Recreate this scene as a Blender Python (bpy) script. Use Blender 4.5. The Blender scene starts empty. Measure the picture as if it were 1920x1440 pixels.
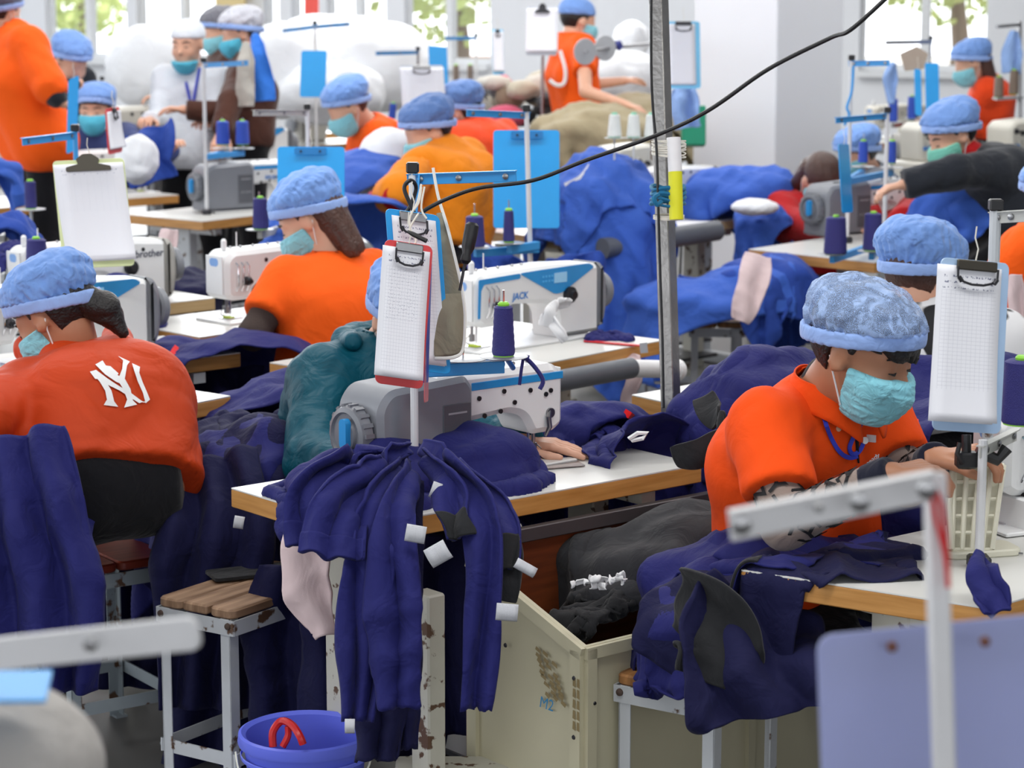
import bpy, math, random
import numpy as np
from mathutils import Vector, Matrix
from mathutils.bvhtree import BVHTree
random.seed(7); np.random.seed(7)
PI = math.pi; R = math.radians
SC = bpy.context.scene
COL = SC.collection

# ------------------------------------------------------------------ camera, sky, lights, exposure
FPX = 4400.0; EYE = 1.82; TH = math.atan(765 / FPX)
cth, sth = math.cos(TH), math.sin(TH)
cam_d = bpy.data.cameras.new('camera'); cam = bpy.data.objects.new('camera', cam_d); COL.objects.link(cam)
cam.location = (0, 0, EYE); cam.rotation_euler = (PI / 2 - TH, 0, 0)
cam_d.sensor_width = 36; cam_d.lens = FPX / 1920 * 36
cam_d.clip_start = .05; cam_d.clip_end = 300
cam_d.dof.use_dof = True; cam_d.dof.focus_distance = 4.75; cam_d.dof.aperture_fstop = 6.5
SC.camera = cam
SC.view_settings.view_transform = 'Standard'; SC.view_settings.look = 'None'
SC.view_settings.gamma = 1; SC.view_settings.use_curve_mapping = False
SC.view_settings.exposure = 0.0
SC.cycles.use_denoising = True
SC.cycles.max_bounces = 6; SC.cycles.transparent_max_bounces = 12
SC.cycles.sample_clamp_indirect = 4
w = bpy.data.worlds.new('world'); SC.world = w; w.use_nodes = True
bg = w.node_tree.nodes['Background']; bg.inputs[0].default_value = (.93, .96, 1, 1); bg.inputs[1].default_value = 3.0
def area(name, loc, rot, sx, sy, power, color=(1, 1, 1)):
    l = bpy.data.lights.new(name, 'AREA'); l.shape = 'RECTANGLE'; l.size = sx; l.size_y = sy
    l.energy = power; l.color = color
    o = bpy.data.objects.new(name, l); o.location = loc; o.rotation_euler = rot; COL.objects.link(o); return o
# daylight through the far windows and the side windows of the hall, tube lights under the ceiling
area('window_daylight', (-3.5, 21.0, 2.4), (R(-90), 0, R(-10)), 9, 3, 700, (.95, .98, 1))
area('side_window_daylight', (-9.5, 6, 2.6), (R(90), 0, R(-90)), 12, 2.6, 170, (.93, .97, 1))
area('rear_fill_light', (1.5, -4.5, 2.6), (R(90), 0, 0), 12, 2.4, 180, (.96, .98, 1))  # fill lamp added behind the camera; the wall there has no window
for k, y in enumerate((3.2, 7.2, 11.5, 16)):
    area('ceiling_tube_light', (0.2, y, 3.75), (0, 0, R(8)), 7, .5, (125, 135, 155, 190)[k], (1, .99, .96))

# ------------------------------------------------------------------ pixel helpers: a point of the photograph at a known height or depth
def ray(px, py):
    x = (px - 960) / FPX; y = -(py - 720) / FPX
    return Vector((x, y * sth + cth, y * cth - sth))
def W(px, py, z=.75):
    d = ray(px, py); t = (z - EYE) / d.z
    return Vector((d.x * t, d.y * t, z))
def V(px, py, dep):
    d = ray(px, py); return Vector((0, 0, EYE)) + d * dep
def depth(p): return p[1] * cth - (p[2] - EYE) * sth

# ------------------------------------------------------------------ materials
def lin(c):
    return tuple(((x / 255) / 12.92 if x / 255 <= .04045 else ((x / 255 + .055) / 1.055) ** 2.4) for x in c)
MATS = {}
def M(name, rgb=(200, 200, 200), rough=.5, metal=0, var=.08, scale=18, bump=0, bscale=200, alpha=1, spec=.5, trans=0, sheen=0, weave=0, rust=0, emit=0):
    if name in MATS: return MATS[name]
    m = bpy.data.materials.new(name); m.use_nodes = True; nt = m.node_tree; N = nt.nodes; L = nt.links
    b = N['Principled BSDF']; c = lin(rgb) + (1,)
    tc = N.new('ShaderNodeTexCoord')
    nz = N.new('ShaderNodeTexNoise'); nz.inputs['Scale'].default_value = scale; nz.inputs['Detail'].default_value = 3
    L.new(tc.outputs['Object'], nz.inputs['Vector'])
    mx = N.new('ShaderNodeMix'); mx.data_type = 'RGBA'
    mx.inputs[6].default_value = tuple(x * (1 - var) for x in c[:3]) + (1,)
    mx.inputs[7].default_value = tuple(min(1, x * (1 + var)) for x in c[:3]) + (1,)
    L.new(nz.outputs[0], mx.inputs[0]); out = mx.outputs[2]
    if rust:
        n2 = N.new('ShaderNodeTexNoise'); n2.inputs['Scale'].default_value = rust; n2.inputs['Detail'].default_value = 6
        L.new(tc.outputs['Object'], n2.inputs['Vector'])
        rp = N.new('ShaderNodeValToRGB'); rp.color_ramp.elements[0].position = .60; rp.color_ramp.elements[1].position = .635
        L.new(n2.outputs[0], rp.inputs[0])
        m2 = N.new('ShaderNodeMix'); m2.data_type = 'RGBA'; L.new(rp.outputs[0], m2.inputs[0]); L.new(out, m2.inputs[6])
        m2.inputs[7].default_value = lin((92, 66, 48)) + (1,); out = m2.outputs[2]
    L.new(out, b.inputs['Base Color'])
    b.inputs['Roughness'].default_value = rough; b.inputs['Metallic'].default_value = metal
    b.inputs['Alpha'].default_value = alpha; b.inputs['Specular IOR Level'].default_value = spec
    b.inputs['Transmission Weight'].default_value = trans
    if sheen: b.inputs['Sheen Weight'].default_value = sheen; b.inputs['Sheen Roughness'].default_value = .5
    if emit: b.inputs['Emission Color'].default_value = c; b.inputs['Emission Strength'].default_value = emit
    if bump:
        n3 = N.new('ShaderNodeTexNoise'); n3.inputs['Scale'].default_value = bscale; n3.inputs['Detail'].default_value = 2
        L.new(tc.outputs['Object'], n3.inputs['Vector'])
        bp = N.new('ShaderNodeBump'); bp.inputs['Strength'].default_value = bump; bp.inputs['Distance'].default_value = .01
        L.new(n3.outputs[0], bp.inputs['Height']); L.new(bp.outputs[0], b.inputs['Normal'])
    MATS[name] = m; return m
def fabric(name, rgb, rough=.85, sheen=.15, var=.12, fold=.35, fscale=14):
    """cloth: soft variation, soft creases and a fine weave as relief"""
    if name in MATS: return MATS[name]
    m = M(name, rgb, rough, 0, var, 9, 0, sheen=sheen, spec=.25); nt = m.node_tree; N = nt.nodes; L = nt.links
    tc = N.new('ShaderNodeTexCoord')
    nz = N.new('ShaderNodeTexNoise'); nz.inputs['Scale'].default_value = fscale; nz.inputs['Detail'].default_value = 3; nz.inputs['Distortion'].default_value = .9
    L.new(tc.outputs['Object'], nz.inputs['Vector'])
    n2 = N.new('ShaderNodeTexNoise'); n2.inputs['Scale'].default_value = 420; L.new(tc.outputs['Object'], n2.inputs['Vector'])
    b1 = N.new('ShaderNodeBump'); b1.inputs['Strength'].default_value = fold; b1.inputs['Distance'].default_value = .03
    L.new(nz.outputs[0], b1.inputs['Height'])
    b2 = N.new('ShaderNodeBump'); b2.inputs['Strength'].default_value = .15; b2.inputs['Distance'].default_value = .002
    L.new(n2.outputs[0], b2.inputs['Height']); L.new(b1.outputs[0], b2.inputs['Normal'])
    L.new(b2.outputs[0], N['Principled BSDF'].inputs['Normal'])
    return m
def wood(name, ca, cb, sc=(3, 40, 40), rough=.5):
    if name in MATS: return MATS[name]
    m = bpy.data.materials.new(name); m.use_nodes = True; nt = m.node_tree; N = nt.nodes; L = nt.links
    tc = N.new('ShaderNodeTexCoord'); mp = N.new('ShaderNodeMapping'); mp.inputs['Scale'].default_value = sc
    nz = N.new('ShaderNodeTexNoise'); nz.inputs['Scale'].default_value = 1.5; nz.inputs['Detail'].default_value = 6
    L.new(tc.outputs['Object'], mp.inputs[0]); L.new(mp.outputs[0], nz.inputs['Vector'])
    rp = N.new('ShaderNodeValToRGB'); rp.color_ramp.elements[0].position = .3; rp.color_ramp.elements[1].position = .7
    rp.color_ramp.elements[0].color = lin(ca) + (1,); rp.color_ramp.elements[1].color = lin(cb) + (1,)
    L.new(nz.outputs[0], rp.inputs[0]); L.new(rp.outputs[0], N['Principled BSDF'].inputs['Base Color'])
    N['Principled BSDF'].inputs['Roughness'].default_value = rough
    MATS[name] = m; return m

# ------------------------------------------------------------------ objects
def tag(o, label=None, cat=None, group=None, kind=None):
    if label: o['label'] = label
    if cat: o['category'] = cat
    if group: o['group'] = group
    if kind: o['kind'] = kind
    return o
def thing(name, label, cat, loc=(0, 0, 0), rz=0, group=None):
    o = bpy.data.objects.new(name, None); COL.objects.link(o); o.empty_display_size = .05
    o.location = loc; o.rotation_euler = (0, 0, rz); tag(o, label, cat, group); return o
def link(name, me, mat, parent=None):
    o = bpy.data.objects.new(name, me); COL.objects.link(o)
    for m in (mat if isinstance(mat, (list, tuple)) else [mat]): me.materials.append(m)
    if parent is not None: o.parent = parent
    return o
def kids(o): return [c for c in COL.objects if c.parent == o]
def copy_tree(o, parent=None):
    c = o.copy(); COL.objects.link(c)
    if parent is not None: c.parent = parent
    for ch in kids(o): copy_tree(ch, c)
    return c

class MB:
    """collects primitive shapes into one mesh"""
    def __init__(s): s.v = []; s.f = []; s.mi = []; s.cur = 0
    def add(s, vs, fs, T=None):
        n = len(s.v)
        if T is not None: vs = [T @ Vector(v) for v in vs]
        s.v += [tuple(v) for v in vs]; s.f += [tuple(i + n for i in f) for f in fs]; s.mi += [s.cur] * len(fs); return s
    def box(s, c, size, T=None, rz=0, ch=0):
        x, y, z = (a / 2 for a in size)
        if ch:
            poly = [(-x + ch, -y), (x - ch, -y), (x, -y + ch), (x, y - ch), (x - ch, y), (-x + ch, y), (-x, y - ch), (-x, -y + ch)]
            P = Matrix.Translation(c) @ Matrix.Rotation(rz, 4, 'Z')
            if T is not None: P = T @ P
            return s.prism(poly, -z, z, P, ch)
        vs = [(i, j, k) for k in (-z, z) for j in (-y, y) for i in (-x, x)]
        P = Matrix.Translation(c) @ Matrix.Rotation(rz, 4, 'Z')
        if T is not None: P = T @ P
        return s.add(vs, [(0, 2, 3, 1), (4, 5, 7, 6), (0, 1, 5, 4), (1, 3, 7, 5), (3, 2, 6, 7), (2, 0, 4, 6)], P)
    def prism(s, poly, z0, z1, T=None, ch=0):
        """poly (counter-clockwise) extruded; ch = chamfer of top and bottom edge"""
        n = len(poly); cx = sum(p[0] for p in poly) / n; cy = sum(p[1] for p in poly) / n
        def inset(d):
            out = []
            for i in range(n):
                p0, p1, p2 = Vector(poly[i - 1]), Vector(poly[i]), Vector(poly[(i + 1) % n])
                a = (p1 - p0); b = (p2 - p1)
                if a.length < 1e-9 or b.length < 1e-9: out.append(tuple(p1)); continue
                a.normalize(); b.normalize(); na = Vector((-a.y, a.x)); nb = Vector((-b.y, b.x)); m = na + nb
                if m.length < 1e-6: out.append(tuple(p1)); continue
                m.normalize(); out.append(tuple(p1 + m * (d / max(.4, m.dot(na)))))
            return out
        if ch:
            ins = inset(ch); rings = [(ins, z0), (poly, z0 + ch), (poly, z1 - ch), (ins, z1)]
        else: rings = [(poly, z0), (poly, z1)]
        vs = [(x, y, z) for r_, z in rings for x, y in r_]; fs = []
        for k in range(len(rings) - 1):
            for i in range(n):
                j = (i + 1) % n; fs.append((k * n + i, k * n + j, (k + 1) * n + j, (k + 1) * n + i))
        fs.append(tuple(range(n - 1, -1, -1))); fs.append(tuple((len(rings) - 1) * n + i for i in range(n)))
        return s.add(vs, fs, T)
    def tube(s, pts, r, n=8, cap=True, closed=False):
        pts = [Vector(p) for p in pts]; m = len(pts); rs = r if isinstance(r, (list, tuple)) else [r] * m
        vs = []; fs = []; up = None
        for i, p in enumerate(pts):
            if closed: t = pts[(i + 1) % m] - pts[i - 1]
            else: t = pts[min(i + 1, m - 1)] - pts[max(i - 1, 0)]
            if t.length < 1e-9: t = Vector((0, 0, 1))
            t.normalize()
            if up is None: up = Vector((0, 0, 1)) if abs(t.z) < .9 else Vector((1, 0, 0))
            a = t.cross(up)
            if a.length < 1e-6: a = t.orthogonal()
            a.normalize(); b = a.cross(t); up = b
            for k in range(n):
                q = 2 * PI * k / n; vs.append(p + a * (math.cos(q) * rs[i]) + b * (math.sin(q) * rs[i]))
        for i in range(m if closed else m - 1):
            for k in range(n):
                l = (k + 1) % n; i2 = (i + 1) % m
                fs.append((i * n + k, i2 * n + k, i2 * n + l, i * n + l))
        if cap and not closed:
            fs.append(tuple(range(n))); fs.append(tuple((m - 1) * n + k for k in range(n - 1, -1, -1)))
        return s.add(vs, fs)
    def bar(s, a, b, wd, ht, up=(0, 0, 1), ch=0):
        """rectangular bar between two points: wd sideways, ht along up"""
        a, b = Vector(a), Vector(b); t = (b - a); ln = t.length; t.normalize(); u = Vector(up)
        sd = t.cross(u); sd = sd.normalized() if sd.length > 1e-6 else t.orthogonal().normalized(); u = sd.cross(t)
        T = Matrix(((t.x, sd.x, u.x, (a.x + b.x) / 2), (t.y, sd.y, u.y, (a.y + b.y) / 2), (t.z, sd.z, u.z, (a.z + b.z) / 2), (0, 0, 0, 1)))
        return s.box((0, 0, 0), (ln, wd, ht), T, ch=ch)
    def lathe(s, prof, n=24, T=None, cap=True):
        vs = []; fs = []; m = len(prof)
        for r_, z in prof:
            for k in range(n): q = 2 * PI * k / n; vs.append((r_ * math.cos(q), r_ * math.sin(q), z))
        for i in range(m - 1):
            for k in range(n):
                l = (k + 1) % n; fs.append((i * n + k, i * n + l, (i + 1) * n + l, (i + 1) * n + k))
        if cap: fs.append(tuple(range(n - 1, -1, -1))); fs.append(tuple((m - 1) * n + k for k in range(n)))
        return s.add(vs, fs, T)
    def build(s, name, mat, parent=None, sharp=35, world=False, smooth=True):
        vs = s.v
        if world and parent is not None:
            p = parent.location; vs = [(a - p.x, b - p.y, c - p.z) for a, b, c in vs]
        me = bpy.data.meshes.new(name); me.from_pydata(vs, [], s.f); 
        if smooth:
            me.shade_smooth(); me.set_sharp_from_angle(angle=R(sharp))
        if isinstance(mat, (list, tuple)): me.polygons.foreach_set('material_index', s.mi)
        return link(name, me, mat, parent)
def frame(o, x, y, z=None):
    """matrix with origin o, x axis x, y axis near y"""
    x = Vector(x).normalized(); z_ = x.cross(Vector(y)).normalized(); y = z_.cross(x)
    return Matrix(((x.x, y.x, z_.x, o[0]), (x.y, y.y, z_.y, o[1]), (x.z, y.z, z_.z, o[2]), (0, 0, 0, 1)))
def axis(o, z):
    z = Vector(z).normalized(); a = z.orthogonal().normalized(); b = z.cross(a)
    return Matrix(((a.x, b.x, z.x, o[0]), (a.y, b.y, z.y, o[1]), (a.z, b.z, z.z, o[2]), (0, 0, 0, 1)))
def rrect(x0, y0, x1, y1, r, n=4):
    out = []
    for cx, cy, a0 in ((x1 - r, y1 - r, 0), (x0 + r, y1 - r, 90), (x0 + r, y0 + r, 180), (x1 - r, y0 + r, 270)):
        for k in range(n + 1): a = R(a0 + 90 * k / n); out.append((cx + r * math.cos(a), cy + r * math.sin(a)))
    return out
def spline(pts, n=8):
    pts = [Vector(p) for p in pts]; out = []
    P = [pts[0]] + pts + [pts[-1]]
    for i in range(1, len(P) - 2):
        for k in range(n):
            t = k / n; a, b, c, d = P[i - 1], P[i], P[i + 1], P[i + 2]
            out.append(.5 * ((2 * b) + (c - a) * t + (2 * a - 5 * b + 4 * c - d) * t * t + (3 * b - a - 3 * c + d) * t ** 3))
    return out + [pts[-1]]
_txt = {}
def text_shape(s, size, bold=0, shear=0):
    key = (s, size, bold, shear)
    if key not in _txt:
        c = bpy.data.curves.new('lettering', 'FONT'); c.body = s; c.size = size; c.offset = bold; c.shear = shear
        c.align_x = 'CENTER'; c.align_y = 'CENTER'; c.resolution_u = 2
        o = bpy.data.objects.new('lettering', c); COL.objects.link(o); dg = bpy.context.evaluated_depsgraph_get()
        me = o.evaluated_get(dg).to_mesh(); _txt[key] = ([tuple(v.co) for v in me.vertices], [tuple(p.vertices) for p in me.polygons])
        o.evaluated_get(dg).to_mesh_clear(); bpy.data.objects.remove(o); bpy.data.curves.remove(c)
    return _txt[key]
def lettering(s, size, T, mat, parent, name='lettering', bold=0, shear=0):
    v, f = text_shape(s, size, bold, shear); mb = MB(); mb.add(v, f, T); return mb.build(name, mat, parent, smooth=False)
# ------------------------------------------------------------------ smooth bodies: implicit surface -> one continuous mesh
f32 = np.float32
def A3(v): return np.array(tuple(v), f32)
def smin(a, b, k):
    h = np.clip(.5 + .5 * (b - a) / k, 0, 1); return b + (a - b) * h - k * h * (1 - h)
def d_cone(P, a, b, r1, r2, sc=None, ax=None):
    """tapered capsule; sc<1 along ax makes it wider sideways"""
    a, b = A3(a), A3(b); ba = b - a; pa = P - a
    if ax is not None:
        ax = A3(ax); t = pa @ ax; pa = pa + np.outer(t * (sc - 1), ax).astype(f32); tb = float(ba @ ax); ba = ba + ax * tb * (sc - 1)
    h = np.clip((pa @ ba) / max(1e-9, float(ba @ ba)), 0, 1)
    return np.sqrt(((pa - h[:, None] * ba) ** 2).sum(1)) - (r1 + (r2 - r1) * h)
def d_ell(P, c, M3, rad):
    q = (P - A3(c)) @ np.array(M3, f32).T; rad = np.array(rad, f32)
    k0 = np.sqrt(((q / rad) ** 2).sum(1)); k1 = np.sqrt(((q / rad ** 2) ** 2).sum(1)) + 1e-6
    return k0 * (k0 - 1) / k1
def waves(P, seed, freq, n=5, stretch=None):
    rs = np.random.RandomState(seed); out = np.zeros(len(P), f32); Q = P if stretch is None else P * np.array(stretch, f32)
    for i in range(n):
        d = rs.normal(size=3); d /= np.linalg.norm(d); k = freq * rs.uniform(.6, 1.6); ph = rs.uniform(0, 6.28)
        d2 = rs.normal(size=3); out += np.sin((Q @ (d * k).astype(f32)) + ph + 1.4 * np.sin(Q @ (d2 * freq * .45).astype(f32) + ph * 2))
    return out / n
def creases(P, seed, freq, n=4):
    """sharp-ish folds: ridged waves"""
    rs = np.random.RandomState(seed); out = np.zeros(len(P), f32)
    for i in range(n):
        d = rs.normal(size=3); d /= np.linalg.norm(d); k = freq * rs.uniform(.6, 1.5); d2 = rs.normal(size=3); ph = rs.uniform(0, 6.28)
        s = np.sin((P @ (d * k).astype(f32)) + ph + 1.8 * np.sin(P @ (d2 * freq * .4).astype(f32) + ph))
        out += (1 - np.abs(s)) ** 2 - .33
    return out / n * 1.6
def nets(fn, lo, hi, h):
    lo = np.array(lo, float); n = np.maximum(4, np.ceil((np.array(hi) - lo) / h).astype(int) + 1)
    ax = [lo[i] + h * np.arange(n[i]) for i in range(3)]
    G = np.stack(np.meshgrid(*ax, indexing='ij'), -1).reshape(-1, 3).astype(f32)
    D = np.empty(len(G), f32)
    for k in range(0, len(G), 400000): D[k:k + 400000] = fn(G[k:k + 400000])
    D = D.reshape(n)
    D[0] = D[-1] = 1; D[:, 0] = D[:, -1] = 1; D[:, :, 0] = D[:, :, -1] = 1
    S = D < 0; c = n - 1
    cnt = np.zeros(c, int)
    for i in (0, 1):
        for j in (0, 1):
            for k in (0, 1): cnt += S[i:i + c[0], j:j + c[1], k:k + c[2]]
    act = (cnt > 0) & (cnt < 8); idx = -np.ones(c, int); ids = np.argwhere(act); idx[act] = np.arange(len(ids))
    if not len(ids): return np.zeros((0, 3)), np.zeros((0, 4), int)
    acc = np.zeros((len(ids), 3)); num = np.zeros(len(ids))
    corners = [(0, 0, 0), (1, 0, 0), (0, 1, 0), (0, 0, 1), (1, 1, 0), (1, 0, 1), (0, 1, 1), (1, 1, 1)]
    for a in corners:
        for d in range(3):
            if a[d]: continue
            b = list(a); b[d] = 1
            ia = ids + a; ib = ids + b; da = D[tuple(ia.T)]; db = D[tuple(ib.T)]; m = (da < 0) != (db < 0)
            t = np.where(m, da / np.where(m, da - db, 1), 0); p = ia.astype(float); p[:, d] += t
            acc += p * m[:, None]; num += m
    V_ = lo + acc / num[:, None] * h
    F = []
    for d in range(3):
        u, v = (d + 1) % 3, (d + 2) % 3
        sl = [slice(1, c[i]) for i in range(3)]; sl[d] = slice(0, c[d]); sh = list(sl); sh[d] = slice(1, c[d] + 1)
        A_, B_ = S[tuple(sl)], S[tuple(sh)]; m = A_ != B_; e = np.argwhere(m)
        off = [1, 1, 1]; off[d] = 0; e = e + off
        flip = ~A_[m]
        def cell(du, dv):
            q = e.copy(); q[:, u] -= du; q[:, v] -= dv; return idx[tuple(q.T)]
        quad = np.stack([cell(1, 1), cell(0, 1), cell(0, 0), cell(1, 0)], 1)
        quad[flip] = quad[flip][:, ::-1]; F.append(quad)
    F = np.concatenate(F); F = F[(F >= 0).all(1)]
    return V_, F
def np_mesh(name, v, f, mat, parent=None, world=True, smooth=True, relax=0, uv=None):
    v = np.asarray(v, float)
    if relax:
        e = np.concatenate([f[:, [0, 1]], f[:, [1, 2]], f[:, [2, 3]], f[:, [3, 0]]])
        for _ in range(relax):
            a = np.zeros_like(v); n = np.zeros(len(v))
            np.add.at(a, e[:, 0], v[e[:, 1]]); np.add.at(n, e[:, 0], 1); np.add.at(a, e[:, 1], v[e[:, 0]]); np.add.at(n, e[:, 1], 1)
            v = v * .5 + .5 * a / np.maximum(n, 1)[:, None]
    if world and parent is not None: v = v - np.array(parent.location)
    me = bpy.data.meshes.new(name); me.vertices.add(len(v)); me.vertices.foreach_set('co', v.ravel().astype(f32))
    k = f.shape[1]; me.loops.add(f.size); me.loops.foreach_set('vertex_index', f.ravel().astype(np.int32))
    me.polygons.add(len(f)); me.polygons.foreach_set('loop_start', np.arange(0, f.size, k, dtype=np.int32))
    me.polygons.foreach_set('loop_total', np.full(len(f), k, np.int32))
    me.update(calc_edges=True); me.validate()
    if smooth: me.shade_smooth()
    if uv is not None:
        l = me.uv_layers.new(name='uv'); l.data.foreach_set('uv', np.asarray(uv)[f.ravel()].ravel().astype(f32))
    return link(name, me, mat, parent)
def sdf(name, fn, lo, hi, h, mat, parent=None, relax=1, world=True):
    v, f = nets(fn, lo, hi, h); return np_mesh(name, v, f, mat, parent, world, relax=relax)

# ------------------------------------------------------------------ cloth: particles relaxed over what they lie on
def push(X, XP, col, fr=.6):
    hit = np.zeros(len(X), bool)
    for c in col:
        k = c[0]
        if k == 'ell':
            q = (X - c[1]) / c[2]; l = np.sqrt((q ** 2).sum(1)); m = l < 1.25
            if m.any():
                dq = q[m] / np.maximum(l[m], 1e-4)[:, None]; w_ = c[1][0] * 7; lim = 1 + .13 * np.sin(5.1 * dq[:, 0] + w_ + 2 * np.sin(3.3 * dq[:, 1] + w_)) * np.sin(4.3 * dq[:, 2] + 3.7 * dq[:, 1] + w_)
                i = np.where(m)[0][l[m] < lim]; k_ = l[m] < lim
                X[i] = c[1] + dq[k_] * lim[k_][:, None] * c[2]; hit[i] = True
        elif k == 'cap':
            a, b, r = c[1], c[2], c[3]; ba = b - a; h = np.clip((X - a) @ ba / (ba @ ba), 0, 1); p = a + h[:, None] * ba; d = X - p
            l = np.sqrt((d ** 2).sum(1)); m = l < r
            if m.any(): X[m] = p[m] + d[m] / np.maximum(l[m], 1e-4)[:, None] * r; hit |= m
        elif k == 'z':
            m = X[:, 2] < c[1]; X[m, 2] = c[1]; hit |= m
        elif k == 'poly':            # convex tabletop: outline, z0, z1
            P, z0, z1 = c[1], c[2], c[3]; ds = []
            for i in range(len(P)):
                a, b = P[i], P[(i + 1) % len(P)]; t = (b - a) / np.linalg.norm(b - a); ds.append((X[:, 0] - a[0]) * t[1] - (X[:, 1] - a[1]) * t[0])
            D = np.stack(ds + [X[:, 2] - z1, z0 - X[:, 2]], 1); m = (D < 0).all(1)
            if m.any():
                E = D[m].copy(); E[:, -1] -= 9; E[:, -2] += .07; j = E.argmax(1); Y = X[m]
                for i in range(len(P)):
                    a, b = P[i], P[(i + 1) % len(P)]; t = (b - a) / np.linalg.norm(b - a); nn = np.array([t[1], -t[0], 0]); s = j == i
                    Y[s] -= nn * D[m][s, i][:, None]
                s = j == len(P); Y[s, 2] = z1
                s = j == len(P) + 1; Y[s, 2] = z0
                X[m] = Y; hit |= m
    mv = (X[hit] - XP[hit]) * fr; mv[:, 2] = 0; X[hit] -= mv; XP[hit] = X[hit]
def relax_cloth(X0, rest, col=(), pin=None, iters=160, g=.0006, damp=.93, stiff=3, bend=.25, seed=1, fr=.6):
    n, m = X0.shape[:2]; X = X0.astype(float).copy(); XP = X.copy(); rx, ry = rest
    Xf = X.reshape(-1, 3); XPf = XP.reshape(-1, 3)
    free = np.ones((n, m, 1)) if pin is None else (1 - pin.astype(float))[:, :, None]
    keep = X.copy()
    def con(a, b, L, k):
        d = X[b] - X[a]; l = np.sqrt((d ** 2).sum(-1, keepdims=True)) + 1e-9; c = d * ((l - L) / l * (.5 * k)); X[a] += c; X[b] -= c
    s = slice
    sets = []
    for o in (0, 1):
        e = n - 1 - (n - 1 - o) % 2; sets.append(((s(o, e, 2), s(None)), (s(o + 1, e + 1, 2), s(None)), rx, 1.))
        e = m - 1 - (m - 1 - o) % 2; sets.append(((s(None), s(o, e, 2)), (s(None), s(o + 1, e + 1, 2)), ry, 1.))
    dg = math.hypot(rx, ry)
    for o in (0, 1):
        e = n - 1 - (n - 1 - o) % 2
        sets.append(((s(o, e, 2), s(0, m - 1)), (s(o + 1, e + 1, 2), s(1, m)), dg, .35)); sets.append(((s(o, e, 2), s(1, m)), (s(o + 1, e + 1, 2), s(0, m - 1)), dg, .35))
    if bend:
        for o in (0, 1, 2, 3):
            a = np.arange(o, n - 2, 4); sets.append(((a,), (a + 2,), 2 * rx, bend))
            a = np.arange(o, m - 2, 4); sets.append(((s(None), a), (s(None), a + 2), 2 * ry, bend))
    for it in range(iters):
        vel = (X - XP) * damp; XP[:] = X; X += vel * free; X[..., 2] -= g * free[..., 0]
        for _ in range(stiff):
            for a, b, L, k in sets: con(a, b, L, k)
            if pin is not None: X = X * free + keep * (1 - free) ; Xf = X.reshape(-1, 3)
        Xf = X.reshape(-1, 3); XPf = XP.reshape(-1, 3); push(Xf, XPf, col, fr)
    return X
def grid_faces(n, m):
    i = np.arange(n * m).reshape(n, m); return np.stack([i[:-1, :-1].ravel(), i[1:, :-1].ravel(), i[1:, 1:].ravel(), i[:-1, 1:].ravel()], 1)
def cloth_obj(name, X, mat, parent=None, thick=.004, sub=1, world=True):
    n, m = X.shape[:2]; uv = np.stack(np.meshgrid(np.linspace(0, 1, n), np.linspace(0, 1, m), indexing='ij'), -1).reshape(-1, 2)
    o = np_mesh(name, X.reshape(-1, 3), grid_faces(n, m), mat, parent, world, uv=uv)
    if sub: md = o.modifiers.new('subdivision', 'SUBSURF'); md.levels = sub; md.render_levels = sub
    md = o.modifiers.new('solid', 'SOLIDIFY'); md.thickness = thick; md.offset = 0
    return o
def origin_to(o, p):
    """move the object's origin to p without moving its mesh"""
    me = o.data; n = len(me.vertices); a = np.empty(n * 3, f32); me.vertices.foreach_get('co', a); a = a.reshape(-1, 3) + np.array(o.location, f32) - np.array(p, f32)
    me.vertices.foreach_set('co', a.ravel()); o.location = p; me.update()
# ------------------------------------------------------------------ palette
white_paint = M('white_paint', (226, 228, 232), .5, bump=.04, bscale=60)
wall_paint = M('wall_paint', (232, 234, 238), .7, var=.03, scale=2)
laminate = M('laminate', (222, 222, 218), .28, var=.05, scale=5)
edge_wood = wood('edge_wood', (176, 122, 58), (205, 150, 84), (4, 4, 60), .45)
edge_pale = wood('edge_pale', (190, 160, 112), (210, 182, 136), (4, 4, 60), .5)
leg_cream = M('leg_cream', (196, 194, 182), .5, rust=26)
leg_white = M('leg_white', (190, 194, 198), .5, rust=17)
steel = M('steel', (150, 150, 152), .3, 1, .15, 30)
dark_steel = M('dark_steel', (60, 60, 64), .4, .8)
chrome = M('chrome', (215, 215, 220), .12, 1)
black_plastic = M('black_plastic', (22, 22, 25), .4)
white_plastic = M('white_plastic', (232, 233, 235), .35, var=.03)
machine_white = M('machine_white', (226, 227, 228), .3, var=.03)
machine_beige = M('machine_beige', (205, 202, 192), .4, var=.05)
machine_grey = M('machine_grey', (128, 131, 138), .45, var=.05)
machine_blue = M('machine_blue', (38, 142, 208), .35)
arm_blue = M('arm_blue', (52, 148, 216), .4, rust=0)
arm_grey = M('arm_grey', (186, 186, 182), .45, rust=0)
arm_white = M('arm_white', (214, 214, 216), .45)
cyan_board = M('cyan_board', (0, 152, 226), .3, var=.04, spec=.6)
pale_board = M('pale_board', (168, 196, 228), .35)
green_cap = M('green_cap', (140, 210, 60), .5)
red_plastic = M('red_plastic', (200, 22, 26), .35)

def floor_material():
    m = M('floor_terrazzo', (104, 102, 100), .35, var=.12, scale=3, bump=.02)
    return m
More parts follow.
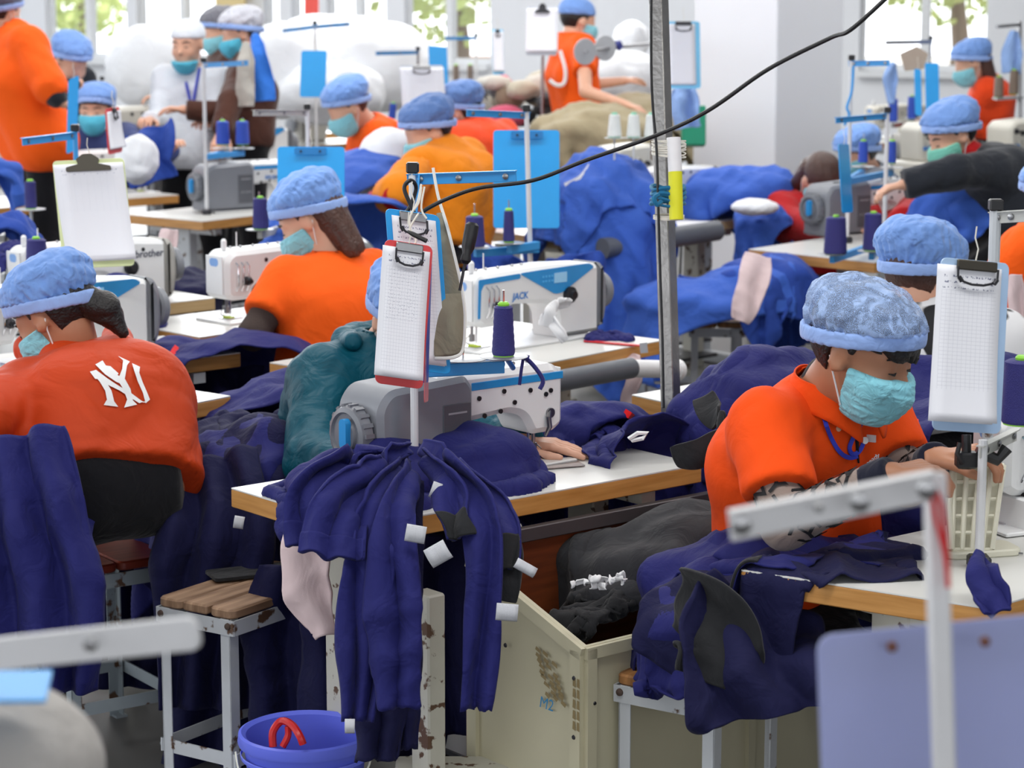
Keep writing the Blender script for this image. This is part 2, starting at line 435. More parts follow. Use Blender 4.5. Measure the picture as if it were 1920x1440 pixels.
# ------------------------------------------------------------------ room
def wall_quad(name, a, b, z0, z1, th=.2, mat=None):
    """upright slab from ground point a to b"""
    mb = MB(); mb.bar((a[0], a[1], (z0 + z1) / 2), (b[0], b[1], (z0 + z1) / 2), th, z1 - z0)
    o = mb.build(name, mat or wall_paint, smooth=False); tag(o, kind='structure'); return o
mb = MB(); mb.box((0, 11, -.05), (24, 34, .1)); tag(mb.build('floor', floor_material(), smooth=False), kind='structure')
mb = MB(); mb.box((0, 11, 4.05), (24, 34, .1)); tag(mb.build('ceiling', M('ceiling_paint', (225, 226, 228), .8), smooth=False), kind='structure')
BW0 = Vector((-5.25, 24.2, 0)); BW1 = Vector((4.36, 20.2, 0)); BD = (BW1 - BW0).normalized()
def bw(px):
    """ground point of the far wall seen at picture column px"""
    k = (px - 960) / FPX / cth; t = (k * BW0.y - BW0.x) / (BD.x - k * BD.y); return BW0 + BD * t
wl = BW0 - BD * 7; wr = BW1 + BD * 8
win = [(118, 266), (284, 446), (516, 544), (566, 602), (630, 738), (772, 928), (1600, 1834)]
SILL, HEAD = 1.0, 2.9
tag(wall_quad('wall_back', wl, wr, 0, SILL), kind='structure')
h = wall_quad('wall_back', wl, wr, HEAD, 4.0)
cur = wl
for a, b in win:
    A_, B_ = bw(a), bw(b)
    wall_quad('wall_back', cur, A_, SILL, HEAD); cur = B_
wall_quad('wall_back', cur, wr, SILL, HEAD)
glass = M('window_glass', (240, 246, 250), .02, var=0, alpha=.06)
frame_paint = M('window_frame_paint', (228, 230, 232), .45)
nrm = Vector((BD.y, -BD.x, 0))
for k, (a, b) in enumerate(win):
    A_, B_ = bw(a), bw(b); mid = (A_ + B_) / 2
    wo = thing('window_%d' % (k + 1), None, None, mid); wo['kind'] = 'structure'
    mb = MB(); L_ = (B_ - A_).length
    n = 2 if L_ > .6 else 1
    for i in range(n + 1):
        p = A_.lerp(B_, i / n); w_ = .12 if 0 < i < n else .05
        mb.bar((p.x, p.y, SILL), (p.x, p.y, HEAD), w_, .06, up=BD)
    for z in (SILL + .03, HEAD - .03, 2.35): mb.bar((A_.x, A_.y, z), (B_.x, B_.y, z), .06, .06)
    mb.build('window_frame', frame_paint, wo, world=True, smooth=False)
    mb = MB(); mb.bar((A_.x, A_.y, (SILL + HEAD) / 2), (B_.x, B_.y, (SILL + HEAD) / 2), .008, HEAD - SILL - .1)
    mb.build('pane', glass, wo, world=True, smooth=False)
    mb = MB(); p0 = A_ + nrm * .12; p1 = B_ + nrm * .12
    mb.bar((p0.x, p0.y, SILL - .02), (p1.x, p1.y, SILL - .02), .16, .05); mb.build('window_sill', frame_paint, wo, world=True, smooth=False)
wall_quad('wall_left', (-10.5, -5), (-10.5, 28), 0, 1.0); wall_quad('wall_left', (-10.5, -5), (-10.5, 28), 3.2, 4.0)
wall_quad('wall_right', (10.5, -5), (10.5, 23), 0, 4.0); wall_quad('wall_front', (-10.5, -5), (10.5, -5), 0, 4.0)
# square pillar standing between the benches
pc = V(1450, 250, 12.2); 
mb = MB(); a_ = R(-45); mb.box((0, 0, 2), (.56, .56, 4), ch=.006)
po = mb.build('pillar', M('pillar_paint', (228, 230, 236), .65, var=.04, scale=1.5, bump=.03, bscale=25)); po.location = (pc.x, pc.y + .3, 0); po.rotation_euler = (0, 0, R(45)); tag(po, kind='structure')
# yellow column and the outside: road, low building, trees
c0 = bw(467); mb = MB(); mb.box((0, 0, 2), (.28, .28, 4)); o = mb.build('trim_1', M('yellow_paint', (226, 205, 150), .6)); o.location = c0 + nrm * .2; tag(o, kind='structure')
mb = MB(); mb.box((0, 44, -.3), (70, 36, .1)); tag(mb.build('ground', M('yard', (205, 200, 190), .9), smooth=False), kind='structure')
foliage_m = M('foliage', (186, 200, 120), .8, var=.35, scale=4); bark = M('bark', (120, 100, 80), .9)
def outside_tree(px, dep, z, r, lab):
    p = V(px, 0, dep); t = thing('tree', lab, 'tree', (p.x, p.y, -.25), group=None)
    mb = MB(); mb.tube([(0, 0, 0), (.1, 0, z * .5), (0, .1, z)], [.16, .12, .08], 8); mb.build('trunk', bark, t)
    rs = random.Random(px); mb = MB()
    for i in range(650):
        d = Vector((rs.gauss(0, 1), rs.gauss(0, 1), rs.gauss(0, 1))); d = d.normalized() * r * rs.uniform(.5, 1); d.z *= .9; c = Vector((0, 0, z)) + d
        s_ = rs.uniform(.06, .13); n_ = Vector((rs.gauss(0, 1), rs.gauss(0, 1), rs.gauss(0, 1))).normalized(); a = n_.orthogonal().normalized() * s_; b = n_.cross(a) * .7
        mb.add([c + a, c + b, c - a, c - b], [(0, 1, 2, 3)])
    tag(mb.build('leaves', foliage_m, t, smooth=False), kind='stuff')
outside_tree(850, 30, 2.3, 1.25, 'green leafy tree outside the window beside the blank white wall')
outside_tree(1790, 30, 2.3, 1.0, 'yellow-green tree outside the right window')
outside_tree(150, 38, 1.7, .8, 'small pale tree outside the left window')
mb = MB(); mb.box((0, 0, .45), (16, .3, .9), ch=.02); mb.box((0, 0, 1.0), (16, .2, .08))
o = mb.build('garden_wall', M('pink_render', (225, 190, 170), .8)); o.location = (-6, 31, -.25); tag(o, 'low pink garden wall outside the left windows', 'wall')
o2 = o.copy(); COL.objects.link(o2); o2.location = (7, 27, -.25); tag(o2, 'low pink garden wall outside the right window', 'wall')

# ------------------------------------------------------------------ tables
TABLES = {}
def table(key, poly, label, mat_edge=edge_wood, legs=True, z=.75, group=None, legmat=leg_cream, th=.042):
    """poly: ground outline of the top, counter-clockwise"""
    P = [Vector((p[0], p[1])) for p in poly]; c = sum(P, Vector((0, 0))) / len(P)
    t = thing('sewing_table', label, 'table', (c.x, c.y, 0), group=group)
    pl = [(p.x - c.x, p.y - c.y) for p in P]
    MB().prism(pl, z - th, z - .003, ch=.002).build('tabletop', mat_edge, t)
    MB().prism(pl, z - .003, z).build('laminate', laminate, t)
    TABLES[key] = ('poly', [np.array((p.x, p.y)) for p in P], z - .14, z)
    if legs:
        # long axis = direction of the longest side
        k = max(range(len(P)), key=lambda i: (P[(i + 1) % len(P)] - P[i]).length); d = (P[(k + 1) % len(P)] - P[k]); L_ = d.length; d.normalize(); n = Vector((-d.y, d.x))
        if n.dot(c - P[k]) < 0: n = -n
        for s in (-1, 1):
            q = d * s * min(.42, L_ * .36)
            mb = MB(); mb.bar((q.x, q.y, .05), (q.x, q.y, z - th), .05, .09, up=(n.x, n.y, 0), ch=.004); mb.build('leg', legmat, t)
            mb = MB(); mb.bar((q.x - n.x * .22, q.y - n.y * .22, .03), (q.x + n.x * .22, q.y + n.y * .22, .03), .05, .05, ch=.004)
            mb.build('foot', legmat, t)
            mb = MB(); mb.bar((q.x - n.x * .2, q.y - n.y * .2, z - th - .02), (q.x + n.x * .2, q.y + n.y * .2, z - th - .02), .04, .03); mb.build('bracket', legmat, t)
        a = d * -min(.42, L_ * .36); b = -a
        mb = MB(); mb.bar((a.x, a.y, .28), (b.x, b.y, .28), .03, .05); mb.build('crossbar', legmat, t)
        mb = MB(); q = d * .1; mb.bar((q.x - .14 * d.x, q.y - .14 * d.y, .12), (q.x + .14 * d.x, q.y + .14 * d.y, .12), .26, .015, ch=.003); mb.build('treadle', dark_steel, t)
        mb = MB(); mb.tube([(q.x, q.y, .12), (q.x + .02, q.y, z - th)], .006, 6); mb.build('treadle_rod', dark_steel, t)
    return t
def on_table(p):
    for k, (q, P, z0, z1) in TABLES.items():
        if all((P[(i + 1) % len(P)][0] - P[i][0]) * (p[1] - P[i][1]) - (P[(i + 1) % len(P)][1] - P[i][1]) * (p[0] - P[i][0]) >= 0 for i in range(len(P))): return k
def table_under(p, rot, lab, L_=.95, w_=.42):
    if on_table(p): return
    u = Vector((math.cos(R(rot)), math.sin(R(rot)))); n = Vector((-u.y, u.x)); c = Vector((p[0], p[1])) + u * .2; a = c - u * L_ / 2 - n * w_ / 2
    table('auto%d' % len(TABLES), [a, a + u * L_, a + u * L_ + n * w_, a + n * w_], 'table under the ' + ' '.join(lab.split()[:11]), legmat=leg_white)
def rect(px, py, ang, L_, w_, ch=0, at=None):
    """outline from its far right-hand front corner, seen at px,py"""
    c = Vector(W(px, py)[:2]) if at is None else Vector(at); u = Vector((math.cos(R(ang)), math.sin(R(ang)))); n = Vector((-u.y, u.x))
    a = c - u * L_; out = []
    if ch: out = [a + u * ch, c - u * ch, c + n * ch, c + n * w_, a + n * w_, a + n * ch]
    else: out = [a, c, c + n * w_, a + n * w_]
    return out
U40 = Vector((math.cos(R(39.7)), math.sin(R(39.7)))); N40 = Vector((-U40.y, U40.x))
table('C', rect(1315, 870, 39.7, .94, .46), 'white sewing table with tawny wooden edge under the grey-ended machine and hanging navy garments')
table('T2', rect(0, 0, 49.9, 1.05, .6, at=(.454, 6.926)), 'white sewing table with wooden edge under the blue-panelled machine, behind the teal jacket')
table('NY', rect(432, 742, 52, 1.1, .5), 'white sewing table corner beside the orange jacket with a white monogram')
a_ = Vector(W(1390, 1068)[:2]); b_ = Vector(W(1855, 1140)[:2])
table('R', [a_, b_, b_ + Vector((.74, .67)) * .95, a_ + Vector((.78, .625)) * 1.1], 'white sewing table with worn wooden edge in front of the man in the orange polo')
table('BR', rect(403, 558, 42, 1.1, .5), 'pale edged sewing table under the lettered machine, beside the neon orange ribbon', edge_pale)
n4 = Vector(W(380, 415)[:2]); u4 = Vector((.6, .8)); v4 = Vector((-.78, .63))
table('T4', [n4, n4 + u4 * 1.0, n4 + u4 * 1.0 + v4 * .5, n4 + v4 * .5], 'sewing table on a white pedestal under the grey and white machine in mid room', legmat=leg_white)
n5 = Vector(W(1045, 448)[:2]); u5 = Vector((.64, .77)); v5 = Vector((-.7, .71))
table('T5', [n5, n5 + u5 * .9, n5 + u5 * .9 + v5 * .5, n5 + v5 * .5], 'sewing table with pale edge below the large cyan board', edge_pale)
n6 = Vector(W(1640, 492)[:2]); u6 = Vector((.656, .755)); v6 = Vector((-.7, .714))
table('T6', [n6, n6 + u6 * 1.4, n6 + u6 * 1.4 + v6 * .62, n6 + v6 * .62], 'long sewing table with wooden edge right of the steel post, carrying two navy cones', legmat=leg_white)
table('T7', rect(1405, 408, 45, .6, .5), 'sewing table with pale edge behind the steel post', edge_pale)
l8 = Vector((.311, 5.993)); 
table('T8', [l8, l8 + Vector((.6, -.8)) * .4, l8 + Vector((.6, -.8)) * .4 + Vector((.72, .69)) * 1.0, l8 + Vector((.72, .69)) * 1.0], 'sewing table corner showing behind the foot of the steel post')
table('T9', rect(335, 365, 42, 1.5, .5), 'sewing table with wooden edge under the small white machine near the blue sheet', legmat=leg_white)
table('T12', rect(640, 248, 40, 1.2, .5), 'far sewing table behind the man with the light blue mask', edge_wood)
table('T13', rect(70, 325, 40, 1.2, .5), 'far wooden edged table in front of the beige machine at the left edge', edge_wood)
table('T14', rect(1330, 262, 40, 1.3, .6), 'long far work table heaped with beige cloth', edge_wood)
table('T15', rect(1830, 310, 42, 1.6, .5), 'far sewing table in front of the beige machines, behind the black sweater', edge_wood)
table('T17', rect(2050, 350, 42, 1.3, .5), 'far sewing table with overlock machine at the right border', edge_wood)
# ------------------------------------------------------------------ sewing machines (local: needle at 0, +x to the handwheel, +y away from the operator)
navy_m = fabric('navy_cloth', (44, 44, 112), .8, .25)
XZ = lambda y0=0: Matrix(((1, 0, 0, 0), (0, 0, 1, 0), (0, 1, 0, 0), (0, 0, 0, 1)))     # polygon in x,z; extruded along y (flips handedness)
def profile(mb, poly, y0, y1, ch=.008):
    """poly in (x,z), clockwise seen from the front -> extruded along y with rounded edges"""
    T = Matrix(((1, 0, 0, 0), (0, 0, -1, 0), (0, 1, 0, 0), (0, 0, 0, 1)))     # (x,y,z)->(x,-z,y)
    return mb.prism(poly, -y1, -y0, T, ch)
def smooth_poly(pts, rad, n=4):
    out = []; m = len(pts)
    for i in range(m):
        p0, p1, p2 = Vector(pts[i - 1]), Vector(pts[i]), Vector(pts[(i + 1) % m]); r_ = rad if not isinstance(rad, (list, tuple)) else rad[i]
        a = (p0 - p1); b = (p2 - p1); r_ = min(r_, a.length * .45, b.length * .45); a = p1 + a.normalized() * r_; b = p1 + b.normalized() * r_
        for k in range(n + 1):
            t = k / n; out.append(tuple(a * (1 - t) ** 2 + p1 * 2 * t * (1 - t) + b * t * t))
    return out
def discs(mb, pts, r, y, th=.002):
    for x, z in pts: mb.lathe([(r, 0), (r, th)], 10, axis((x, y, z), (0, 1 if th > 0 else -1, 0)))
def machine(px, py, rot, label, style='motor', logo=None, z=.75, s=1.0, at=None):
    p = W(px, py, z) if at is None else at
    if s <= 1.6 and z == .75: table_under(p, rot, label)
    t = thing('sewing_machine', label, 'sewing machine', p, R(rot)); t.scale = (s, s, s)
    body = machine_beige if style == 'beige' else machine_white
    MB().box((.18, 0, .004), (.5, .178, .008), ch=.002).build('bed', body if style != 'motor' else M('bed_white', (214, 214, 212), .3), t)
    MB().box((0, 0, .009), (.06, .05, .003)).build('needle_plate', chrome, t)
    # arm with head and pillar as one casting
    top = .228
    xe = .30 if style == 'motor' else .47
    poly = smooth_poly([(-.055, .085), (-.03, .07), (.035, .07), (.06, .115), (.1, .128), (.24, .118), (.28, .09), (.29 if style != 'motor' else .26, .008), (xe, .008), (xe, top - .012), (.29, top), (-.03, top - .004), (-.056, top - .03)],
                       [.01, .01, .012, .03, .03, .04, .03, .004, .004, .02, .03, .03, .02])
    mb = MB(); profile(mb, poly, -.06, .06, .014); mb.build('arm', body, t, 40)
    if style == 'motor':
        mb = MB(); profile(mb, smooth_poly([(.215, .008), (.465, .008), (.47, .18), (.44, .216), (.235, .226), (.215, .20)], [.006, .006, .02, .03, .01, .01]), -.078, .078, .012); h = mb.build('motor_housing', machine_grey, t)
        MB().box((.265, .079, .105), (.075, .004, .13), ch=.001).build('rating_plate', M('plate_grey', (92, 94, 100), .5), h)
        for k in range(4):
            MB().box((.265, .082, .15 - .016 * k), (.05 - .008 * (k % 2), .001, .004)).build('print_line', M('print_grey', (170, 172, 176), .5), h) if k < 1 else None
        lettering('A4 550W', .014, frame((.265, .0815, .09), (-1, 0, 0), (0, 0, 1)), M('print_grey', (170, 172, 176), .5), h)
        # handwheel: ribbed ring, hub and blue finger slot
        T = axis((.470, 0, .118), (1, 0, 0)); mb = MB()
        mb.lathe([(.058, 0), (.064, .006), (.064, .02), (.06, .03), (.05, .034), (.046, .028), (.036, .028), (.033, .035), (.012, .037)], 36, T)
        wh = mb.build('handwheel', M('wheel_grey', (112, 115, 122), .4), t)
        mb = MB()
        for k in range(18):
            a = 2 * PI * k / 18; mb.box((.064 * math.cos(a), .064 * math.sin(a), .015), (.006, .009, .022), T, rz=a)
        mb.build('grip_rib', M('wheel_grey', (112, 115, 122), .4), wh)
        T2 = frame((.5065, .012, .125), (0, 0, 1), (0, -1, 0)); MB().prism(rrect(-.032, -.012, .032, .012, .011), -.002, .012, T2).build('finger_slot', machine_blue, wh)
        mb = MB()
        for k in range(4): a = .2 + .9 * k; mb.bar((.494, -.04 * math.cos(a), .118 + .04 * math.sin(a)), (.494, -.048 * math.cos(a + .5), .118 + .048 * math.sin(a + .5)), .004, .004)
        mb.build('vent_slot', black_plastic, wh)
        MB().box((.08, .0605, .197), (.26, .003, .017), ch=.001).build('stripe', machine_blue, t)
        MB().box((.08, -.0605, .197), (.26, .003, .017), ch=.001).build('stripe', machine_blue, t)
        mb = MB(); discs(mb, [(.19, .17), (.12, .178), (.13, .135), (.09, .15), (.045, .172), (.0, .158), (-.014, .165), (.175, .13)], .0055, .0605, .003)
        mb.build('screw_hole', black_plastic, t)
        MB().box((.34, .0, .222), (.04, .02, .004)).build('latch', black_plastic, h)
    else:
        # grey end cap with handwheel
        mb = MB(); profile(mb, smooth_poly([(.46, .012), (.50, .03), (.515, .1), (.51, .18), (.49, .215), (.46, top - .006)], .02), -.064, .064, .02)
        mb.build('end_cover', machine_grey if style == 'panel' else M('beige_grey', (172, 170, 164), .5), t)
        T = axis((.515, 0, .125), (1, 0, 0)); MB().lathe([(.05, 0), (.056, .008), (.056, .024), (.048, .03), (.014, .032)], 28, T).build('handwheel', machine_grey, t)
        # tension dial, thread guides
        for x, z_, r_ in ((.33, .135, .024), (.02, .13, .014)):
            mb = MB(); mb.lathe([(r_, 0), (r_, .014), (r_ * .55, .018), (r_ * .5, .028)], 18, axis((x, -.06, z_), (0, -1, 0))); mb.build('tension_dial', dark_steel, t)
        mb = MB()
        for x in (-.02, .0, .02): mb.tube([(x, -.062, .19), (x, -.074, .18), (x, -.074, .12), (x, -.062, .1)], .0025, 6)
        mb.build('thread_guide', chrome, t)
        mb = MB(); mb.lathe([(.006, 0), (.009, .004), (.009, .03), (.004, .036)], 12, axis((-.02, 0, top - .004), (0, 0, 1))); mb.tube([(.03, 0, top), (.03, 0, top + .05)], .002, 6); mb.build('thread_post', white_plastic, t)
        if style == 'panel':
            y = -.0605
            tri = smooth_poly([(.12, .216), (.2, .218), (.42, .22), (.44, .208), (.30, .145), (.27, .143), (.19, .182)], .01)
            mb = MB(); profile(mb, tri, y - .003, y, .001); pn = mb.build('control_panel', machine_blue, t)
            MB().box((.29, y - .004, .19), (.055, .002, .03)).build('display', M('lcd', (150, 205, 240), .2), pn)
            mb = MB()
            for i in range(4):
                for j in range(2): mb.box((.215 + .013 * i, y - .004, .184 + .014 * j), (.007, .002, .005))
            mb.build('button', M('button_blue', (90, 180, 232), .4), pn)
            mb = MB(); profile(mb, smooth_poly([(-.05, .212), (.12, .216), (.12, .202), (-.03, .198), (-.042, .18), (-.046, .1), (-.054, .1)], .004), y - .002, y, .0005); mb.build('stripe', machine_blue, t)
            MB().box((.08, .0605, .197), (.26, .003, .017), ch=.001).build('stripe', machine_blue, t)
    if style == 'beige' or style == 'plain':
        mb = MB(); discs(mb, [(.1, .19), (.2, .17), (.3, .2), (.25, .2), (.35, .08), (.38, .19)], .007, -.061, -.003); discs(mb, [(.1, .19), (.2, .17), (.3, .2), (.25, .2)], .007, .061, .003)
        mb.build('screw_hole', dark_steel, t)
    if logo:
        txt, size, x, z_, m_, side = logo
        T = frame((x, -.0625, z_), (1, 0, 0), (0, 0, 1)) if side == 'front' else frame((x, .0625, z_), (-1, 0, 0), (0, 0, 1))
        lettering(txt, size, T, m_, t, bold=.0006, shear=.15)
    # face plate side and sewing foot
    mb = MB(); mb.box((-.058, 0, .15), (.004, .085, .12), ch=.001); mb.build('face_plate', body, t)
    MB().prism(rrect(-.022, -.013, .022, .013, .012), 0, .003, frame((-.0605, 0, .19), (0, 1, 0), (0, 0, 1))).build('badge', M('badge_blue', (120, 160, 215), .4), t)
    mb = MB(); mb.tube([(0, 0, .1), (0, 0, .022)], .0035, 8); mb.tube([(0, 0, .03), (0, 0, .008)], .0012, 6); mb.build('needle_bar', chrome, t)
    mb = MB(); mb.tube([(0, .018, .1), (0, .018, .03)], .0045, 8); mb.box((0, .018, .032), (.014, .012, .022), ch=.001); mb.tube([(-.006, .02, .04), (-.012, .03, .03), (-.016, .028, .018), (-.008, .018, .014)], .0016, 6); mb.build('presser_bar', steel, t)
    MB().box((-.008, -.002, .0125), (.018, .042, .004), ch=.001).build('presser_foot', M('foot_green', (205, 230, 60), .4), t)
    mb = MB(); mb.tube([(-.01, .062, .12), (.0, .07, .108), (-.004, .07, .085), (.006, .066, .065)], [.004, .006, .006, .003], 8); mb.lathe([(.011, 0), (.011, .006)], 14, axis((-.012, .06, .115), (0, 1, 0))); mb.build('foot_lever', steel, t)
    mb = MB()
    for x in (.02, .06, .11, .17, .21): mb.lathe([(.005, 0), (.005, .004), (.002, .007)], 8, axis((x, .02, top - .002), (0, 0, 1)))
    mb.build('oil_cap', steel, t)
    return t
blue_print = M('blue_print', (30, 120, 200), .5); grey_print = M('dark_print', (80, 84, 100), .5)
machine(990, 862, 219.7, 'white sewing machine with grey motor end and blue stripe, run by the person in teal', 'motor')
machine(893, 655, 46, 'white sewing machine with blue control panel and display behind the steel disc cones', 'panel', ('JACK', .028, .12, .15, blue_print, 'front'))
machine(-12, 690, 40, 'white sewing machine with grey end half hidden by the orange monogrammed jacket', 'panel')
machine(432, 601, 44, 'small white sewing machine with oval badge left of the woman with loose brown hair', 'plain')
machine(540, 388, 215, 'grey and white sewing machine on the table in mid room with a yellow sticker', 'motor', ('SIRUBA', .022, .12, .15, blue_print, 'back'))
machine(405, 318, 42, 'white sewing machine with a blue triangular panel behind the grey and white one', 'panel', z=.75)
machine(60, 592, 40, 'white sewing machine with rounded column behind the hanging order sheet', 'plain', ('brother', .034, .40, .175, grey_print, 'front'))
machine(-135, 306, 38, 'beige sewing machine at the left edge in front of the standing man in orange', 'beige', ('BROTHER', .022, .2, .215, blue_print, 'front'), s=1.5)
machine(352, 300, 222, 'beige box-like sewing machine in front of the woman in the white coat', 'beige', s=1.45)
machine(262, 362, 222, 'small white sewing machine behind the yellow-green clipboard', 'plain')
machine(1680, 432, 215, 'grey and white sewing machine on the long table right of the steel post', 'motor')
machine(1186, 412, 40, 'white sewing machine lettered on its column, behind the steel post', 'plain', ('brother', .026, .36, .18, grey_print, 'front'))
machine(1790, 318, 220, 'white sewing machine in front of the black sweater', 'plain')
machine(1640, 262, 40, 'beige sewing machine in front of the far right window', 'beige')
machine(670, 262, 220, 'beige sewing machine in the far row beside the masked man in orange', 'beige')
machine(800, 385, 42, 'white sewing machine mostly wrapped in a white cloth bag beside the yellow sweater', 'plain')
machine(250, 300, 222, 'white machine in the far left row behind the order sheets', 'plain')

def overlock(px, py, rot, label, s=1.0, m=machine_beige):
    table_under(W(px, py), rot, label, .8, .4); t = thing('overlock_machine', label, 'sewing machine', W(px, py), R(rot)); t.scale = (s, s, s)
    MB().box((0, 0, .05), (.3, .24, .1), ch=.012).build('base', m, t)
    mb = MB(); profile(mb, smooth_poly([(-.13, .1), (.0, .1), (.02, .17), (.13, .17), (.14, .28), (.1, .31), (-.1, .3), (-.14, .27)], .02), -.09, .09, .014); mb.build('arm', m, t)
    for k in range(4): mb = MB(); mb.lathe([(.014, 0), (.014, .012), (.006, .016), (.006, .026)], 14, axis((-.1 + .05 * k, -.09, .25 - .01 * k), (0, -1, 0))); mb.build('tension_dial', dark_steel, t)
    mb = MB()
    for k in range(5): mb.tube([(-.11 + .05 * k, -.1, .2), (-.1 + .04 * k, -.12, .15), (-.06 + .02 * k, -.12, .09)], .002, 6)
    mb.tube([(.08, -.1, .1), (.08, -.11, .2), (.02, -.1, .22)], .006, 8); mb.build('looper', steel, t)
    MB().lathe([(.05, 0), (.055, .01), (.055, .02), (.02, .03)], 24, axis((.15, 0, .16), (1, 0, 0))).build('handwheel', dark_steel, t)
    MB().box((-.04, -.13, .07), (.12, .04, .03), ch=.005).build('work_plate', steel, t)
    MB().box((-.09, -.092, .17), (.05, .004, .02), ch=.001).build('badge', blue_print, t)
    return t
overlock(1172, 395, 38, 'beige overlock machine under three white cones, left of the steel post')
overlock(1900, 330, 38, 'beige overlock machine at the right border behind the black sweater')
overlock(1740, 335, 30, 'white overlock machine between the blue cones and the black sweater')
overlock(1100, 232, 35, 'beige overlock machine in front of the standing man in orange')
# ------------------------------------------------------------------ thread stands, cones, clipboards
def stand(px, py, ztop, label, arm=None, pole_m=arm_white, arm_m=arm_blue, r=.0085, plates=None, z0=.75, arm_h=.023, cap=True, lean=0, zp=None, clamp=True, arm2=None, square=False):
    """pole standing at px,py on height z0; arm=(px,py,extra depth) of its free end; plates=[(px,py,extra depth)...]"""
    b = W(px, py, z0) if not isinstance(px, Vector) else px
    if ztop > 10: d_ = ray(px, ztop); ztop = EYE + d_.z / d_.y * b.y
    t = thing('thread_stand', label, 'thread stand', b)
    top = Vector((lean, 0, ztop - z0))
    mb = MB()
    if square: mb.bar((0, 0, 0), top, r * 2, r * 2)
    else: mb.tube([(0, 0, 0 if (on_table(b) or clamp is None) else -b.z), top], r, 10)
    mb.build('pole', pole_m, t)
    wt = b + top; dp = depth(wt)
    if cap: MB().box(tuple(top + Vector((0, 0, .004))), (.026, .026, .022), ch=.003).build('pole_cap', black_plastic, t)
    for A_ in (arm, arm2):
        if not A_: continue
        e = V(A_[0], A_[1], dp + A_[2]) - b; s_ = top - Vector((0, 0, .02)); d = (e - s_).normalized()
        mb = MB(); mb.bar(s_ - d * .012, e, .004, arm_h, ch=.0008); mb.bar(s_ - d * .012 + Vector((0, 0, arm_h / 2 - .001)), e + Vector((0, 0, arm_h / 2 - .001)), .016, .002)
        am = mb.build('arm', arm_m, t); sd = d.cross(Vector((0, 0, 1))).normalized()
        if sd.y > 0: sd = -sd
        for q in (.08, .45, .9):
            c = s_.lerp(e, q) + sd * .003; MB().lathe([(.0062, 0), (.0062, .002), (.003, .003)], 12, axis(c, sd)).build('rivet', steel, am)
    if plates:
        pz = None
        for q in plates:
            e = V(q[0], q[1], dp + q[2]) - b
            mb = MB(); mb.lathe([(.004, -.004), (.05, -.002), (.052, .0), (.05, .001), (.004, .001)], 32, Matrix.Translation(e)); d = mb.build('spool_disc', M('disc_steel', (168, 170, 174), .38, .7), t)
            mb = MB(); mb.tube([e + Vector((0, 0, -.01)), e + Vector((0, 0, .14))], .0024, 6); mb.build('spindle', chrome, d)
        es = [V(q[0], q[1], dp + q[2]) - b + Vector((0, 0, -.022)) for q in plates]
        far = max(es, key=lambda e: (e.xy).length); c = Vector((0, 0, far.z))
        mb = MB(); mb.bar(c, far, .02, .026, ch=.001)
        for e in es:
            if e is not far: mb.bar(Vector((0, 0, e.z)), e, .02, .026, ch=.001)
        mb.build('spool_bracket', arm_m, t)
    if clamp: MB().box((0, 0, .012), (.04, .04, .024), ch=.004).build('clamp', dark_steel, t)
    return t, b + top, dp
thread_navy = M('thread_navy', (44, 42, 118), .6, bump=.5, bscale=600); thread_blue = M('thread_blue', (48, 82, 190), .6, bump=.4, bscale=500)
thread_white = M('thread_white', (228, 232, 230), .6, bump=.3); thread_brown = M('thread_brown', (120, 104, 92), .6)
def cone(px, py, dep, label, mat=thread_navy, h=.11, r0=.03, r1=.022, cap=green_cap, group=None, tilt=0):
    b = V(px, py, dep); t = thing('thread_cone', label, 'thread cone', b, group=group); t.rotation_euler = (0, tilt, 0)
    pr = [(r0 * .94, 0), (r0, .004)]
    n = 14
    for k in range(n): q = k / (n - 1); pr.append((r0 + (r1 - r0) * q + .0008 * (k % 2), .004 + (h - .008) * q))
    pr.append((r1 * .8, h)); MB().lathe(pr, 28).build('thread', mat, t)
    MB().lathe([(.011, h - .004), (.0125, h + .004), (.009, h + .008)], 18).build('cone_core', cap, t)
    MB().lathe([(r0 * .9, -.003), (r0 * .9, .001)], 20).build('cone_base', cap, t)
    return t

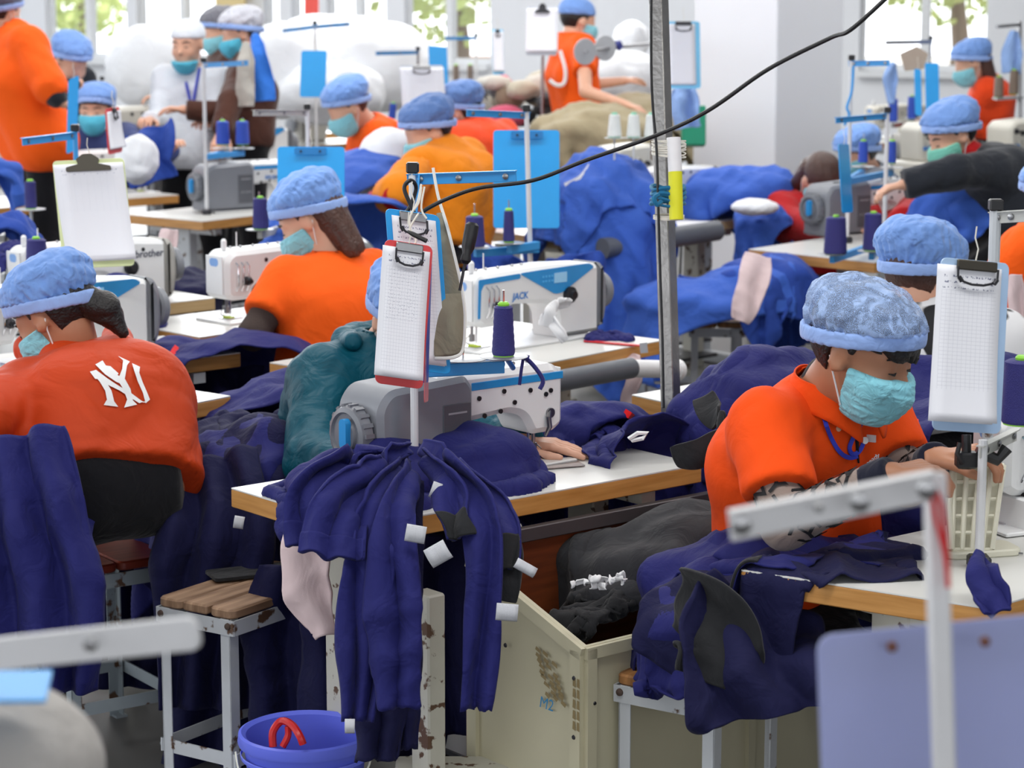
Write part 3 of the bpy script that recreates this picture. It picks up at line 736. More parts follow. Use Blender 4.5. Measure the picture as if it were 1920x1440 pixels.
_cb = [0]
def form_material(name, cols=12, rows=26, top=.16, bottom=.8, paper=(236, 237, 244), ink=(120, 124, 150), hand=0, lines=1):
    """a printed work sheet: ruled table on white paper, from uv (u along the width, v down the sheet)"""
    if name in MATS: return MATS[name]
    m = bpy.data.materials.new(name); m.use_nodes = True; nt = m.node_tree; N = nt.nodes; L = nt.links; b = N['Principled BSDF']
    uv = N.new('ShaderNodeUVMap'); sp = N.new('ShaderNodeSeparateXYZ'); L.new(uv.outputs[0], sp.inputs[0]); U, Vv = sp.outputs[0], sp.outputs[1]
    def mt(op, a, b_=None, c=None):
        n = N.new('ShaderNodeMath'); n.operation = op
        for i, x in enumerate((a, b_, c)):
            if x is None: continue
            if isinstance(x, (int, float)): n.inputs[i].default_value = x
            else: L.new(x, n.inputs[i])
        return n.outputs[0]
    def line(coord, n, w_): return mt('LESS_THAN', mt('FRACT', mt('MULTIPLY', coord, n)), w_ * n)
    def between(x, a, b_): return mt('MULTIPLY', mt('GREATER_THAN', x, a), mt('LESS_THAN', x, b_))
    inside = mt('MULTIPLY', between(Vv, top, bottom), between(U, .07, .93))
    g = mt('MAXIMUM', line(mt('SUBTRACT', U, .07), cols / .86, .0035), line(mt('SUBTRACT', Vv, top), rows / (bottom - top), .0016))
    ink_f = mt('MULTIPLY', mt('MULTIPLY', g, inside), .42 * lines)
    nz = N.new('ShaderNodeTexNoise'); nz.inputs['Scale'].default_value = 1; nz.inputs['Detail'].default_value = 1
    mp = N.new('ShaderNodeMapping'); mp.inputs['Scale'].default_value = (34, 50, 1); L.new(uv.outputs[0], mp.inputs[0]); L.new(mp.outputs[0], nz.inputs['Vector'])
    rowband = mt('GREATER_THAN', mt('FRACT', mt('MULTIPLY', Vv, 26)), .62)
    head = mt('MULTIPLY', mt('MULTIPLY', between(Vv, .045, top - .01), between(U, .08, .9)), mt('MULTIPLY', rowband, mt('GREATER_THAN', nz.outputs[0], .56)))
    ink_f = mt('MAXIMUM', ink_f, mt('MULTIPLY', head, .9))
    if hand:
        n2 = N.new('ShaderNodeTexNoise'); n2.inputs['Scale'].default_value = 1; n2.inputs['Detail'].default_value = 2
        mp2 = N.new('ShaderNodeMapping'); mp2.inputs['Scale'].default_value = (60, 110, 1); L.new(uv.outputs[0], mp2.inputs[0]); L.new(mp2.outputs[0], n2.inputs['Vector'])
        hb = mt('MULTIPLY', mt('MULTIPLY', between(Vv, top + .02, top + hand), between(U, .12, .8)), mt('GREATER_THAN', n2.outputs[0], .6))
        hb = mt('MULTIPLY', hb, mt('GREATER_THAN', mt('FRACT', mt('MULTIPLY', Vv, rows / (bottom - top))), .45)); ink_f = mt('MAXIMUM', ink_f, mt('MULTIPLY', hb, .7))
    mx = N.new('ShaderNodeMix'); mx.data_type = 'RGBA'; L.new(ink_f, mx.inputs[0]); mx.inputs[6].default_value = lin(paper) + (1,); mx.inputs[7].default_value = lin(ink) + (1,)
    L.new(mx.outputs[2], b.inputs['Base Color']); b.inputs['Roughness'].default_value = .7; b.inputs['Specular IOR Level'].default_value = .2
    MATS[name] = m; return m
form_plain = form_material('form_ruled'); form_hand = form_material('form_handwritten', 14, 30, .15, .95, hand=.42); form_faint = form_material('form_faint', 9, 22, .12, .5, ink=(188, 190, 206), lines=.6)
def clipboard(tl, tr, bl, dep, label, board_m=cyan_board, form=form_plain, paper=True, back=False, clipw=.11, over=(.012, .012), curl=.01, ddx=0, ddy=0, pages=2, clip_m=dark_steel, flip=False, paper_dx=0, clip_style='wire', thing_name='clipboard'):
    """corners in the photograph: top left, top right, bottom left; ddx, ddy: extra depth at the right and at the bottom"""
    a = V(*tl, dep); b = V(*tr, dep + ddx); c = V(*bl, dep + ddy); ux = (b - a); w_ = ux.length; ux.normalize(); dn = (c - a); h_ = dn.length; dn.normalize()
    n = ux.cross(dn).normalized()                     # away from the viewer
    if n.y < 0: n = -n
    mid = a + ux * w_ / 2
    t = thing(thing_name, label, 'clipboard', mid)
    T = Matrix(((ux.x, dn.x, n.x, a.x), (ux.y, dn.y, n.y, a.y), (ux.z, dn.z, n.z, a.z), (0, 0, 0, 1)))
    mb = MB(); mb.prism(rrect(0, 0, w_, h_, .012), 0, .003, T, .0007); mb.build('board', board_m, t, world=True)
    sg = 1 if back else -1       # paper side
    if paper:
        for k in range(pages):
            nn, m_ = 6, 20; G = np.zeros((nn, m_, 3)); d = (-.0015 - .0012 * k) if not back else (.0045 + .0012 * k)
            pw0, pw1 = over[0] + .002 * k, w_ - over[1] + .003 * k
            for i in range(nn):
                for j in range(m_):
                    u, v = i / (nn - 1), j / (m_ - 1)
                    bend = curl * (v ** 3) * (1 + .8 * (u - .5)) * (.4 if k == 0 else 1)
                    q = a + ux * (pw0 + (pw1 - pw0) * u + paper_dx * v * v) + dn * (.012 + (h_ - .03) * v * (1 if k else 1.008)) + n * (d + (-bend if not back else bend))
                    G[i, j] = q
            o = cloth_obj('paper_sheet', G, form if k == pages - 1 else form_plain, t, .0003, 0)
    # clip
    cx = a + ux * w_ / 2 + dn * .014
    Tc = Matrix(((ux.x, dn.x, -n.x, cx.x), (ux.y, dn.y, -n.y, cx.y), (ux.z, dn.z, -n.z, cx.z), (0, 0, 0, 1)))
    mb = MB(); zz = .006 if not back else -.010
    if clip_style == 'wire':
        mb.box((0, -.004, zz), (clipw, .018, .006), Tc, ch=.002); cl = mb.build('clip', clip_m, t, world=True)
        hw = clipw * .5; P = [(-hw, 0), (-hw * .98, .018), (-hw * .7, .026), (-hw * .3, .03), (hw * .3, .03), (hw * .7, .026), (hw * .98, .018), (hw, 0)]
        mb = MB(); mb.tube([Tc @ Vector((x, y, zz + .004)) for x, y in P], .0022, 6)
        for s_ in (-1, 1): mb.tube([Tc @ Vector((s_ * hw * .95, .018, zz + .005)), Tc @ Vector((s_ * hw * .8, .026, zz + .006))], .004, 8)
        w2 = mb.build('clip_wire', dark_steel, cl); w2.location = -Vector(t.location) * 0
        w2.data.transform(Matrix.Translation(-Vector(t.location)))
    else:
        poly = smooth_poly([(-clipw / 2, .02), (-clipw / 2, .008), (-clipw * .22, .0), (-clipw * .26, -.014), (-clipw * .1, -.028), (clipw * .1, -.028), (clipw * .26, -.014), (clipw * .22, .0), (clipw / 2, .008), (clipw / 2, .02)], .004)
        mb.prism(poly[::-1] if False else poly, zz - .002, zz + .006, Tc, .0005); mb.build('clip', clip_m, t, world=True)
    # hanging loop
    mb = MB(); p = a + ux * w_ / 2; mb.tube([p + Vector((0, 0, -.002)), p + Vector((.004, 0, .02)), p + Vector((-.002, 0, .04)), p + Vector((0, 0, .06))], .0014, 6); mb.build('string', M('string_white', (225, 222, 212), .9), t, world=True)
    return t
def D(py, z=.75):                      # depth of a table-height point seen at row py
    return depth(W(960, py, z))

# centre stand with its blue arm, two discs, cones, boards
tC, topC, dC = stand(778, 925, 318, 'white thread stand with blue arm rising from the pile of navy garments', arm=(968, 330, -.05), plates=[(944, 668, .12), (868, 672, .10)])
mb = MB(); a0 = V(790, 335, dC); mb.bar(V(786, 328, dC) , V(778, 440, dC - .01), .02, .004, up=(1, 0, 0)); mb.build('blue_strip', arm_blue, tC, world=True)
cone(944, 665, dC + .12, 'navy thread cone with green core on the steel disc above the grey-ended machine', h=.104, r0=.024, r1=.019)
# far stand behind it: slim white pole right of the panel machine
t2, top2, d2 = stand(1008, 560, 205, 'slim white thread stand with blue arm in front of the large cyan board', arm=(875, 212, -.1), plates=[(954, 455, -.05), (890, 462, -.05)], lean=-.038, z0=.76)
cone(954, 452, d2 - .05, 'navy thread cone on the disc of the slim white stand', h=.1, r0=.019, r1=.015)
cone(890, 462, d2 - .05, 'broad navy thread cone behind the black screwdriver handle', h=.1, r0=.034, r1=.028)
tr_, topr, dr = stand(1835, 1065, 825, 'white thread stand rising before the ribbed plastic stand on the front table', arm=(1905, 815, .1), arm_m=arm_grey, z0=.75, clamp=True, cap=False)
t3, top3, d3 = stand(1845, 1010, 388, 'grey thread stand with grey arm behind the pale blue clipboard', arm=(1935, 404, -.05), arm_m=arm_grey, pole_m=leg_white, r=.011)
cone(1912, 792, 4.25, 'large navy thread cone at the right border beside the pale blue clipboard', h=.115, r0=.034, r1=.03)
# stand on the long table right
t6, top6, d6 = stand(1657, 470, 208, 'white thread stand with short blue arm above the grey machine right of the post', arm=(1567, 226, -.2), plates=[(1560, 476, -.5), (1634, 470, -.5)])
cone(1566, 475, d6 - .5, 'fat navy thread cone on the left of the two discs before the grey machine', h=.135, r0=.043, r1=.036)
cone(1636, 468, d6 - .5, 'slightly slimmer navy thread cone on the second disc before the grey machine', h=.135, r0=.037, r1=.031)
t7, top7, d7 = stand(1588, 455, 110, 'white thread stand with blue arm and dangling blue ribbon right of the pillar', arm=(1668, 118, -.1), plates=[(1618, 312, .5), (1672, 314, .5)])
cone(1618, 305, d7 + .5, 'royal blue thread cone left of two behind the grey machine', thread_blue, h=.09, r0=.02, r1=.018)
cone(1672, 305, d7 + .5, 'royal blue thread cone right of two behind the grey machine', thread_blue, h=.09, r0=.018, r1=.016)
mb = MB(); mb.tube(spline([V(1600, 125, d7 - .02), V(1597, 170, d7 - .02), V(1588, 200, d7 - .02), V(1592, 215, d7 - .02), V(1583, 235, d7 - .02)], 4), .006, 6)
tag(mb.build('ribbon', arm_blue), 'blue ribbon dangling from the arm right of the pillar', 'ribbon')
t8, top8, d8 = stand(1738, 300, 72, 'thin grey thread rack frame in front of the far right window', arm=(1660, 80, -.1), arm_m=steel, pole_m=steel, r=.007, plates=[(1674, 228, -.3), (1710, 222, -.3)])
cone(1674, 228, d8 - .3, 'royal blue thread cone at the foot of the pale hanging cloth', thread_blue, h=.13, r0=.026, r1=.025)
cone(1709, 224, d8 - .3, 'royal blue thread cone beside the tall cyan board in the right row', thread_blue, h=.13, r0=.024, r1=.023)
# left stands
t9, top9, d9 = stand(152, 600, 242, 'blue armed thread stand holding the yellow-green clipboard', arm=(42, 266, -.3), arm_m=arm_blue, pole_m=arm_blue, r=.008)
cone(70, 516, D(600), 'large navy thread cone left of the hanging order sheet', h=.115, r0=.036, r1=.03)
cone(58, 390, D(500), 'slim navy thread cone on a disc at the upper left of the order sheet', h=.1, r0=.021, r1=.02)
mb = MB(); p = V(58, 392, D(500)); mb.lathe([(.004, -.004), (.055, -.002), (.055, .001), (.004, .001)], 28, Matrix.Translation(p)); mb.tube([p, Vector((p.x, p.y, .75))], .006, 8); tag(mb.build('disc_stand', leg_white), 'small disc stand carrying the slim navy cone at the left', 'thread stand')
mb = MB(); p = V(70, 519, D(600)); mb.lathe([(.004, -.004), (.055, -.002), (.055, .001), (.004, .001)], 28, Matrix.Translation(p)); mb.tube([p, Vector((p.x, p.y, .75))], .006, 8); tag(mb.build('disc_stand', leg_white), 'small disc stand carrying the large navy cone at the left', 'thread stand')
t10, top10, d10 = stand(196, 300, 148, 'beige thread stand whose long arm slopes down to the beige machine at the left edge', arm=(55, 172, -.5), arm_m=arm_grey, pole_m=arm_grey, arm_h=.03)
t11, top11, d11 = stand(388, 402, 114, 'tall white thread stand with short blue arm before the woman in white coat', arm=(465, 118, -.2), plates=[(418, 278, .3), (456, 278, .3)])
for x, l in ((418, 'royal blue cone left of the pair above the blue-topped machine'), (455, 'royal blue cone right of the pair above the blue-topped machine')): cone(x, 270, d11 + .3, l, thread_blue, h=.105, r0=.032, r1=.028)
t12, top12, d12 = stand(474, 290, 52, 'white thread stand with blue arm beside the grey capped workers', arm=(425, 55, -.4), plates=[(412, 210, -.3), (450, 208, -.3)])
for x, l in ((412, 'royal blue cone left of the pair before the brown clothes'), (450, 'royal blue cone right of the pair before the brown clothes')): cone(x, 206, d12 - .3, l, thread_blue, h=.1, r0=.026, r1=.024)
t13, top13, d13 = stand(580, 470, 202, 'white thread stand with grey arm left of the cyan board above the blue hairnet', arm=(475, 212, -.4), arm_m=arm_grey, plates=[(487, 430, -.5)])
cone(489, 428, d13 - .5, 'navy thread cone on a disc left of the woman with loose brown hair', h=.112, r0=.03, r1=.026)
t14, top14, d14 = stand(594, 300, 44, 'thin white thread stand far behind the masked man in orange', arm=(655, 45, .2), arm2=(530, 58, .3))
t15, top15, d15 = stand(785, 290, 92, 'thin stand with sloping blue arm above the white order sheet in the far middle', arm=(705, 100, -.4), pole_m=steel)
cone(655, 222, d15, 'royal blue cone left of the hanging order sheet in the far middle', thread_blue, h=.075, r0=.02, r1=.02)
cone(735, 222, d15, 'royal blue cone beside the hanging order sheet in the far middle', thread_blue, h=.09, r0=.022, r1=.02, tilt=.1)
cone(726, 256, d15 - 1, 'royal blue cone in front of the hanging order sheet in the far middle', thread_blue, h=.085, r0=.024, r1=.022)
t16, top16, d16 = stand(893, 250, 66, 'thin white stand with blue arm left of the standing man in orange', arm=(835, 72, -.3), plates=[(865, 160, -.1), (885, 160, -.1)])
for x, l in ((855, 'brown thread cone left of the pair beneath the far blue arm'), (882, 'brown thread cone right of the pair beneath the far blue arm')): cone(x, 158, d16, l, thread_brown, h=.13, r0=.022, r1=.02)
t17, top17, d17 = stand(1108, 300, 255, 'low rack with three white cones beside the steel post', arm=(1240, 262, 0), cap=False, arm_m=arm_grey)
for x, l in ((1152, 'white thread cone nearest the man in orange of three left of the steel post'), (1188, 'middle white thread cone of three left of the steel post'), (1221, 'white thread cone touching the steel post')):
    cone(x, 256, 9.4, l, thread_white, h=.088, r0=.028, r1=.02, cap=M('mint', (120, 200, 170), .5))
    mb = MB(); mb.lathe([(.004, -.004), (.04, -.002), (.04, .0)], 24, Matrix.Translation(V(x, 258, 9.4))); mb.tube([V(x, 260, 9.4), V(x, 300, 9.4)], .004, 6)
    tag(mb.build('spool_disc', leg_white), 'pale disc carrying the white cone ' + {1152: 'nearest the man in orange', 1188: 'in the middle of three', 1221: 'touching the steel post'}[x], 'disc')
cone(1872, 182, 13.0, 'grey-brown thread cone left of the pair at the right border', thread_brown, h=.11, r0=.026, r1=.024)
cone(1900, 176, 13.0, 'grey-brown thread cone right of the pair at the right border', thread_brown, h=.13, r0=.026, r1=.022)
mb = MB(); mb.tube([V(1912, 330, 13), V(1912, 40, 13)], .012, 8); mb.tube([V(1870, 50, 12.6), V(1912, 46, 13)], .01, 6); mb.bar(V(1865, 185, 13), V(1915, 182, 13), .12, .012); tag(mb.build('thread_rack', steel), 'grey thread rack pole at the right border', 'thread stand')

# foreground stands close to the camera
e = V(1772, 1500, 1.92); t18 = thing('thread_stand', 'blurred white thread stand close to the camera with a perforated arm', 'thread stand', e)
tp = V(1752, 885, 1.92); mb = MB(); mb.bar(e, tp, .0175, .0175, up=(1, 0, 0), ch=.002); mb.bar(e, Vector((e.x, e.y, .75)), .0175, .0175, up=(1, 0, 0)); mb.build('pole', arm_white, t18, world=True)
ae = V(1368, 988, 1.86); mb = MB(); mb.bar(V(1750, 912, 1.90), ae, .004, .024, ch=.001); mb.bar(V(1750, 912, 1.90) + Vector((0, 0, .012)), ae + Vector((0, 0, .012)), .012, .002); am = mb.build('arm', arm_white, t18, world=True)
for q, x, y in ((0, 1390, 984), (1, 1612, 942), (2, 1535, 952), (3, 1738, 918)):
    c = V(x, y, 1.86); mb = MB(); mb.lathe([(.008 if q != 2 else .004, 0), (.008 if q != 2 else .004, .002), (.003, .004)], 16, axis(c, (0, -1, 0))); o = mb.build('rivet', steel, am); o.data.transform(Matrix.Translation(-Vector(e)))
mb = MB(); mb.tube(spline([V(1745, 900, 1.9), V(1752, 960, 1.9), V(1772, 1040, 1.9), V(1778, 1100, 1.9), V(1768, 960, 1.9), V(1745, 905, 1.9)], 6), .0022, 6); tag(mb.build('red_cord', red_plastic), 'thin red cord looped round the top of the blurred foreground stand', 'cord')
e = V(-60, 1500, 1.95); t19 = thing('thread_stand', 'blurred white arm of a thread stand reaching in at the lower left', 'thread stand', e)
mb = MB(); mb.bar(e, V(-70, 1235, 1.95), .0175, .0175, up=(1, 0, 0)); mb.bar(e, Vector((e.x, e.y, .75)), .0175, .0175, up=(1, 0, 0)); mb.build('pole', arm_white, t19, world=True)
poly = rrect(0, -.0135, .243, .0135, .009); s_, e_ = V(-85, 1235, 1.95), V(355, 1188, 1.85); mb = MB(); mb.prism(poly, -.003, .003, frame(s_, e_ - s_, (0, 0, 1)), .001); am = mb.build('arm', arm_white, t19, world=True)
for x, y in ((170, 1207), (335, 1190)):
    mb = MB(); mb.lathe([(.006, 0), (.006, .002), (.003, .004)], 16, axis(V(x, y, 1.865), (0, -1, 0))); o = mb.build('rivet', steel, am); o.data.transform(Matrix.Translation(-Vector(e)))
# ------------------------------------------------------------------ clipboards hanging from the stands
clipboard((722, 390), (824, 404), (745, 690), 4.66, 'cyan-backed clipboard with white form, hanging highest on the centre stand', cyan_board, form_plain, ddx=.02, ddy=.05, curl=.004, clipw=.055, clip_m=steel)
clipboard((722, 448), (812, 462), (703, 718), 4.56, 'red clipboard with handwritten sheets hanging in front of the cyan one', M('red_board', (214, 62, 66), .4), form_hand, over=(-.004, .012), ddx=.03, ddy=.02, curl=.012, clipw=.055, pages=3, clip_m=steel)
tag(MB().prism(rrect(0, 0, .075, .24, .008), 0, .002, frame(V(798, 490, 4.6), V(822, 492, 4.75) - V(798, 490, 4.6), V(790, 700, 4.6) - V(798, 490, 4.6))).build('blue_folder', M('blue_folder', (44, 70, 170), .4)), 'dark blue folder edge behind the red clipboard', 'folder')
tag(MB().prism(rrect(0, 0, .07, .3, .01), 0, .0015, frame(V(800, 470, 4.62), V(818, 472, 4.8) - V(800, 470, 4.62), V(795, 730, 4.62) - V(800, 470, 4.62))).build('plastic_sleeve', M('pink_sleeve', (226, 120, 126), .25, alpha=.7)), 'translucent red plastic sleeve between the red and the cyan clipboard', 'folder')
clipboard((98, 302), (232, 296), (118, 504), 6.55, 'yellow-green clipboard with a big dark clip and white order sheet, hanging above the blue cap', M('lime_board', (222, 232, 176), .4), form_faint, over=(.002, .006), ddy=-.03, clipw=.125, clip_style='bulldog', clip_m=M('bronze', (78, 74, 66), .4, .6), curl=.02, paper_dx=.014)
clipboard((1765, 482), (1893, 494), (1748, 806), 4.12, 'pale blue clipboard with a ruled form hanging at the right', pale_board, form_plain, over=(-.008, .02), ddx=.05, ddy=.0, clipw=.082, curl=.012, clip_m=M('bronze', (78, 74, 66), .4, .6), paper_dx=-.004)
clipboard((925, 244), (1049, 244), (925, 428), 8.15, 'large cyan clipboard seen from behind, hanging in the middle', cyan_board, back=True, paper=False, clipw=.0)
clipboard((520, 275), (646, 275), (520, 400), 8.1, 'cyan clipboard seen from behind above the head with loose brown hair', cyan_board, back=True, paper=False, clipw=.0)
clipboard((749, 122), (831, 122), (757, 250), 11.2, 'white order sheet on a clear board hanging in the far middle', M('clear_board', (200, 205, 214), .3), form_faint, over=(.002, .002), clipw=.08, clip_m=steel, curl=.01)
clipboard((988, 12), (1046, 12), (986, 104), 12, 'white order sheet with dark clip before the far white wall', M('clear_board', (200, 205, 214), .3), form_faint, over=(-.002, .0), clipw=.075, clip_style='bulldog', curl=.008)
clipboard((1250, 40), (1312, 40), (1252, 166), 10.4, 'light blue clipboard with white sheet right of the steel post', M('sky_board', (120, 200, 240), .35), form_faint, over=(.0, .024), clipw=.07, curl=.008)
clipboard((565, 95), (613, 95), (562, 182), 11.8, 'narrow cyan clipboard among the white bundles', cyan_board, back=True, paper=False, clipw=.0)
clipboard((803, 85), (838, 88), (806, 160), 13.5, 'small cyan clipboard in front of the far tree window', cyan_board, back=True, paper=False, clipw=.0)
clipboard((1734, 118), (1760, 118), (1736, 215), 12, 'tall cyan board in front of the far right window', cyan_board, back=True, paper=False, clipw=.0)
clipboard((1714, 128), (1727, 130), (1716, 216), 11.9, 'narrow cyan strip board left of the tall cyan board', cyan_board, back=True, paper=False, clipw=.0)
clipboard((128, 150), (148, 140), (124, 290), 9.6, 'narrow cyan board seen edge on beside the beige stand at the left', cyan_board, back=True, paper=False, clipw=.0)
clipboard((198, 204), (224, 200), (204, 290), 8.3, 'red clipboard with narrow white sheet below the beige arm', M('red_board', (214, 62, 66), .4), form_faint, over=(.006, .0), clipw=.03, ddx=.12)
clipboard((922, 55), (944, 55), (924, 140), 13, 'narrow white sheet hanging before the blank far wall', M('sky_board', (120, 200, 240), .35), form_faint, over=(.002, .004), clipw=.02)
clipboard((1572, 270), (1592, 270), (1580, 400), 8.6, 'long cyan board seen edge on by the white pole right of the pillar', cyan_board, back=True, paper=False, clipw=.0, ddx=.15)
# dark rivet plates of the boards seen from behind
for (x0, y0, x1, y1, dep, par) in ((958, 246, 1018, 260, 8.14, 'clip bar on the large cyan board'), (552, 277, 612, 290, 8.09, 'clip bar on the cyan board above the brown hair')):
    a = V(x0, y0, dep - .004); b = V(x1, y0, dep - .004); c = V(x0, y1, dep - .004); o = [q for q in COL.objects if q.get('label', '').startswith('large cyan' if x0 > 900 else 'cyan clipboard seen')][0]
    mb = MB(); mb.prism(rrect(0, 0, (b - a).length, (c - a).length, .006), 0, .002, frame(a, b - a, c - a)); cl = mb.build('clip_bar', M('deep_cyan', (0, 112, 180), .4), o, world=True)
    mb = MB()
    for q in (.2, .8): mb.lathe([(.004, 0), (.004, .003)], 12, axis(a.lerp(b, q) + (c - a) * .5 + Vector((0, -.002, 0)), (0, -1, 0)))
    r_ = mb.build('rivet', dark_steel, cl); r_.data.transform(Matrix.Translation(-Vector(o.location)))
# translucent board in the foreground
m = M('frosted_board', (178, 186, 232), .45, var=.14, scale=5, trans=.25, alpha=.97)
a, b, c = V(1532, 1192, 1.97), V(2060, 1140, 2.02), V(1515, 1620, 1.99)
t = thing('clipboard', 'translucent lavender clipboard blurred in the lower right foreground', 'clipboard', a)
ux = (b - a); wd = ux.length
T = frame(a, ux, c - a); mb = MB(); mb.prism(rrect(0, 0, wd, (c - a).length, .014), 0, .0025, T, .0006); bo = mb.build('board', m, t, world=True)
T2 = T @ Matrix.Translation((wd * .5, .02, .004 if (T.to_3x3() @ Vector((0, 0, 1))).y > 0 else -.002))
mb = MB(); mb.prism(rrect(-.125, -.018, .095, .02, .012), 0, .003, T2, .001); cl = mb.build('clip', M('clip_violet', (112, 122, 178), .4), t, world=True)
mb = MB()
for x in (1672, 1846): mb.lathe([(.0045, 0), (.0045, .003), (.002, .005)], 14, axis(V(x, 1212 if x < 1700 else 1202, 1.975), (0, -1, 0)))
o = mb.build('rivet', M('rusty', (110, 66, 52), .6), cl); o.data.transform(Matrix.Translation(-Vector(a)))

# ------------------------------------------------------------------ steel post, cable, tube tied to the post
bp_ = V(1258, 760, 5.55); p0 = Vector((bp_.x, bp_.y, 0)); 
t = thing('steel_post', 'worn bare steel post running from the tables up past the top edge', 'post', p0)
top_ = V(1233, -60, 5.62); bot = V(1262, 900, 5.58); bot = bot + (bot - top_).normalized() * .55
mb = MB(); mb.bar(bot, top_, .036, .036, up=(-.55, -.83, 0), ch=.002); mb.build('post', M('worn_steel', (128, 126, 124), .35, .75, .35, 14, .15, 80), t, world=True)
mb = MB(); mb.box((p0.x, p0.y, .006), (.14, .14, .012), ch=.003); mb.build('base_plate', dark_steel, t, world=True)
mb = MB(); pts = [V(1221, -30, 5.52), V(1221, 120, 5.52), V(1224, 200, 5.5), V(1231, 280, 5.5), V(1234, 380, 5.5), V(1238, 520, 5.52), V(1242, 640, 5.52), V(1244, 765, 5.5)]
mb.tube(spline(pts, 5), .0036, 6); tag(mb.build('post_wire', black_plastic), 'thin black cord running down beside the steel post', 'wire')
mb = MB(); pts = [V(1700, -40, 4.3), V(1600, 52, 4.35), V(1555, 72, 4.4), V(1440, 130, 4.45), V(1330, 206, 4.5), V(1235, 252, 4.55), V(1100, 300, 4.6), V(1000, 338, 4.62), V(900, 352, 4.66), V(840, 372, 4.68), V(800, 392, 4.7), V(782, 405, 4.7), V(768, 380, 4.7), V(758, 352, 4.7), V(770, 338, 4.7), V(780, 352, 4.72), V(770, 385, 4.72), V(760, 400, 4.72)]
mb.tube(spline(pts, 8), .0042, 8); tag(mb.build('power_cable', black_plastic), 'long black cable sagging from the top right down to the centre stand', 'cable')
t = thing('paper_tube', 'white and yellow paper tube tied upright to the steel post', 'tube', V(1268, 410, 5.5))
a, b, c = V(1268, 412, 5.5), V(1266, 322, 5.5), V(1263, 258, 5.5)
mb = MB(); mb.tube([a, b], .0165, 20); mb.build('lower_half', M('neon_yellow', (226, 226, 30), .5), t, world=True)
mb = MB(); mb.tube([b, c], .0165, 20); mb.build('upper_half', M('paper_white', (236, 236, 238), .6), t, world=True)
mb = MB(); rs = random.Random(3)
for k in range(9):
    z_ = 262 + 30 * rs.random(); c1 = V(1250, z_ + rs.uniform(-4, 4), 5.53); pts = []
    for i in range(20): q = 2 * PI * i / 20; pts.append(c1 + Vector((.04 * math.cos(q) + .005, .035 * math.sin(q), .004 * math.sin(q + k))))
    mb.tube(pts, .0016, 5, closed=True)
for k in range(3):
    c1 = V(1254, 404 + k * 3, 5.53); mb.tube([c1 + Vector((.036 * math.cos(q), .033 * math.sin(q), 0)) for q in [2 * PI * i / 16 for i in range(16)]], .0016, 5, closed=True)
tag(mb.build('string', M('string_white', (225, 222, 212), .9)), 'white string wound round the steel post and the paper tube', 'string')
mb = MB()
for k in range(4):
    c1 = V(1252, 352 + k * 10, 5.53); mb.tube([c1 + Vector((.039 * math.cos(q), .036 * math.sin(q), .003 * math.sin(3 * q + k))) for q in [2 * PI * i / 20 for i in range(20)]], [.005 + .0015 * math.sin(i + k) for i in range(20)], 6, closed=True)
mb.tube(spline([V(1235, 365, 5.48), V(1226, 372, 5.47), V(1232, 384, 5.47), V(1240, 378, 5.48)], 4), .006, 6)
tag(mb.build('cloth_band', fabric('teal_band', (26, 108, 150), .7)), 'blue cloth strip knotted round the steel post and the yellow tube', 'band')

# khaki pouch and screwdriver on the centre stand
t = thing('tool_pouch', 'khaki canvas pouch with white edging hanging right of the clipboards', 'pouch', V(842, 660, 4.72))
def quad_sheet(name, q, dep, mat, par, nu=8, nv=10, bulge=.01, th=.003, amp=0):
    a, b, c, d = q; G = np.zeros((nu, nv, 3))
    for i in range(nu):
        for j in range(nv):
            u, v = i / (nu - 1), j / (nv - 1); x = (a[0] * (1 - u) + b[0] * u) * (1 - v) + (d[0] * (1 - u) + c[0] * u) * v; y = (a[1] * (1 - u) + b[1] * u) * (1 - v) + (d[1] * (1 - u) + c[1] * u) * v
            G[i, j] = V(x, y, dep - bulge * math.sin(PI * u) * math.sin(PI * v) + amp * math.sin(u * 9))
    return cloth_obj(name, G, mat, par, th, 1)
khaki = fabric('khaki', (142, 136, 118), .9)
quad_sheet('back_panel', [(818, 400), (832, 398), (870, 560), (816, 560)], 4.74, khaki, t)
quad_sheet('pocket', [(815, 552), (870, 550), (871, 664), (814, 672)], 4.71, khaki, t, bulge=.012)
mb = MB(); mb.tube(spline([V(812, 315, 4.76), V(822, 370, 4.75), V(840, 430, 4.73), V(862, 520, 4.7), V(869, 560, 4.69), V(872, 600, 4.69), V(868, 655, 4.69), V(850, 670, 4.68), V(815, 672, 4.68)], 5), .0035, 6); mb.build('edging', M('edging_white', (222, 222, 218), .8), t, world=True)
t = thing('screwdriver', 'black handled screwdriver standing upright in the khaki pouch', 'screwdriver', V(862, 545, 4.66))
ax_ = (V(886, 420, 4.66) - V(862, 545, 4.66)); mb = MB(); L_ = ax_.length
mb.lathe([(.003, 0), (.003, L_ * .42)], 10, axis(V(862, 545, 4.66), ax_)); mb.build('shaft', dark_steel, t, world=True)
mb = MB(); mb.lathe([(.006, L_ * .4), (.011, L_ * .45), (.011, L_ * .5), (.009, L_ * .55), (.0135, L_ * .65), (.0145, L_ * .85), (.014, L_ * .98), (.009, L_ * 1.02)], 12, axis(V(862, 545, 4.66), ax_)); mb.build('handle', black_plastic, t, world=True)
MBx = MB()
for q in ([(785, 400), (768, 430), (780, 450), (770, 470)], [(790, 345), (782, 380), (768, 410), (772, 440)], [(796, 350), (790, 390), (800, 410)], [(770, 400), (785, 380), (790, 350)]): MBx.tube(spline([V(x, y, 4.62) for x, y in q], 5), .0022, 6)
tag(MBx.build('tie_string', M('string_white', (225, 222, 212), .9)), 'white strings knotted round the top of the centre stand', 'string')
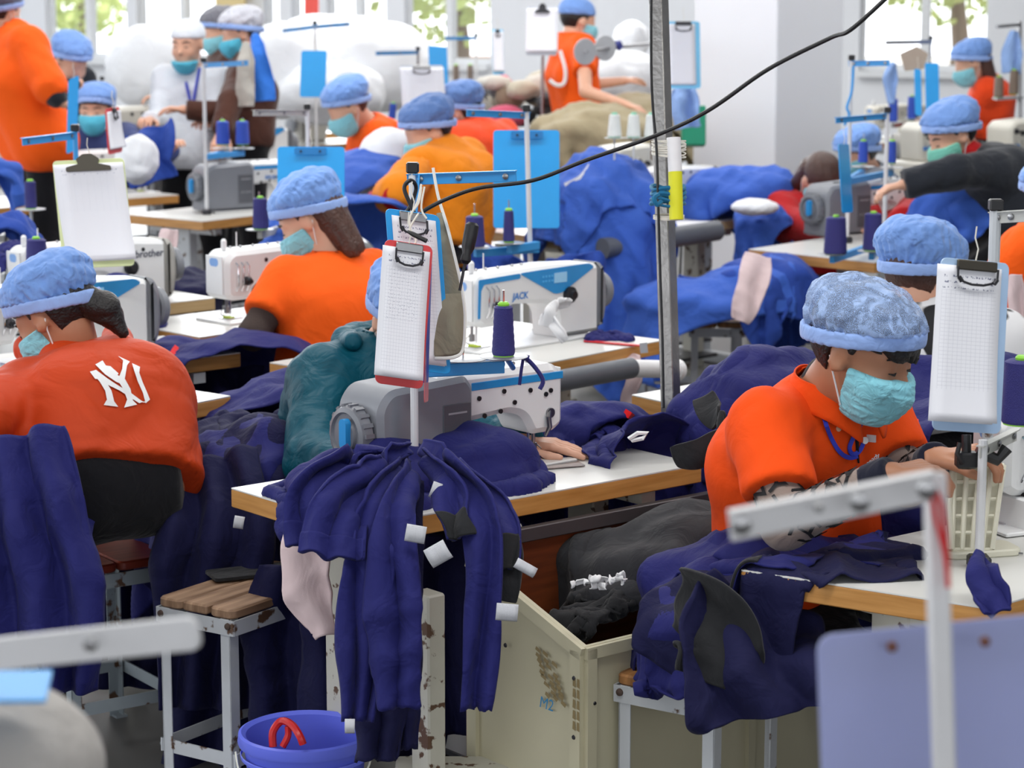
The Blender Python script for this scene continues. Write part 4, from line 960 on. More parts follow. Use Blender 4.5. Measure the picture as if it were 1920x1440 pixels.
mb = MB(); a, b = V(764, 434, 4.53), V(800, 452, 4.52); mb.tube([a, a.lerp(b, .3), b], [.003, .005, .0045], 8); tag(mb.build('pen', black_plastic), 'black pen clipped above the handwritten sheets', 'pen')
mb = MB(); P = [V(982, 668, 5.0), V(978, 690, 5.0), V(974, 722, 5.0)]; mb.tube(spline(P, 4), .004, 6); P = [V(982, 668, 5.0), V(1000, 685, 5.0), V(1018, 712, 5.0), V(1012, 730, 5.0)]; mb.tube(spline(P, 4), .005, 6); mb.tube([V(975, 668, 4.99), V(992, 672, 4.99)], .007, 6)
tag(mb.build('cloth_tie', navy_m), 'navy strip tied over the needle end of the grey-ended machine', 'tie')
mb = MB(); mb.tube([V(818, 690, 4.95), V(942, 682, 5.05)], .011, 8); mb.tube([V(950, 672, 5.05), V(962, 690, 5.1)], .006, 8); tag(mb.build('lamp_bar', M('deep_blue_metal', (22, 96, 176), .4)), 'blue metal bracket lying over the grey-ended machine', 'bracket')

# ------------------------------------------------------------------ stools
seat_wood = wood('seat_wood', (104, 74, 52), (170, 138, 110), (40, 3, 10), .6)
seat_wood2 = wood('seat_wood_worn', (110, 70, 36), (176, 124, 74), (40, 3, 10), .6)
def stool(F, ang, wx, ly, label, planks=3, m=seat_wood, h=.47, group=None, legm=leg_white, brace=True):
    """F: front corner of the seat; wx along ang, ly along ang+90"""
    t = thing('stool', label, 'stool', (F.x, F.y, 0), R(ang), group)
    pw = wx / planks
    for k in range(planks):
        o = MB().prism(rrect(0.002, 0, pw - .002, ly, .006 if 0 < k < planks - 1 else .018), 0, .022, ch=.004).build('plank', m, t); o.location = (pw * k, 0, h - .022 + .001 * (k % 2))
    for x in (.012, wx - .012):
        for y in (.014, ly - .014):
            sx = .006 if x < .1 else -.006
            mb = MB(); mb.box((x, y, (h - .022) / 2), (.003, .028, h - .022)); mb.box((x + (.012 if x < wx / 2 else -.012), y + (-.0125 if y < ly / 2 else .0125), (h - .022) / 2), (.026, .003, h - .022)); mb.box((x + sx, y, .003), (.03, .034, .006)); mb.build('leg', legm, t)
    for y in (.0, ly): mb = MB(); mb.box((wx / 2, y, h - .04), (wx, .004, .034)); mb.build('rail', legm, t)
    for x in (.0, wx): mb = MB(); mb.box((x, ly / 2, h - .04), (.004, ly, .034)); mb.build('rail', legm, t)
    for y in (.004, ly - .004): mb = MB(); mb.box((wx / 2, y, .13), (wx, .004, .03)); mb.build('lower_rail', legm, t)
    for x in (.004, wx - .004): mb = MB(); mb.box((x, ly / 2, .13), (.004, ly, .03)); mb.build('lower_rail', legm, t)
    for x in (.014, wx - .014):
        mb = MB(); mb.lathe([(.008, 0), (.007, .004), (.003, .006)], 12, axis((x, -.002, h - .036), (0, -1, 0))); mb.build('bolt', M('rust_bolt', (92, 76, 68), .6, .5), t)
    return t
Fs = W(437, 1146, .47); a_ = W(293, 1118, .47); ang = math.degrees(math.atan2((Fs - a_).y, (Fs - a_).x))
stool(a_, ang, (Fs - a_).length, .40, 'white metal stool with three-plank wooden seat carrying a black strip, left of the bucket')
a_ = W(1152, 1262, .47); b_ = W(1350, 1300, .47); ang = math.degrees(math.atan2((b_ - a_).y, (b_ - a_).x))
stool(a_, ang, (b_ - a_).length, .26, 'chipped white metal stool under the navy garments in front of the cream bin', 2, seat_wood2)
a_ = W(1196, 580, .47); stool(a_, -6, .42, .3, 'pale metal stool under royal blue cloth, right of the steel post', 2, seat_wood2)
a_ = W(1292, 605, .47); stool(a_, -4, .22, .3, 'narrow pale stool frame below the hanging pink cloth', 2, seat_wood2)
a_ = W(1455, 600, .47); stool(a_, 30, .3, .3, 'grey metal stool behind the dark seated figure below the long table', 2, seat_wood2, legm=M('stool_grey', (120, 124, 130), .5))
a_ = W(118, 1072, .47); b_ = W(325, 1040, .47); ang = math.degrees(math.atan2((b_ - a_).y, (b_ - a_).x))
stool(a_, ang, (b_ - a_).length, .3, 'metal bench with red-brown seat under the person in the monogrammed orange jacket', 2, wood('seat_red', (110, 38, 24), (150, 62, 40), (3, 40, 10), .4), legm=M('bench_grey', (150, 160, 166), .5, rust=16))
mb = MB(); mb.prism(rrect(0, 0, .2, .09, .01), 0, .008, frame(W(405, 1092, .475), W(535, 1078, .475) - W(405, 1092, .475), (0, 1, .0)), .001); tag(mb.build('fabric_strip', fabric('black_cloth', (30, 30, 33), .9)), 'black folded strip lying on the three-plank stool', 'cloth')

# ------------------------------------------------------------------ cream bin on the table front
cream = M('bin_cream', (192, 186, 158), .5, var=.1, scale=6, rust=0); worn = M('bin_worn', (136, 118, 78), .6)
Fb = Vector((.140, 4.405)); nb = Vector((-.64, .77)); ub = Vector((.77, .638)); Bb = Fb + nb * .355
t = thing('fabric_bin', 'cream painted metal bin with handwritten mark, full of black cloth', 'bin', (Fb.x, Fb.y, 0))
def P3(p, z): return Vector((p.x, p.y, z))
def vpanel(name, a, b, za0, za1, zb0, zb1, th, mat, par):
    """upright panel a->b with its own bottom and top height at each end"""
    d = (b - a).normalized(); n = Vector((-d.y, d.x)) * th; q = [P3(a, za0), P3(b, zb0), P3(b, zb1), P3(a, za1)]; q2 = [v + Vector((n.x, n.y, 0)) for v in q]
    mb = MB(); mb.add(q + q2, [(0, 1, 2, 3), (7, 6, 5, 4), (0, 4, 5, 1), (1, 5, 6, 2), (2, 6, 7, 3), (3, 7, 4, 0)]); return mb.build(name, mat, par, world=True, smooth=False)
z0, zb, zf = .04, .655, .535
vpanel('side_panel', Bb, Fb, z0, zb, z0, zf, .01, cream, t)
vpanel('front_panel', Fb, Fb + ub * .95, z0, zf, z0, zf, .01, cream, t)
vpanel('end_panel', Fb + ub * .95, Bb + ub * .95, z0, zf, z0, zb, .01, cream, t)
vpanel('back_panel', Bb, Bb + ub * .95, z0, .655, z0, .655, .012, wood('brown_board', (88, 40, 18), (126, 62, 28), (3, 3, 30), .5), t)
mb = MB(); mb.add([P3(Fb, .05), P3(Fb + ub * .95, .05), P3(Bb + ub * .95, .05), P3(Bb, .05)], [(0, 1, 2, 3)]); mb.build('bottom_panel', cream, t, world=True, smooth=False)
o2 = Vector((-.64 * -1, .77 * -1, 0)) * 0
sd = (Fb - Bb).normalized(); so = Vector((sd.y, -sd.x, 0)) * .005          # outward of the side panel
for a, b, w_ in ((P3(Bb + sd * .016, z0), P3(Bb + sd * .016, zb - .02), .03), (P3(Fb - sd * .016, z0), P3(Fb - sd * .016, zf - .01), .03), (P3(Bb, zb - .014), P3(Fb, zf - .014), .026)):
    if so.dot(Vector((-1, -.5, 0))) < 0: so = -so
    mb = MB(); mb.bar(a + so, b + so, .010, w_, up=sd.to_3d()) if abs((b - a).z) > .2 else mb.bar(a + so, b + so, .010, w_); mb.build('edge_strip', cream, t, world=True, smooth=False)
uo = Vector((ub.y, -ub.x, 0)) * .005
for a, b, w_ in ((P3(Fb + ub * .014, z0), P3(Fb + ub * .014, zf - .005), .024), (P3(Fb, zf - .013), P3(Fb + ub * .95, zf - .013), .024), (P3(Fb + ub * .46, z0), P3(Fb + ub * .46, zf), .02)):
    mb = MB(); mb.bar(a + uo, b + uo, .010, w_, up=ub.to_3d()) if abs((b - a).z) > .2 else mb.bar(a + uo, b + uo, .010, w_); mb.build('edge_strip', cream, t, world=True, smooth=False)
mb = MB()
for q, z_ in ((.36, .49), (.95, .47), (.95, .35), (.1, .2)): mb.lathe([(.005, 0), (.004, .002)], 10, axis(P3(Bb.lerp(Fb, q), z_) + so * 2, so))
for q, z_ in ((.2, .49), (.02, .42), (.1, .36)): mb.lathe([(.004, 0), (.003, .002)], 10, axis(P3(Fb + ub * q, z_) + uo * 2, uo))
mb.build('rivet', dark_steel, t, world=True)
# worn paint patches: hatched strokes where labels were torn off
rs = random.Random(5); mb = MB(); Tsd = frame(P3(Bb, 0) + so * 1.02, sd.to_3d(), (0, 0, 1))
for k in range(9):
    for j in range(3):
        x = .215 + .022 * j + .004 * k + rs.uniform(-.003, .003); z_ = .50 - k * .0105 + rs.uniform(-.002, .002) - j * .004
        if rs.random() < .85: mb.add([(x, z_, .001), (x + .018 * rs.uniform(.6, 1.1), z_ - .007, .001), (x + .017, z_ + .001, .001), (x + .003, z_ + .007, .001)], [(0, 1, 2, 3)], Tsd)
for k in range(5):
    for j in range(2): x = .335 + .012 * j; z_ = .455 - .022 * k; mb.add([(x, z_, .0062), (x + .009, z_ - .002, .0062), (x + .008, z_ + .016, .0062), (x + .001, z_ + .017, .0062)], [(0, 1, 2, 3)], Tsd)
mb.build('worn_patch', worn, t, world=True, smooth=False)
mb = MB(); Tf = frame(P3(Fb, 0) + uo * 1.02, ub.to_3d(), (0, 0, 1))
for k in range(9):
    for j in range(3): x = .125 + .02 * j + .003 * k; z_ = .495 - k * .012; mb.add([(x, z_, .001), (x + .016 * rs.uniform(.6, 1), z_ - .006, .001), (x + .015, z_ + .004, .001), (x + .002, z_ + .007, .001)], [(0, 1, 2, 3)], Tf)
mb.build('worn_patch', worn, t, world=True, smooth=False)
lettering('M2', .034, frame(P3(Bb.lerp(Fb, .70), .395) + so * 1.15, sd.to_3d(), (0, 0, 1)), M('marker_blue', (40, 130, 180), .5), t, 'handwriting', shear=.2); 
for c_ in kids(t):
    if c_.name.startswith('handwriting'): c_.data.transform(Matrix.Translation(-Vector(t.location)))
# metal rail above the brown board
mb = MB(); a = P3(Bb, .675) - nb.to_3d() * .01; mb.bar(a, a + ub.to_3d() * 1.0, .02, .03, ch=.002); tag(mb.build('rail', M('rail_grey', (98, 92, 94), .4, .6)), 'grey metal rail under the front edge of the centre table', 'rail')
# cream treadle box and leg left of the bin
mb = MB(); mb.bar(W(802, 1110, .60), Vector((W(802, 1110, .60).x, W(802, 1110, .60).y, .1)), .06, .045, up=(.77, .638, 0), ch=.004); pa = W(802, 1110, .60)
mb.box((pa.x + .05, pa.y + .03, .12), (.24, .1, .22), rz=R(0), ch=.006); o = mb.build('machine_leg', leg_cream); tag(o, 'cream column and motor box between the hanging navy strips and the bin', 'stand')
# bucket
c = W(572, 1372, .285); t = thing('bucket', 'blue plastic bucket on the floor holding a red dipper', 'bucket', (c.x, c.y, 0))
blue_pl = M('bucket_blue', (100, 114, 232), .4, var=.03)
MB().lathe([(.092, .0), (.1, .004), (.126, .262), (.137, .264), (.139, .27), (.137, .287), (.131, .29), (.122, .283), (.096, .01), (.0, .008)], 56).build('body', blue_pl, t, 40)
mb = MB(); mb.lathe([(.1325, .235), (.134, .237), (.134, .243), (.1325, .245)], 48, cap=False); mb.build('rim_rib', blue_pl, t)
hp = []
for k in range(17): q = R(190 + 160 * k / 16); hp.append((.143 * math.cos(q), .143 * math.sin(q) - .01 * math.sin(PI * k / 16) , .25 - .10 * math.sin(PI * k / 16)))
mb = MB(); mb.tube(hp, .0022, 6); mb.tube(hp[7:11], .009, 12); mb.build('handle', M('handle_white', (222, 222, 205), .4), t)
d0 = Vector((c.x - .02, c.y + .0, .2)); t = thing('dipper', 'red plastic dipper standing in the blue bucket', 'dipper', d0)
pts = spline([V(512, 1400, 4.74), V(512, 1372, 4.74), V(528, 1352, 4.74), V(548, 1360, 4.72), V(562, 1380, 4.7), V(568, 1395, 4.7)], 5)
mb = MB(); mb.tube(pts, [.008] * len(pts), 8); mb.tube(spline([V(540, 1362, 4.73), V(540, 1380, 4.73), V(530, 1400, 4.73)], 4), .007, 8); mb.build('handle', red_plastic, t, world=True)
MB().lathe([(.04, -.12), (.05, -.11), (.055, -.02), (.05, -.02), (.045, -.1)], 24).build('cup', red_plastic, t)

# ------------------------------------------------------------------ ribbed cream plastic stand, red snips and tape on the front right table
cr = M('plastic_cream', (222, 219, 200), .4, var=.04)
base = W(1838, 1040, .75); t = thing('document_stand', 'cream plastic stand with ribbed grid back on the front right table', 'stand', base)
mb = MB(); mb.prism(rrect(-.075, -.03, .075, .05, .02), 0, .014, Matrix.Translation(base) @ Matrix.Rotation(R(15), 4, 'Z'), .003); mb.build('foot', cr, t, world=True)
dp = depth(base) - .02
q = [(1790, 872), (1882, 872), (1860, 1030), (1785, 1030)]
G = lambda u, v, k=0: V((q[0][0] * (1 - u) + q[1][0] * u) * (1 - v) + (q[3][0] * (1 - u) + q[2][0] * u) * v, 872 + 158 * v, dp + .03 - .04 * v + k)
mb = MB(); A_, B_, C_, D_ = G(0, 0, .02), G(1, 0, .02), G(1, 1, .02), G(0, 1, .02); A2, B2, C2, D2 = G(0, 0, .024), G(1, 0, .024), G(1, 1, .024), G(0, 1, .024)
mb.add([A_, B_, C_, D_, A2, B2, C2, D2], [(0, 1, 2, 3), (7, 6, 5, 4), (0, 4, 5, 1), (1, 5, 6, 2), (2, 6, 7, 3), (3, 7, 4, 0)]); mb.build('back_plate', cr, t, world=True, smooth=False)
for k in range(5): u = k / 4; mb = MB(); mb.bar(G(u, 0, .01), G(u, 1, .01), .004, .02, up=(0, 1, 0)) if 0 else mb.tube([G(u, 0, .008), G(u, .5, .004), G(u, 1, .008)], .005, 6); mb.build('rib', cr, t, world=True)
for k in range(6): v = k / 5; mb = MB(); mb.tube([G(0, v, .01), G(.5, v, .008), G(1, v, .01)], .004, 6); mb.build('rib', cr, t, world=True)
mb = MB()
for k in range(3): mb.tube([G(-.06 - .03 * k, .02, .012 * k), G(-.09 - .02 * k, .5, .012 * k), G(-.02, 1, .012 * k)], .0045, 6)
mb.build('side_fin', cr, t, world=True)
t = thing('thread_snips', 'small red handled snips on the front right table', 'snips', W(1880, 1035))
mb = MB(); mb.tube([W(1862, 1030, .756), W(1885, 1034, .756), W(1900, 1036, .756)], [.006, .006, .003], 8); mb.build('handle', red_plastic, t, world=True)
mb = MB(); mb.tube([W(1900, 1036, .756), W(1918, 1038, .754)], .002, 6); mb.build('blade', steel, t, world=True)
# machine at the far right seen in parts behind the ribbed stand
t = machine(0, 0, 25, 'white sewing machine bed and dark head beside the ribbed stand at the right border', 'plain', at=Vector((.98, 4.52, .752)))
mb = MB(); p = V(1830, 845, 4.3)
mb.tube([p, V(1870, 862, 4.3), V(1888, 840, 4.3)], .012, 8); mb.tube([V(1812, 815, 4.3), V(1812, 880, 4.3)], .009, 8); mb.box(tuple(V(1812, 862, 4.3)), (.04, .03, .03), ch=.004); mb.tube([V(1800, 830, 4.28), V(1795, 850, 4.28), V(1806, 870, 4.28)], .005, 6)
tag(mb.build('guide_arm', black_plastic), 'black metal sewing foot assembly behind the ribbed stand', 'machine part')
t = thing('metal_tray', 'white metal tray with dark line at the right border of the front table', 'tray', W(1900, 985))
MB().box((.06, .02, .035), (.2, .16, .07), rz=R(30), ch=.004).build('body', machine_white, t); MB().box((.06, .02, .075), (.17, .13, .006), rz=R(30)).build('needle_comb', dark_steel, t)

# ------------------------------------------------------------------ lower left: covered seat with cyan board
# pipes under the tables
mb = MB(); a, b = V(1005, 722, 6.35), V(1183, 690, 6.7); mb.tube([a, b], .03, 24); t = tag(mb.build('pipe', M('pipe_grey', (92, 96, 104), .5)), 'dark grey round pipe below the table with the blue-panelled machine', 'pipe')
mb = MB(); mb.tube([V(1181, 691, 6.69), V(1240, 692, 6.85), V(1262, 694, 6.9)], [.026, .026, .03], 24); mb.tube([V(1262, 694, 6.9), V(1270, 694, 6.92)], [.033, .033], 24); tag(mb.build('paper_roll', M('paper_white', (236, 236, 238), .6)), 'white tapered roll at the end of the grey pipe', 'roll')
mb = MB(); mb.tube([V(1130, 466, 9.3), V(1345, 432, 9.7)], .042, 24); tag(mb.build('pipe', M('pipe_grey', (92, 96, 104), .5)), 'dark grey round pipe under the far table behind the steel post', 'pipe')
# red switch box under the table at the left
p = V(312, 598, 8.0); t = thing('switch_box', 'beige switch box with red button under the pale table edge', 'switch', p)
MB().box((0.02, 0, 0), (.13, .08, .05), rz=R(30), ch=.005).build('body', machine_beige, t); MB().box((.045, -.045, 0), (.03, .01, .025), rz=R(30)).build('button', red_plastic, t); MB().box((.065, -.035, 0), (.018, .01, .025), rz=R(30)).build('button', black_plastic, t)
# cyan strap on the left table, text on the wooden edge
mb = MB(); mb.tube(spline([W(308, 732, .756), W(330, 738, .756), W(350, 732, .756), W(362, 736, .756), W(350, 741, .756), W(318, 740, .756)], 5), .005, 6); tag(mb.build('strap', machine_blue), 'cyan strap curled on the table corner right of the orange jacket', 'strap')
def edge_text(s, px, py, ang, size, par_key, z=.73):
    o = [q for q in COL.objects if q.get('label', '').startswith(par_key)][0]; p = W(px, py, z); u = Vector((math.cos(R(ang)), math.sin(R(ang)), 0)); T = frame(p - Vector((-u.y, u.x, 0)) * .003, u, (0, 0, 1))
    l = lettering(s, size, T, blue_print, o, 'lettering', bold=.0006, shear=.2); l.data.transform(Matrix.Translation(-Vector(o.location)))
edge_text('JACK 60', 346, 768, 52, .03, 'white sewing table corner')
edge_text('JACK', 1180, 656, 49.9, .016, 'white sewing table with wooden edge under the blue-panelled')
mb = MB(); mb.bar(V(1206, 643, 6.75), V(1208, 662, 6.75), .022, .004, up=(0, 1, 0)); tag(mb.build('hinge', steel), 'steel hinge bracket on the wooden edge below the navy bundle', 'hinge')
mb = MB(); mb.prism(rrect(0, 0, .2, .02, .004), 0, .004, frame(W(1093, 641, .752), W(1140, 645, .752) - W(1093, 641, .752), (0, 1, 0))); tag(mb.build('tweezers', red_plastic), 'red tweezers case on the table below the navy bundle', 'case')
mb = MB(); mb.prism(rrect(-.05, -.03, .05, .03, .006), 0, .002, Matrix.Translation(W(1050, 872, .752)) @ Matrix.Rotation(R(20), 4, 'Z')); tag(mb.build('bobbin_plate', steel), 'thin steel plate lying on the centre table by the presser foot', 'plate')
# large ribbon reels by the standing man
for x, y, d_, l in ((1096, 97, 11.6, 'grey disc reel nearest the standing man'), (1134, 90, 12.0, 'second grey disc reel right of the standing man')):
    mb = MB(); mb.lathe([(.064, 0), (.066, .004), (.064, .008)], 36, axis(V(x, y, d_), (.5, -.85, 0))); mb.lathe([(.006, -.03), (.006, .02)], 10, axis(V(x, y, d_), (.5, -.85, 0)))
    tag(mb.build('reel', M('reel_grey', (176, 178, 182), .5)), l, 'reel')
mb = MB(); mb.tube([V(1100, 97, 11.6), V(1160, 88, 12.2), V(1222, 82, 12.4)], .009, 8); tag(mb.build('reel_axle', steel), 'steel rod carrying the grey disc reels', 'rod')
mb = MB(); mb.tube([V(1152, 88, 12.1), V(1165, 80, 12.1)], .02, 6); mb.tube([V(1152, 80, 12.1), V(1165, 92, 12.1)], .018, 6); tag(mb.build('knob', M('navy_plastic', (36, 44, 120), .4)), 'dark blue star knob on the reel rod', 'knob')
# red banner, tall pole bits, green box
mb = MB(); mb.bar(V(584, -60, 19.5), V(584, 46, 19.5), .12, .01, up=(0, 1, 0)); tag(mb.build('banner', M('banner_red', (222, 84, 74), .7)), 'red banner hanging before the far windows', 'banner')
p = V(1340, 240, 12.5)
mb = MB(); mb.bar(V(1300, 200, 11.9), V(1300, 274, 11.9), .12, .1, up=(0, 1, 0), ch=.005) ; tag(mb.build('crate', M('crate_green', (0, 140, 105), .5)), 'green plastic crate left of the white pillar', 'crate')
mb = MB(); mb.tube([V(1017, 105, 13.4), V(1017, 240, 13.4)], .01, 8); tag(mb.build('sheet_pole', steel), 'thin steel pole below the white order sheet at the far wall', 'pole')
mb = MB(); mb.tube(spline([V(1050, 95, 13), V(1060, 130, 13), V(1058, 155, 13), V(1045, 160, 13), V(1030, 150, 13)], 5), .012, 6); tag(mb.build('hose', white_plastic), 'white hose looping at the back of the standing man', 'hose')
mb = MB(); mb.prism([(-.06, .02), (.03, .06), (.09, .02), (.07, -.06), (-.03, -.07)], 0, .004, frame(V(1708, 108, 12.3), (1, 0, 0), (0, 0, 1))); tag(mb.build('cardboard_pattern', M('cardboard', (176, 160, 146), .8)), 'brown cardboard pattern piece hanging on the grey rack', 'cardboard')
# ------------------------------------------------------------------ people
skin_a = M('skin_tan', (176, 122, 92), .5, var=.06, scale=30); skin_b = M('skin_light', (214, 164, 138), .5, var=.06, scale=30)
hair_black = M('hair_black', (24, 20, 20), .45, var=.3, scale=60, bump=.4, bscale=160); hair_brown = M('hair_brown', (70, 40, 30), .4, var=.4, scale=50, bump=.5, bscale=150)
orange = fabric('orange_polo', (240, 78, 10), .85, .02, .05, .22, 12); orange_tee = fabric('orange_tee', (244, 92, 14), .85, .02, .05, .25, 10)
orange_jkt = fabric('orange_jacket', (196, 62, 14), .6, .02, .06, .4, 8); yellow_sw = fabric('yellow_sweater', (236, 136, 24), .9, .05); red_or = fabric('red_orange', (232, 70, 22), .85)
teal = fabric('teal_jacket', (0, 78, 96), .5, .0, .12, .5, 14); black_sw = fabric('black_sweater', (34, 38, 46), .9, .2); white_coat = fabric('white_coat', (222, 228, 236), .8)
brown_cl = fabric('brown_clothes', (74, 44, 34), .85); red_cl = fabric('red_clothes', (186, 24, 28), .85); trouser = fabric('dark_trousers', (14, 14, 20), .9)
mask_m = fabric('mask_blue', (138, 206, 220), .8, .1, .03, .5, 30); mask_deep = fabric('mask_cyan', (86, 186, 214), .8, .1)
def net_material(name, rgb, dens=1, a=.9):
    """gathered hairnet gauze: fine crossing threads, partly see-through"""
    if name in MATS: return MATS[name]
    m = bpy.data.materials.new(name); m.use_nodes = True; nt = m.node_tree; N = nt.nodes; L = nt.links; b = N['Principled BSDF']
    b.inputs['Base Color'].default_value = lin(rgb) + (1,); b.inputs['Roughness'].default_value = .8; b.inputs['Sheen Weight'].default_value = .2
    tc = N.new('ShaderNodeTexCoord'); outs = []
    nz = N.new('ShaderNodeTexNoise'); nz.inputs['Scale'].default_value = 22; nz.inputs['Distortion'].default_value = .6; L.new(tc.outputs['Object'], nz.inputs['Vector'])
    vo = N.new('ShaderNodeTexVoronoi'); vo.feature = 'DISTANCE_TO_EDGE'; vo.inputs['Scale'].default_value = 260 * dens; L.new(tc.outputs['Object'], vo.inputs['Vector']); mx = vo
    mr = N.new('ShaderNodeMapRange'); mr.inputs[1].default_value = .03; mr.inputs[2].default_value = .09; mr.inputs[3].default_value = 1; mr.inputs[4].default_value = a
    L.new(mx.outputs[0], mr.inputs[0]); wv = N.new('ShaderNodeTexNoise'); wv.inputs['Scale'].default_value = 26; wv.inputs['Distortion'].default_value = 1.6; L.new(tc.outputs['Object'], wv.inputs['Vector'])
    m3 = N.new('ShaderNodeMapRange'); m3.inputs[1].default_value = .52; m3.inputs[2].default_value = .66; m3.inputs[3].default_value = 0; m3.inputs[4].default_value = .55; L.new(wv.outputs[0], m3.inputs[0])
    ad = N.new('ShaderNodeMath'); ad.operation = 'ADD'; ad.use_clamp = True; L.new(mr.outputs[0], ad.inputs[0]); L.new(m3.outputs[0], ad.inputs[1]); L.new(ad.outputs[0], b.inputs['Alpha'])
    bp = N.new('ShaderNodeBump'); bp.inputs['Strength'].default_value = .9; bp.inputs['Distance'].default_value = .02; L.new(nz.outputs[0], bp.inputs['Height']); L.new(bp.outputs[0], b.inputs['Normal'])
    MATS[name] = m; return m
cap_m = net_material('hairnet_blue', (116, 156, 222), 1, .97); cap_see = net_material('hairnet_sheer', (160, 186, 230), 1.5, .34); cap_band = fabric('hairnet_band', (150, 180, 236), .8); cap_dark = net_material('hairnet_slate', (92, 126, 186), 1, .97)

def hframe(yaw, pitch, roll=0):
    f = Vector((math.cos(R(yaw)) * math.cos(R(pitch)), math.sin(R(yaw)) * math.cos(R(pitch)), -math.sin(R(pitch))))
    l = Vector((-math.sin(R(yaw)), math.cos(R(yaw)), 0)); u = f.cross(l)
    if roll: q = Matrix.Rotation(R(roll), 3, f); l = q @ l; u = q @ u
    return f, l, u
I3 = np.eye(3, dtype=f32)
def skull(Q): return smin(d_ell(Q, (-.012, 0, .03), I3, (.098, .077, .09)), smin(d_ell(Q, (.028, 0, -.035), I3, (.066, .058, .082)), d_ell(Q, (.055, 0, -.092), I3, (.034, .036, .026)), .04), .04)
def head_sdf(Q):
    d = skull(Q)
    d = smin(d, d_cone(Q, (.09, 0, .0), (.112, 0, -.038), .006, .0125), .014)
    for s in (-1, 1):
        d = smin(d, d_cone(Q, (.084, s * .014, .02), (.072, s * .05, .02), .009, .007), .015)
        e = d_ell(Q, (.098, s * .032, .0), I3, (.014, .019, .012)); d = -smin(-d, e, .012)
        d = smin(d, d_ell(Q, (.079, s * .031, -.001), I3, (.0135, .0145, .0125)), .003)
        d = smin(d, d_ell(Q, (.07, s * .042, -.04), I3, (.02, .018, .02)), .03)
        ear = np.maximum(d_ell(Q, (-.004, s * .08, -.008), I3, (.021, .011, .034)), -d_ell(Q, (.002, s * .092, -.006), I3, (.012, .008, .02)))
        d = smin(d, ear, .006)
    d = smin(d, d_cone(Q, (.083, -.02, -.07), (.083, .02, -.07), .0085, .0085), .01)
    return d
def hand_prims(w, d, n, curl=.5, side=1, spread=1):
    """w wrist, d towards the fingers, n out of the back of the hand"""
    d = Vector(d).normalized(); y = Vector(n).cross(d).normalized() * side; n = d.cross(y).normalized()
    if n.dot(Vector((0, 0, 1))) < 0: n = -n
    w = Vector(w); pr = []
    for k, (yy, ln) in enumerate(((-.030, .058), (-.011, .072), (.010, .078), (.030, .072))):
        p0 = w + d * .02 + y * yy * .5; p1 = w + d * .085 + y * yy * spread + n * .004; pr.append((p0, p1, .0145, .0115))
        a = .15 + curl * .35; q = p1; r0 = .0095; dr = (d + y * yy * 3 * (spread - .6)).normalized()
        for seg, f_ in enumerate((.45, .32, .23)):
            dd = dr * math.cos(a) - n * math.sin(a); q2 = q + dd * ln * f_ * 1.05; pr.append((q, q2, r0, r0 - .0009)); q = q2; r0 -= .0009; a += curl * .75
    t0 = w + d * .022 + y * .022; t1 = w + d * .055 + y * .048 - n * .008; t2 = t1 + (d * .75 + y * .35 - n * curl * .5).normalized() * .032; t3 = t2 + (d * .9 - n * curl * .6).normalized() * .024
    pr += [(t0, t1, .014, .011), (t1, t2, .0105, .0095), (t2, t3, .0095, .008)]
    return pr
def prims_sdf(P, prims, k=.01):
    d = None
    for a, b, r1, r2 in prims:
        e = d_cone(P, a, b, r1, r2); d = e if d is None else smin(d, e, k)
    return d
def bounds(pts, m):
    a = np.array([tuple(p) for p in pts]); return a.min(0) - m, a.max(0) + m
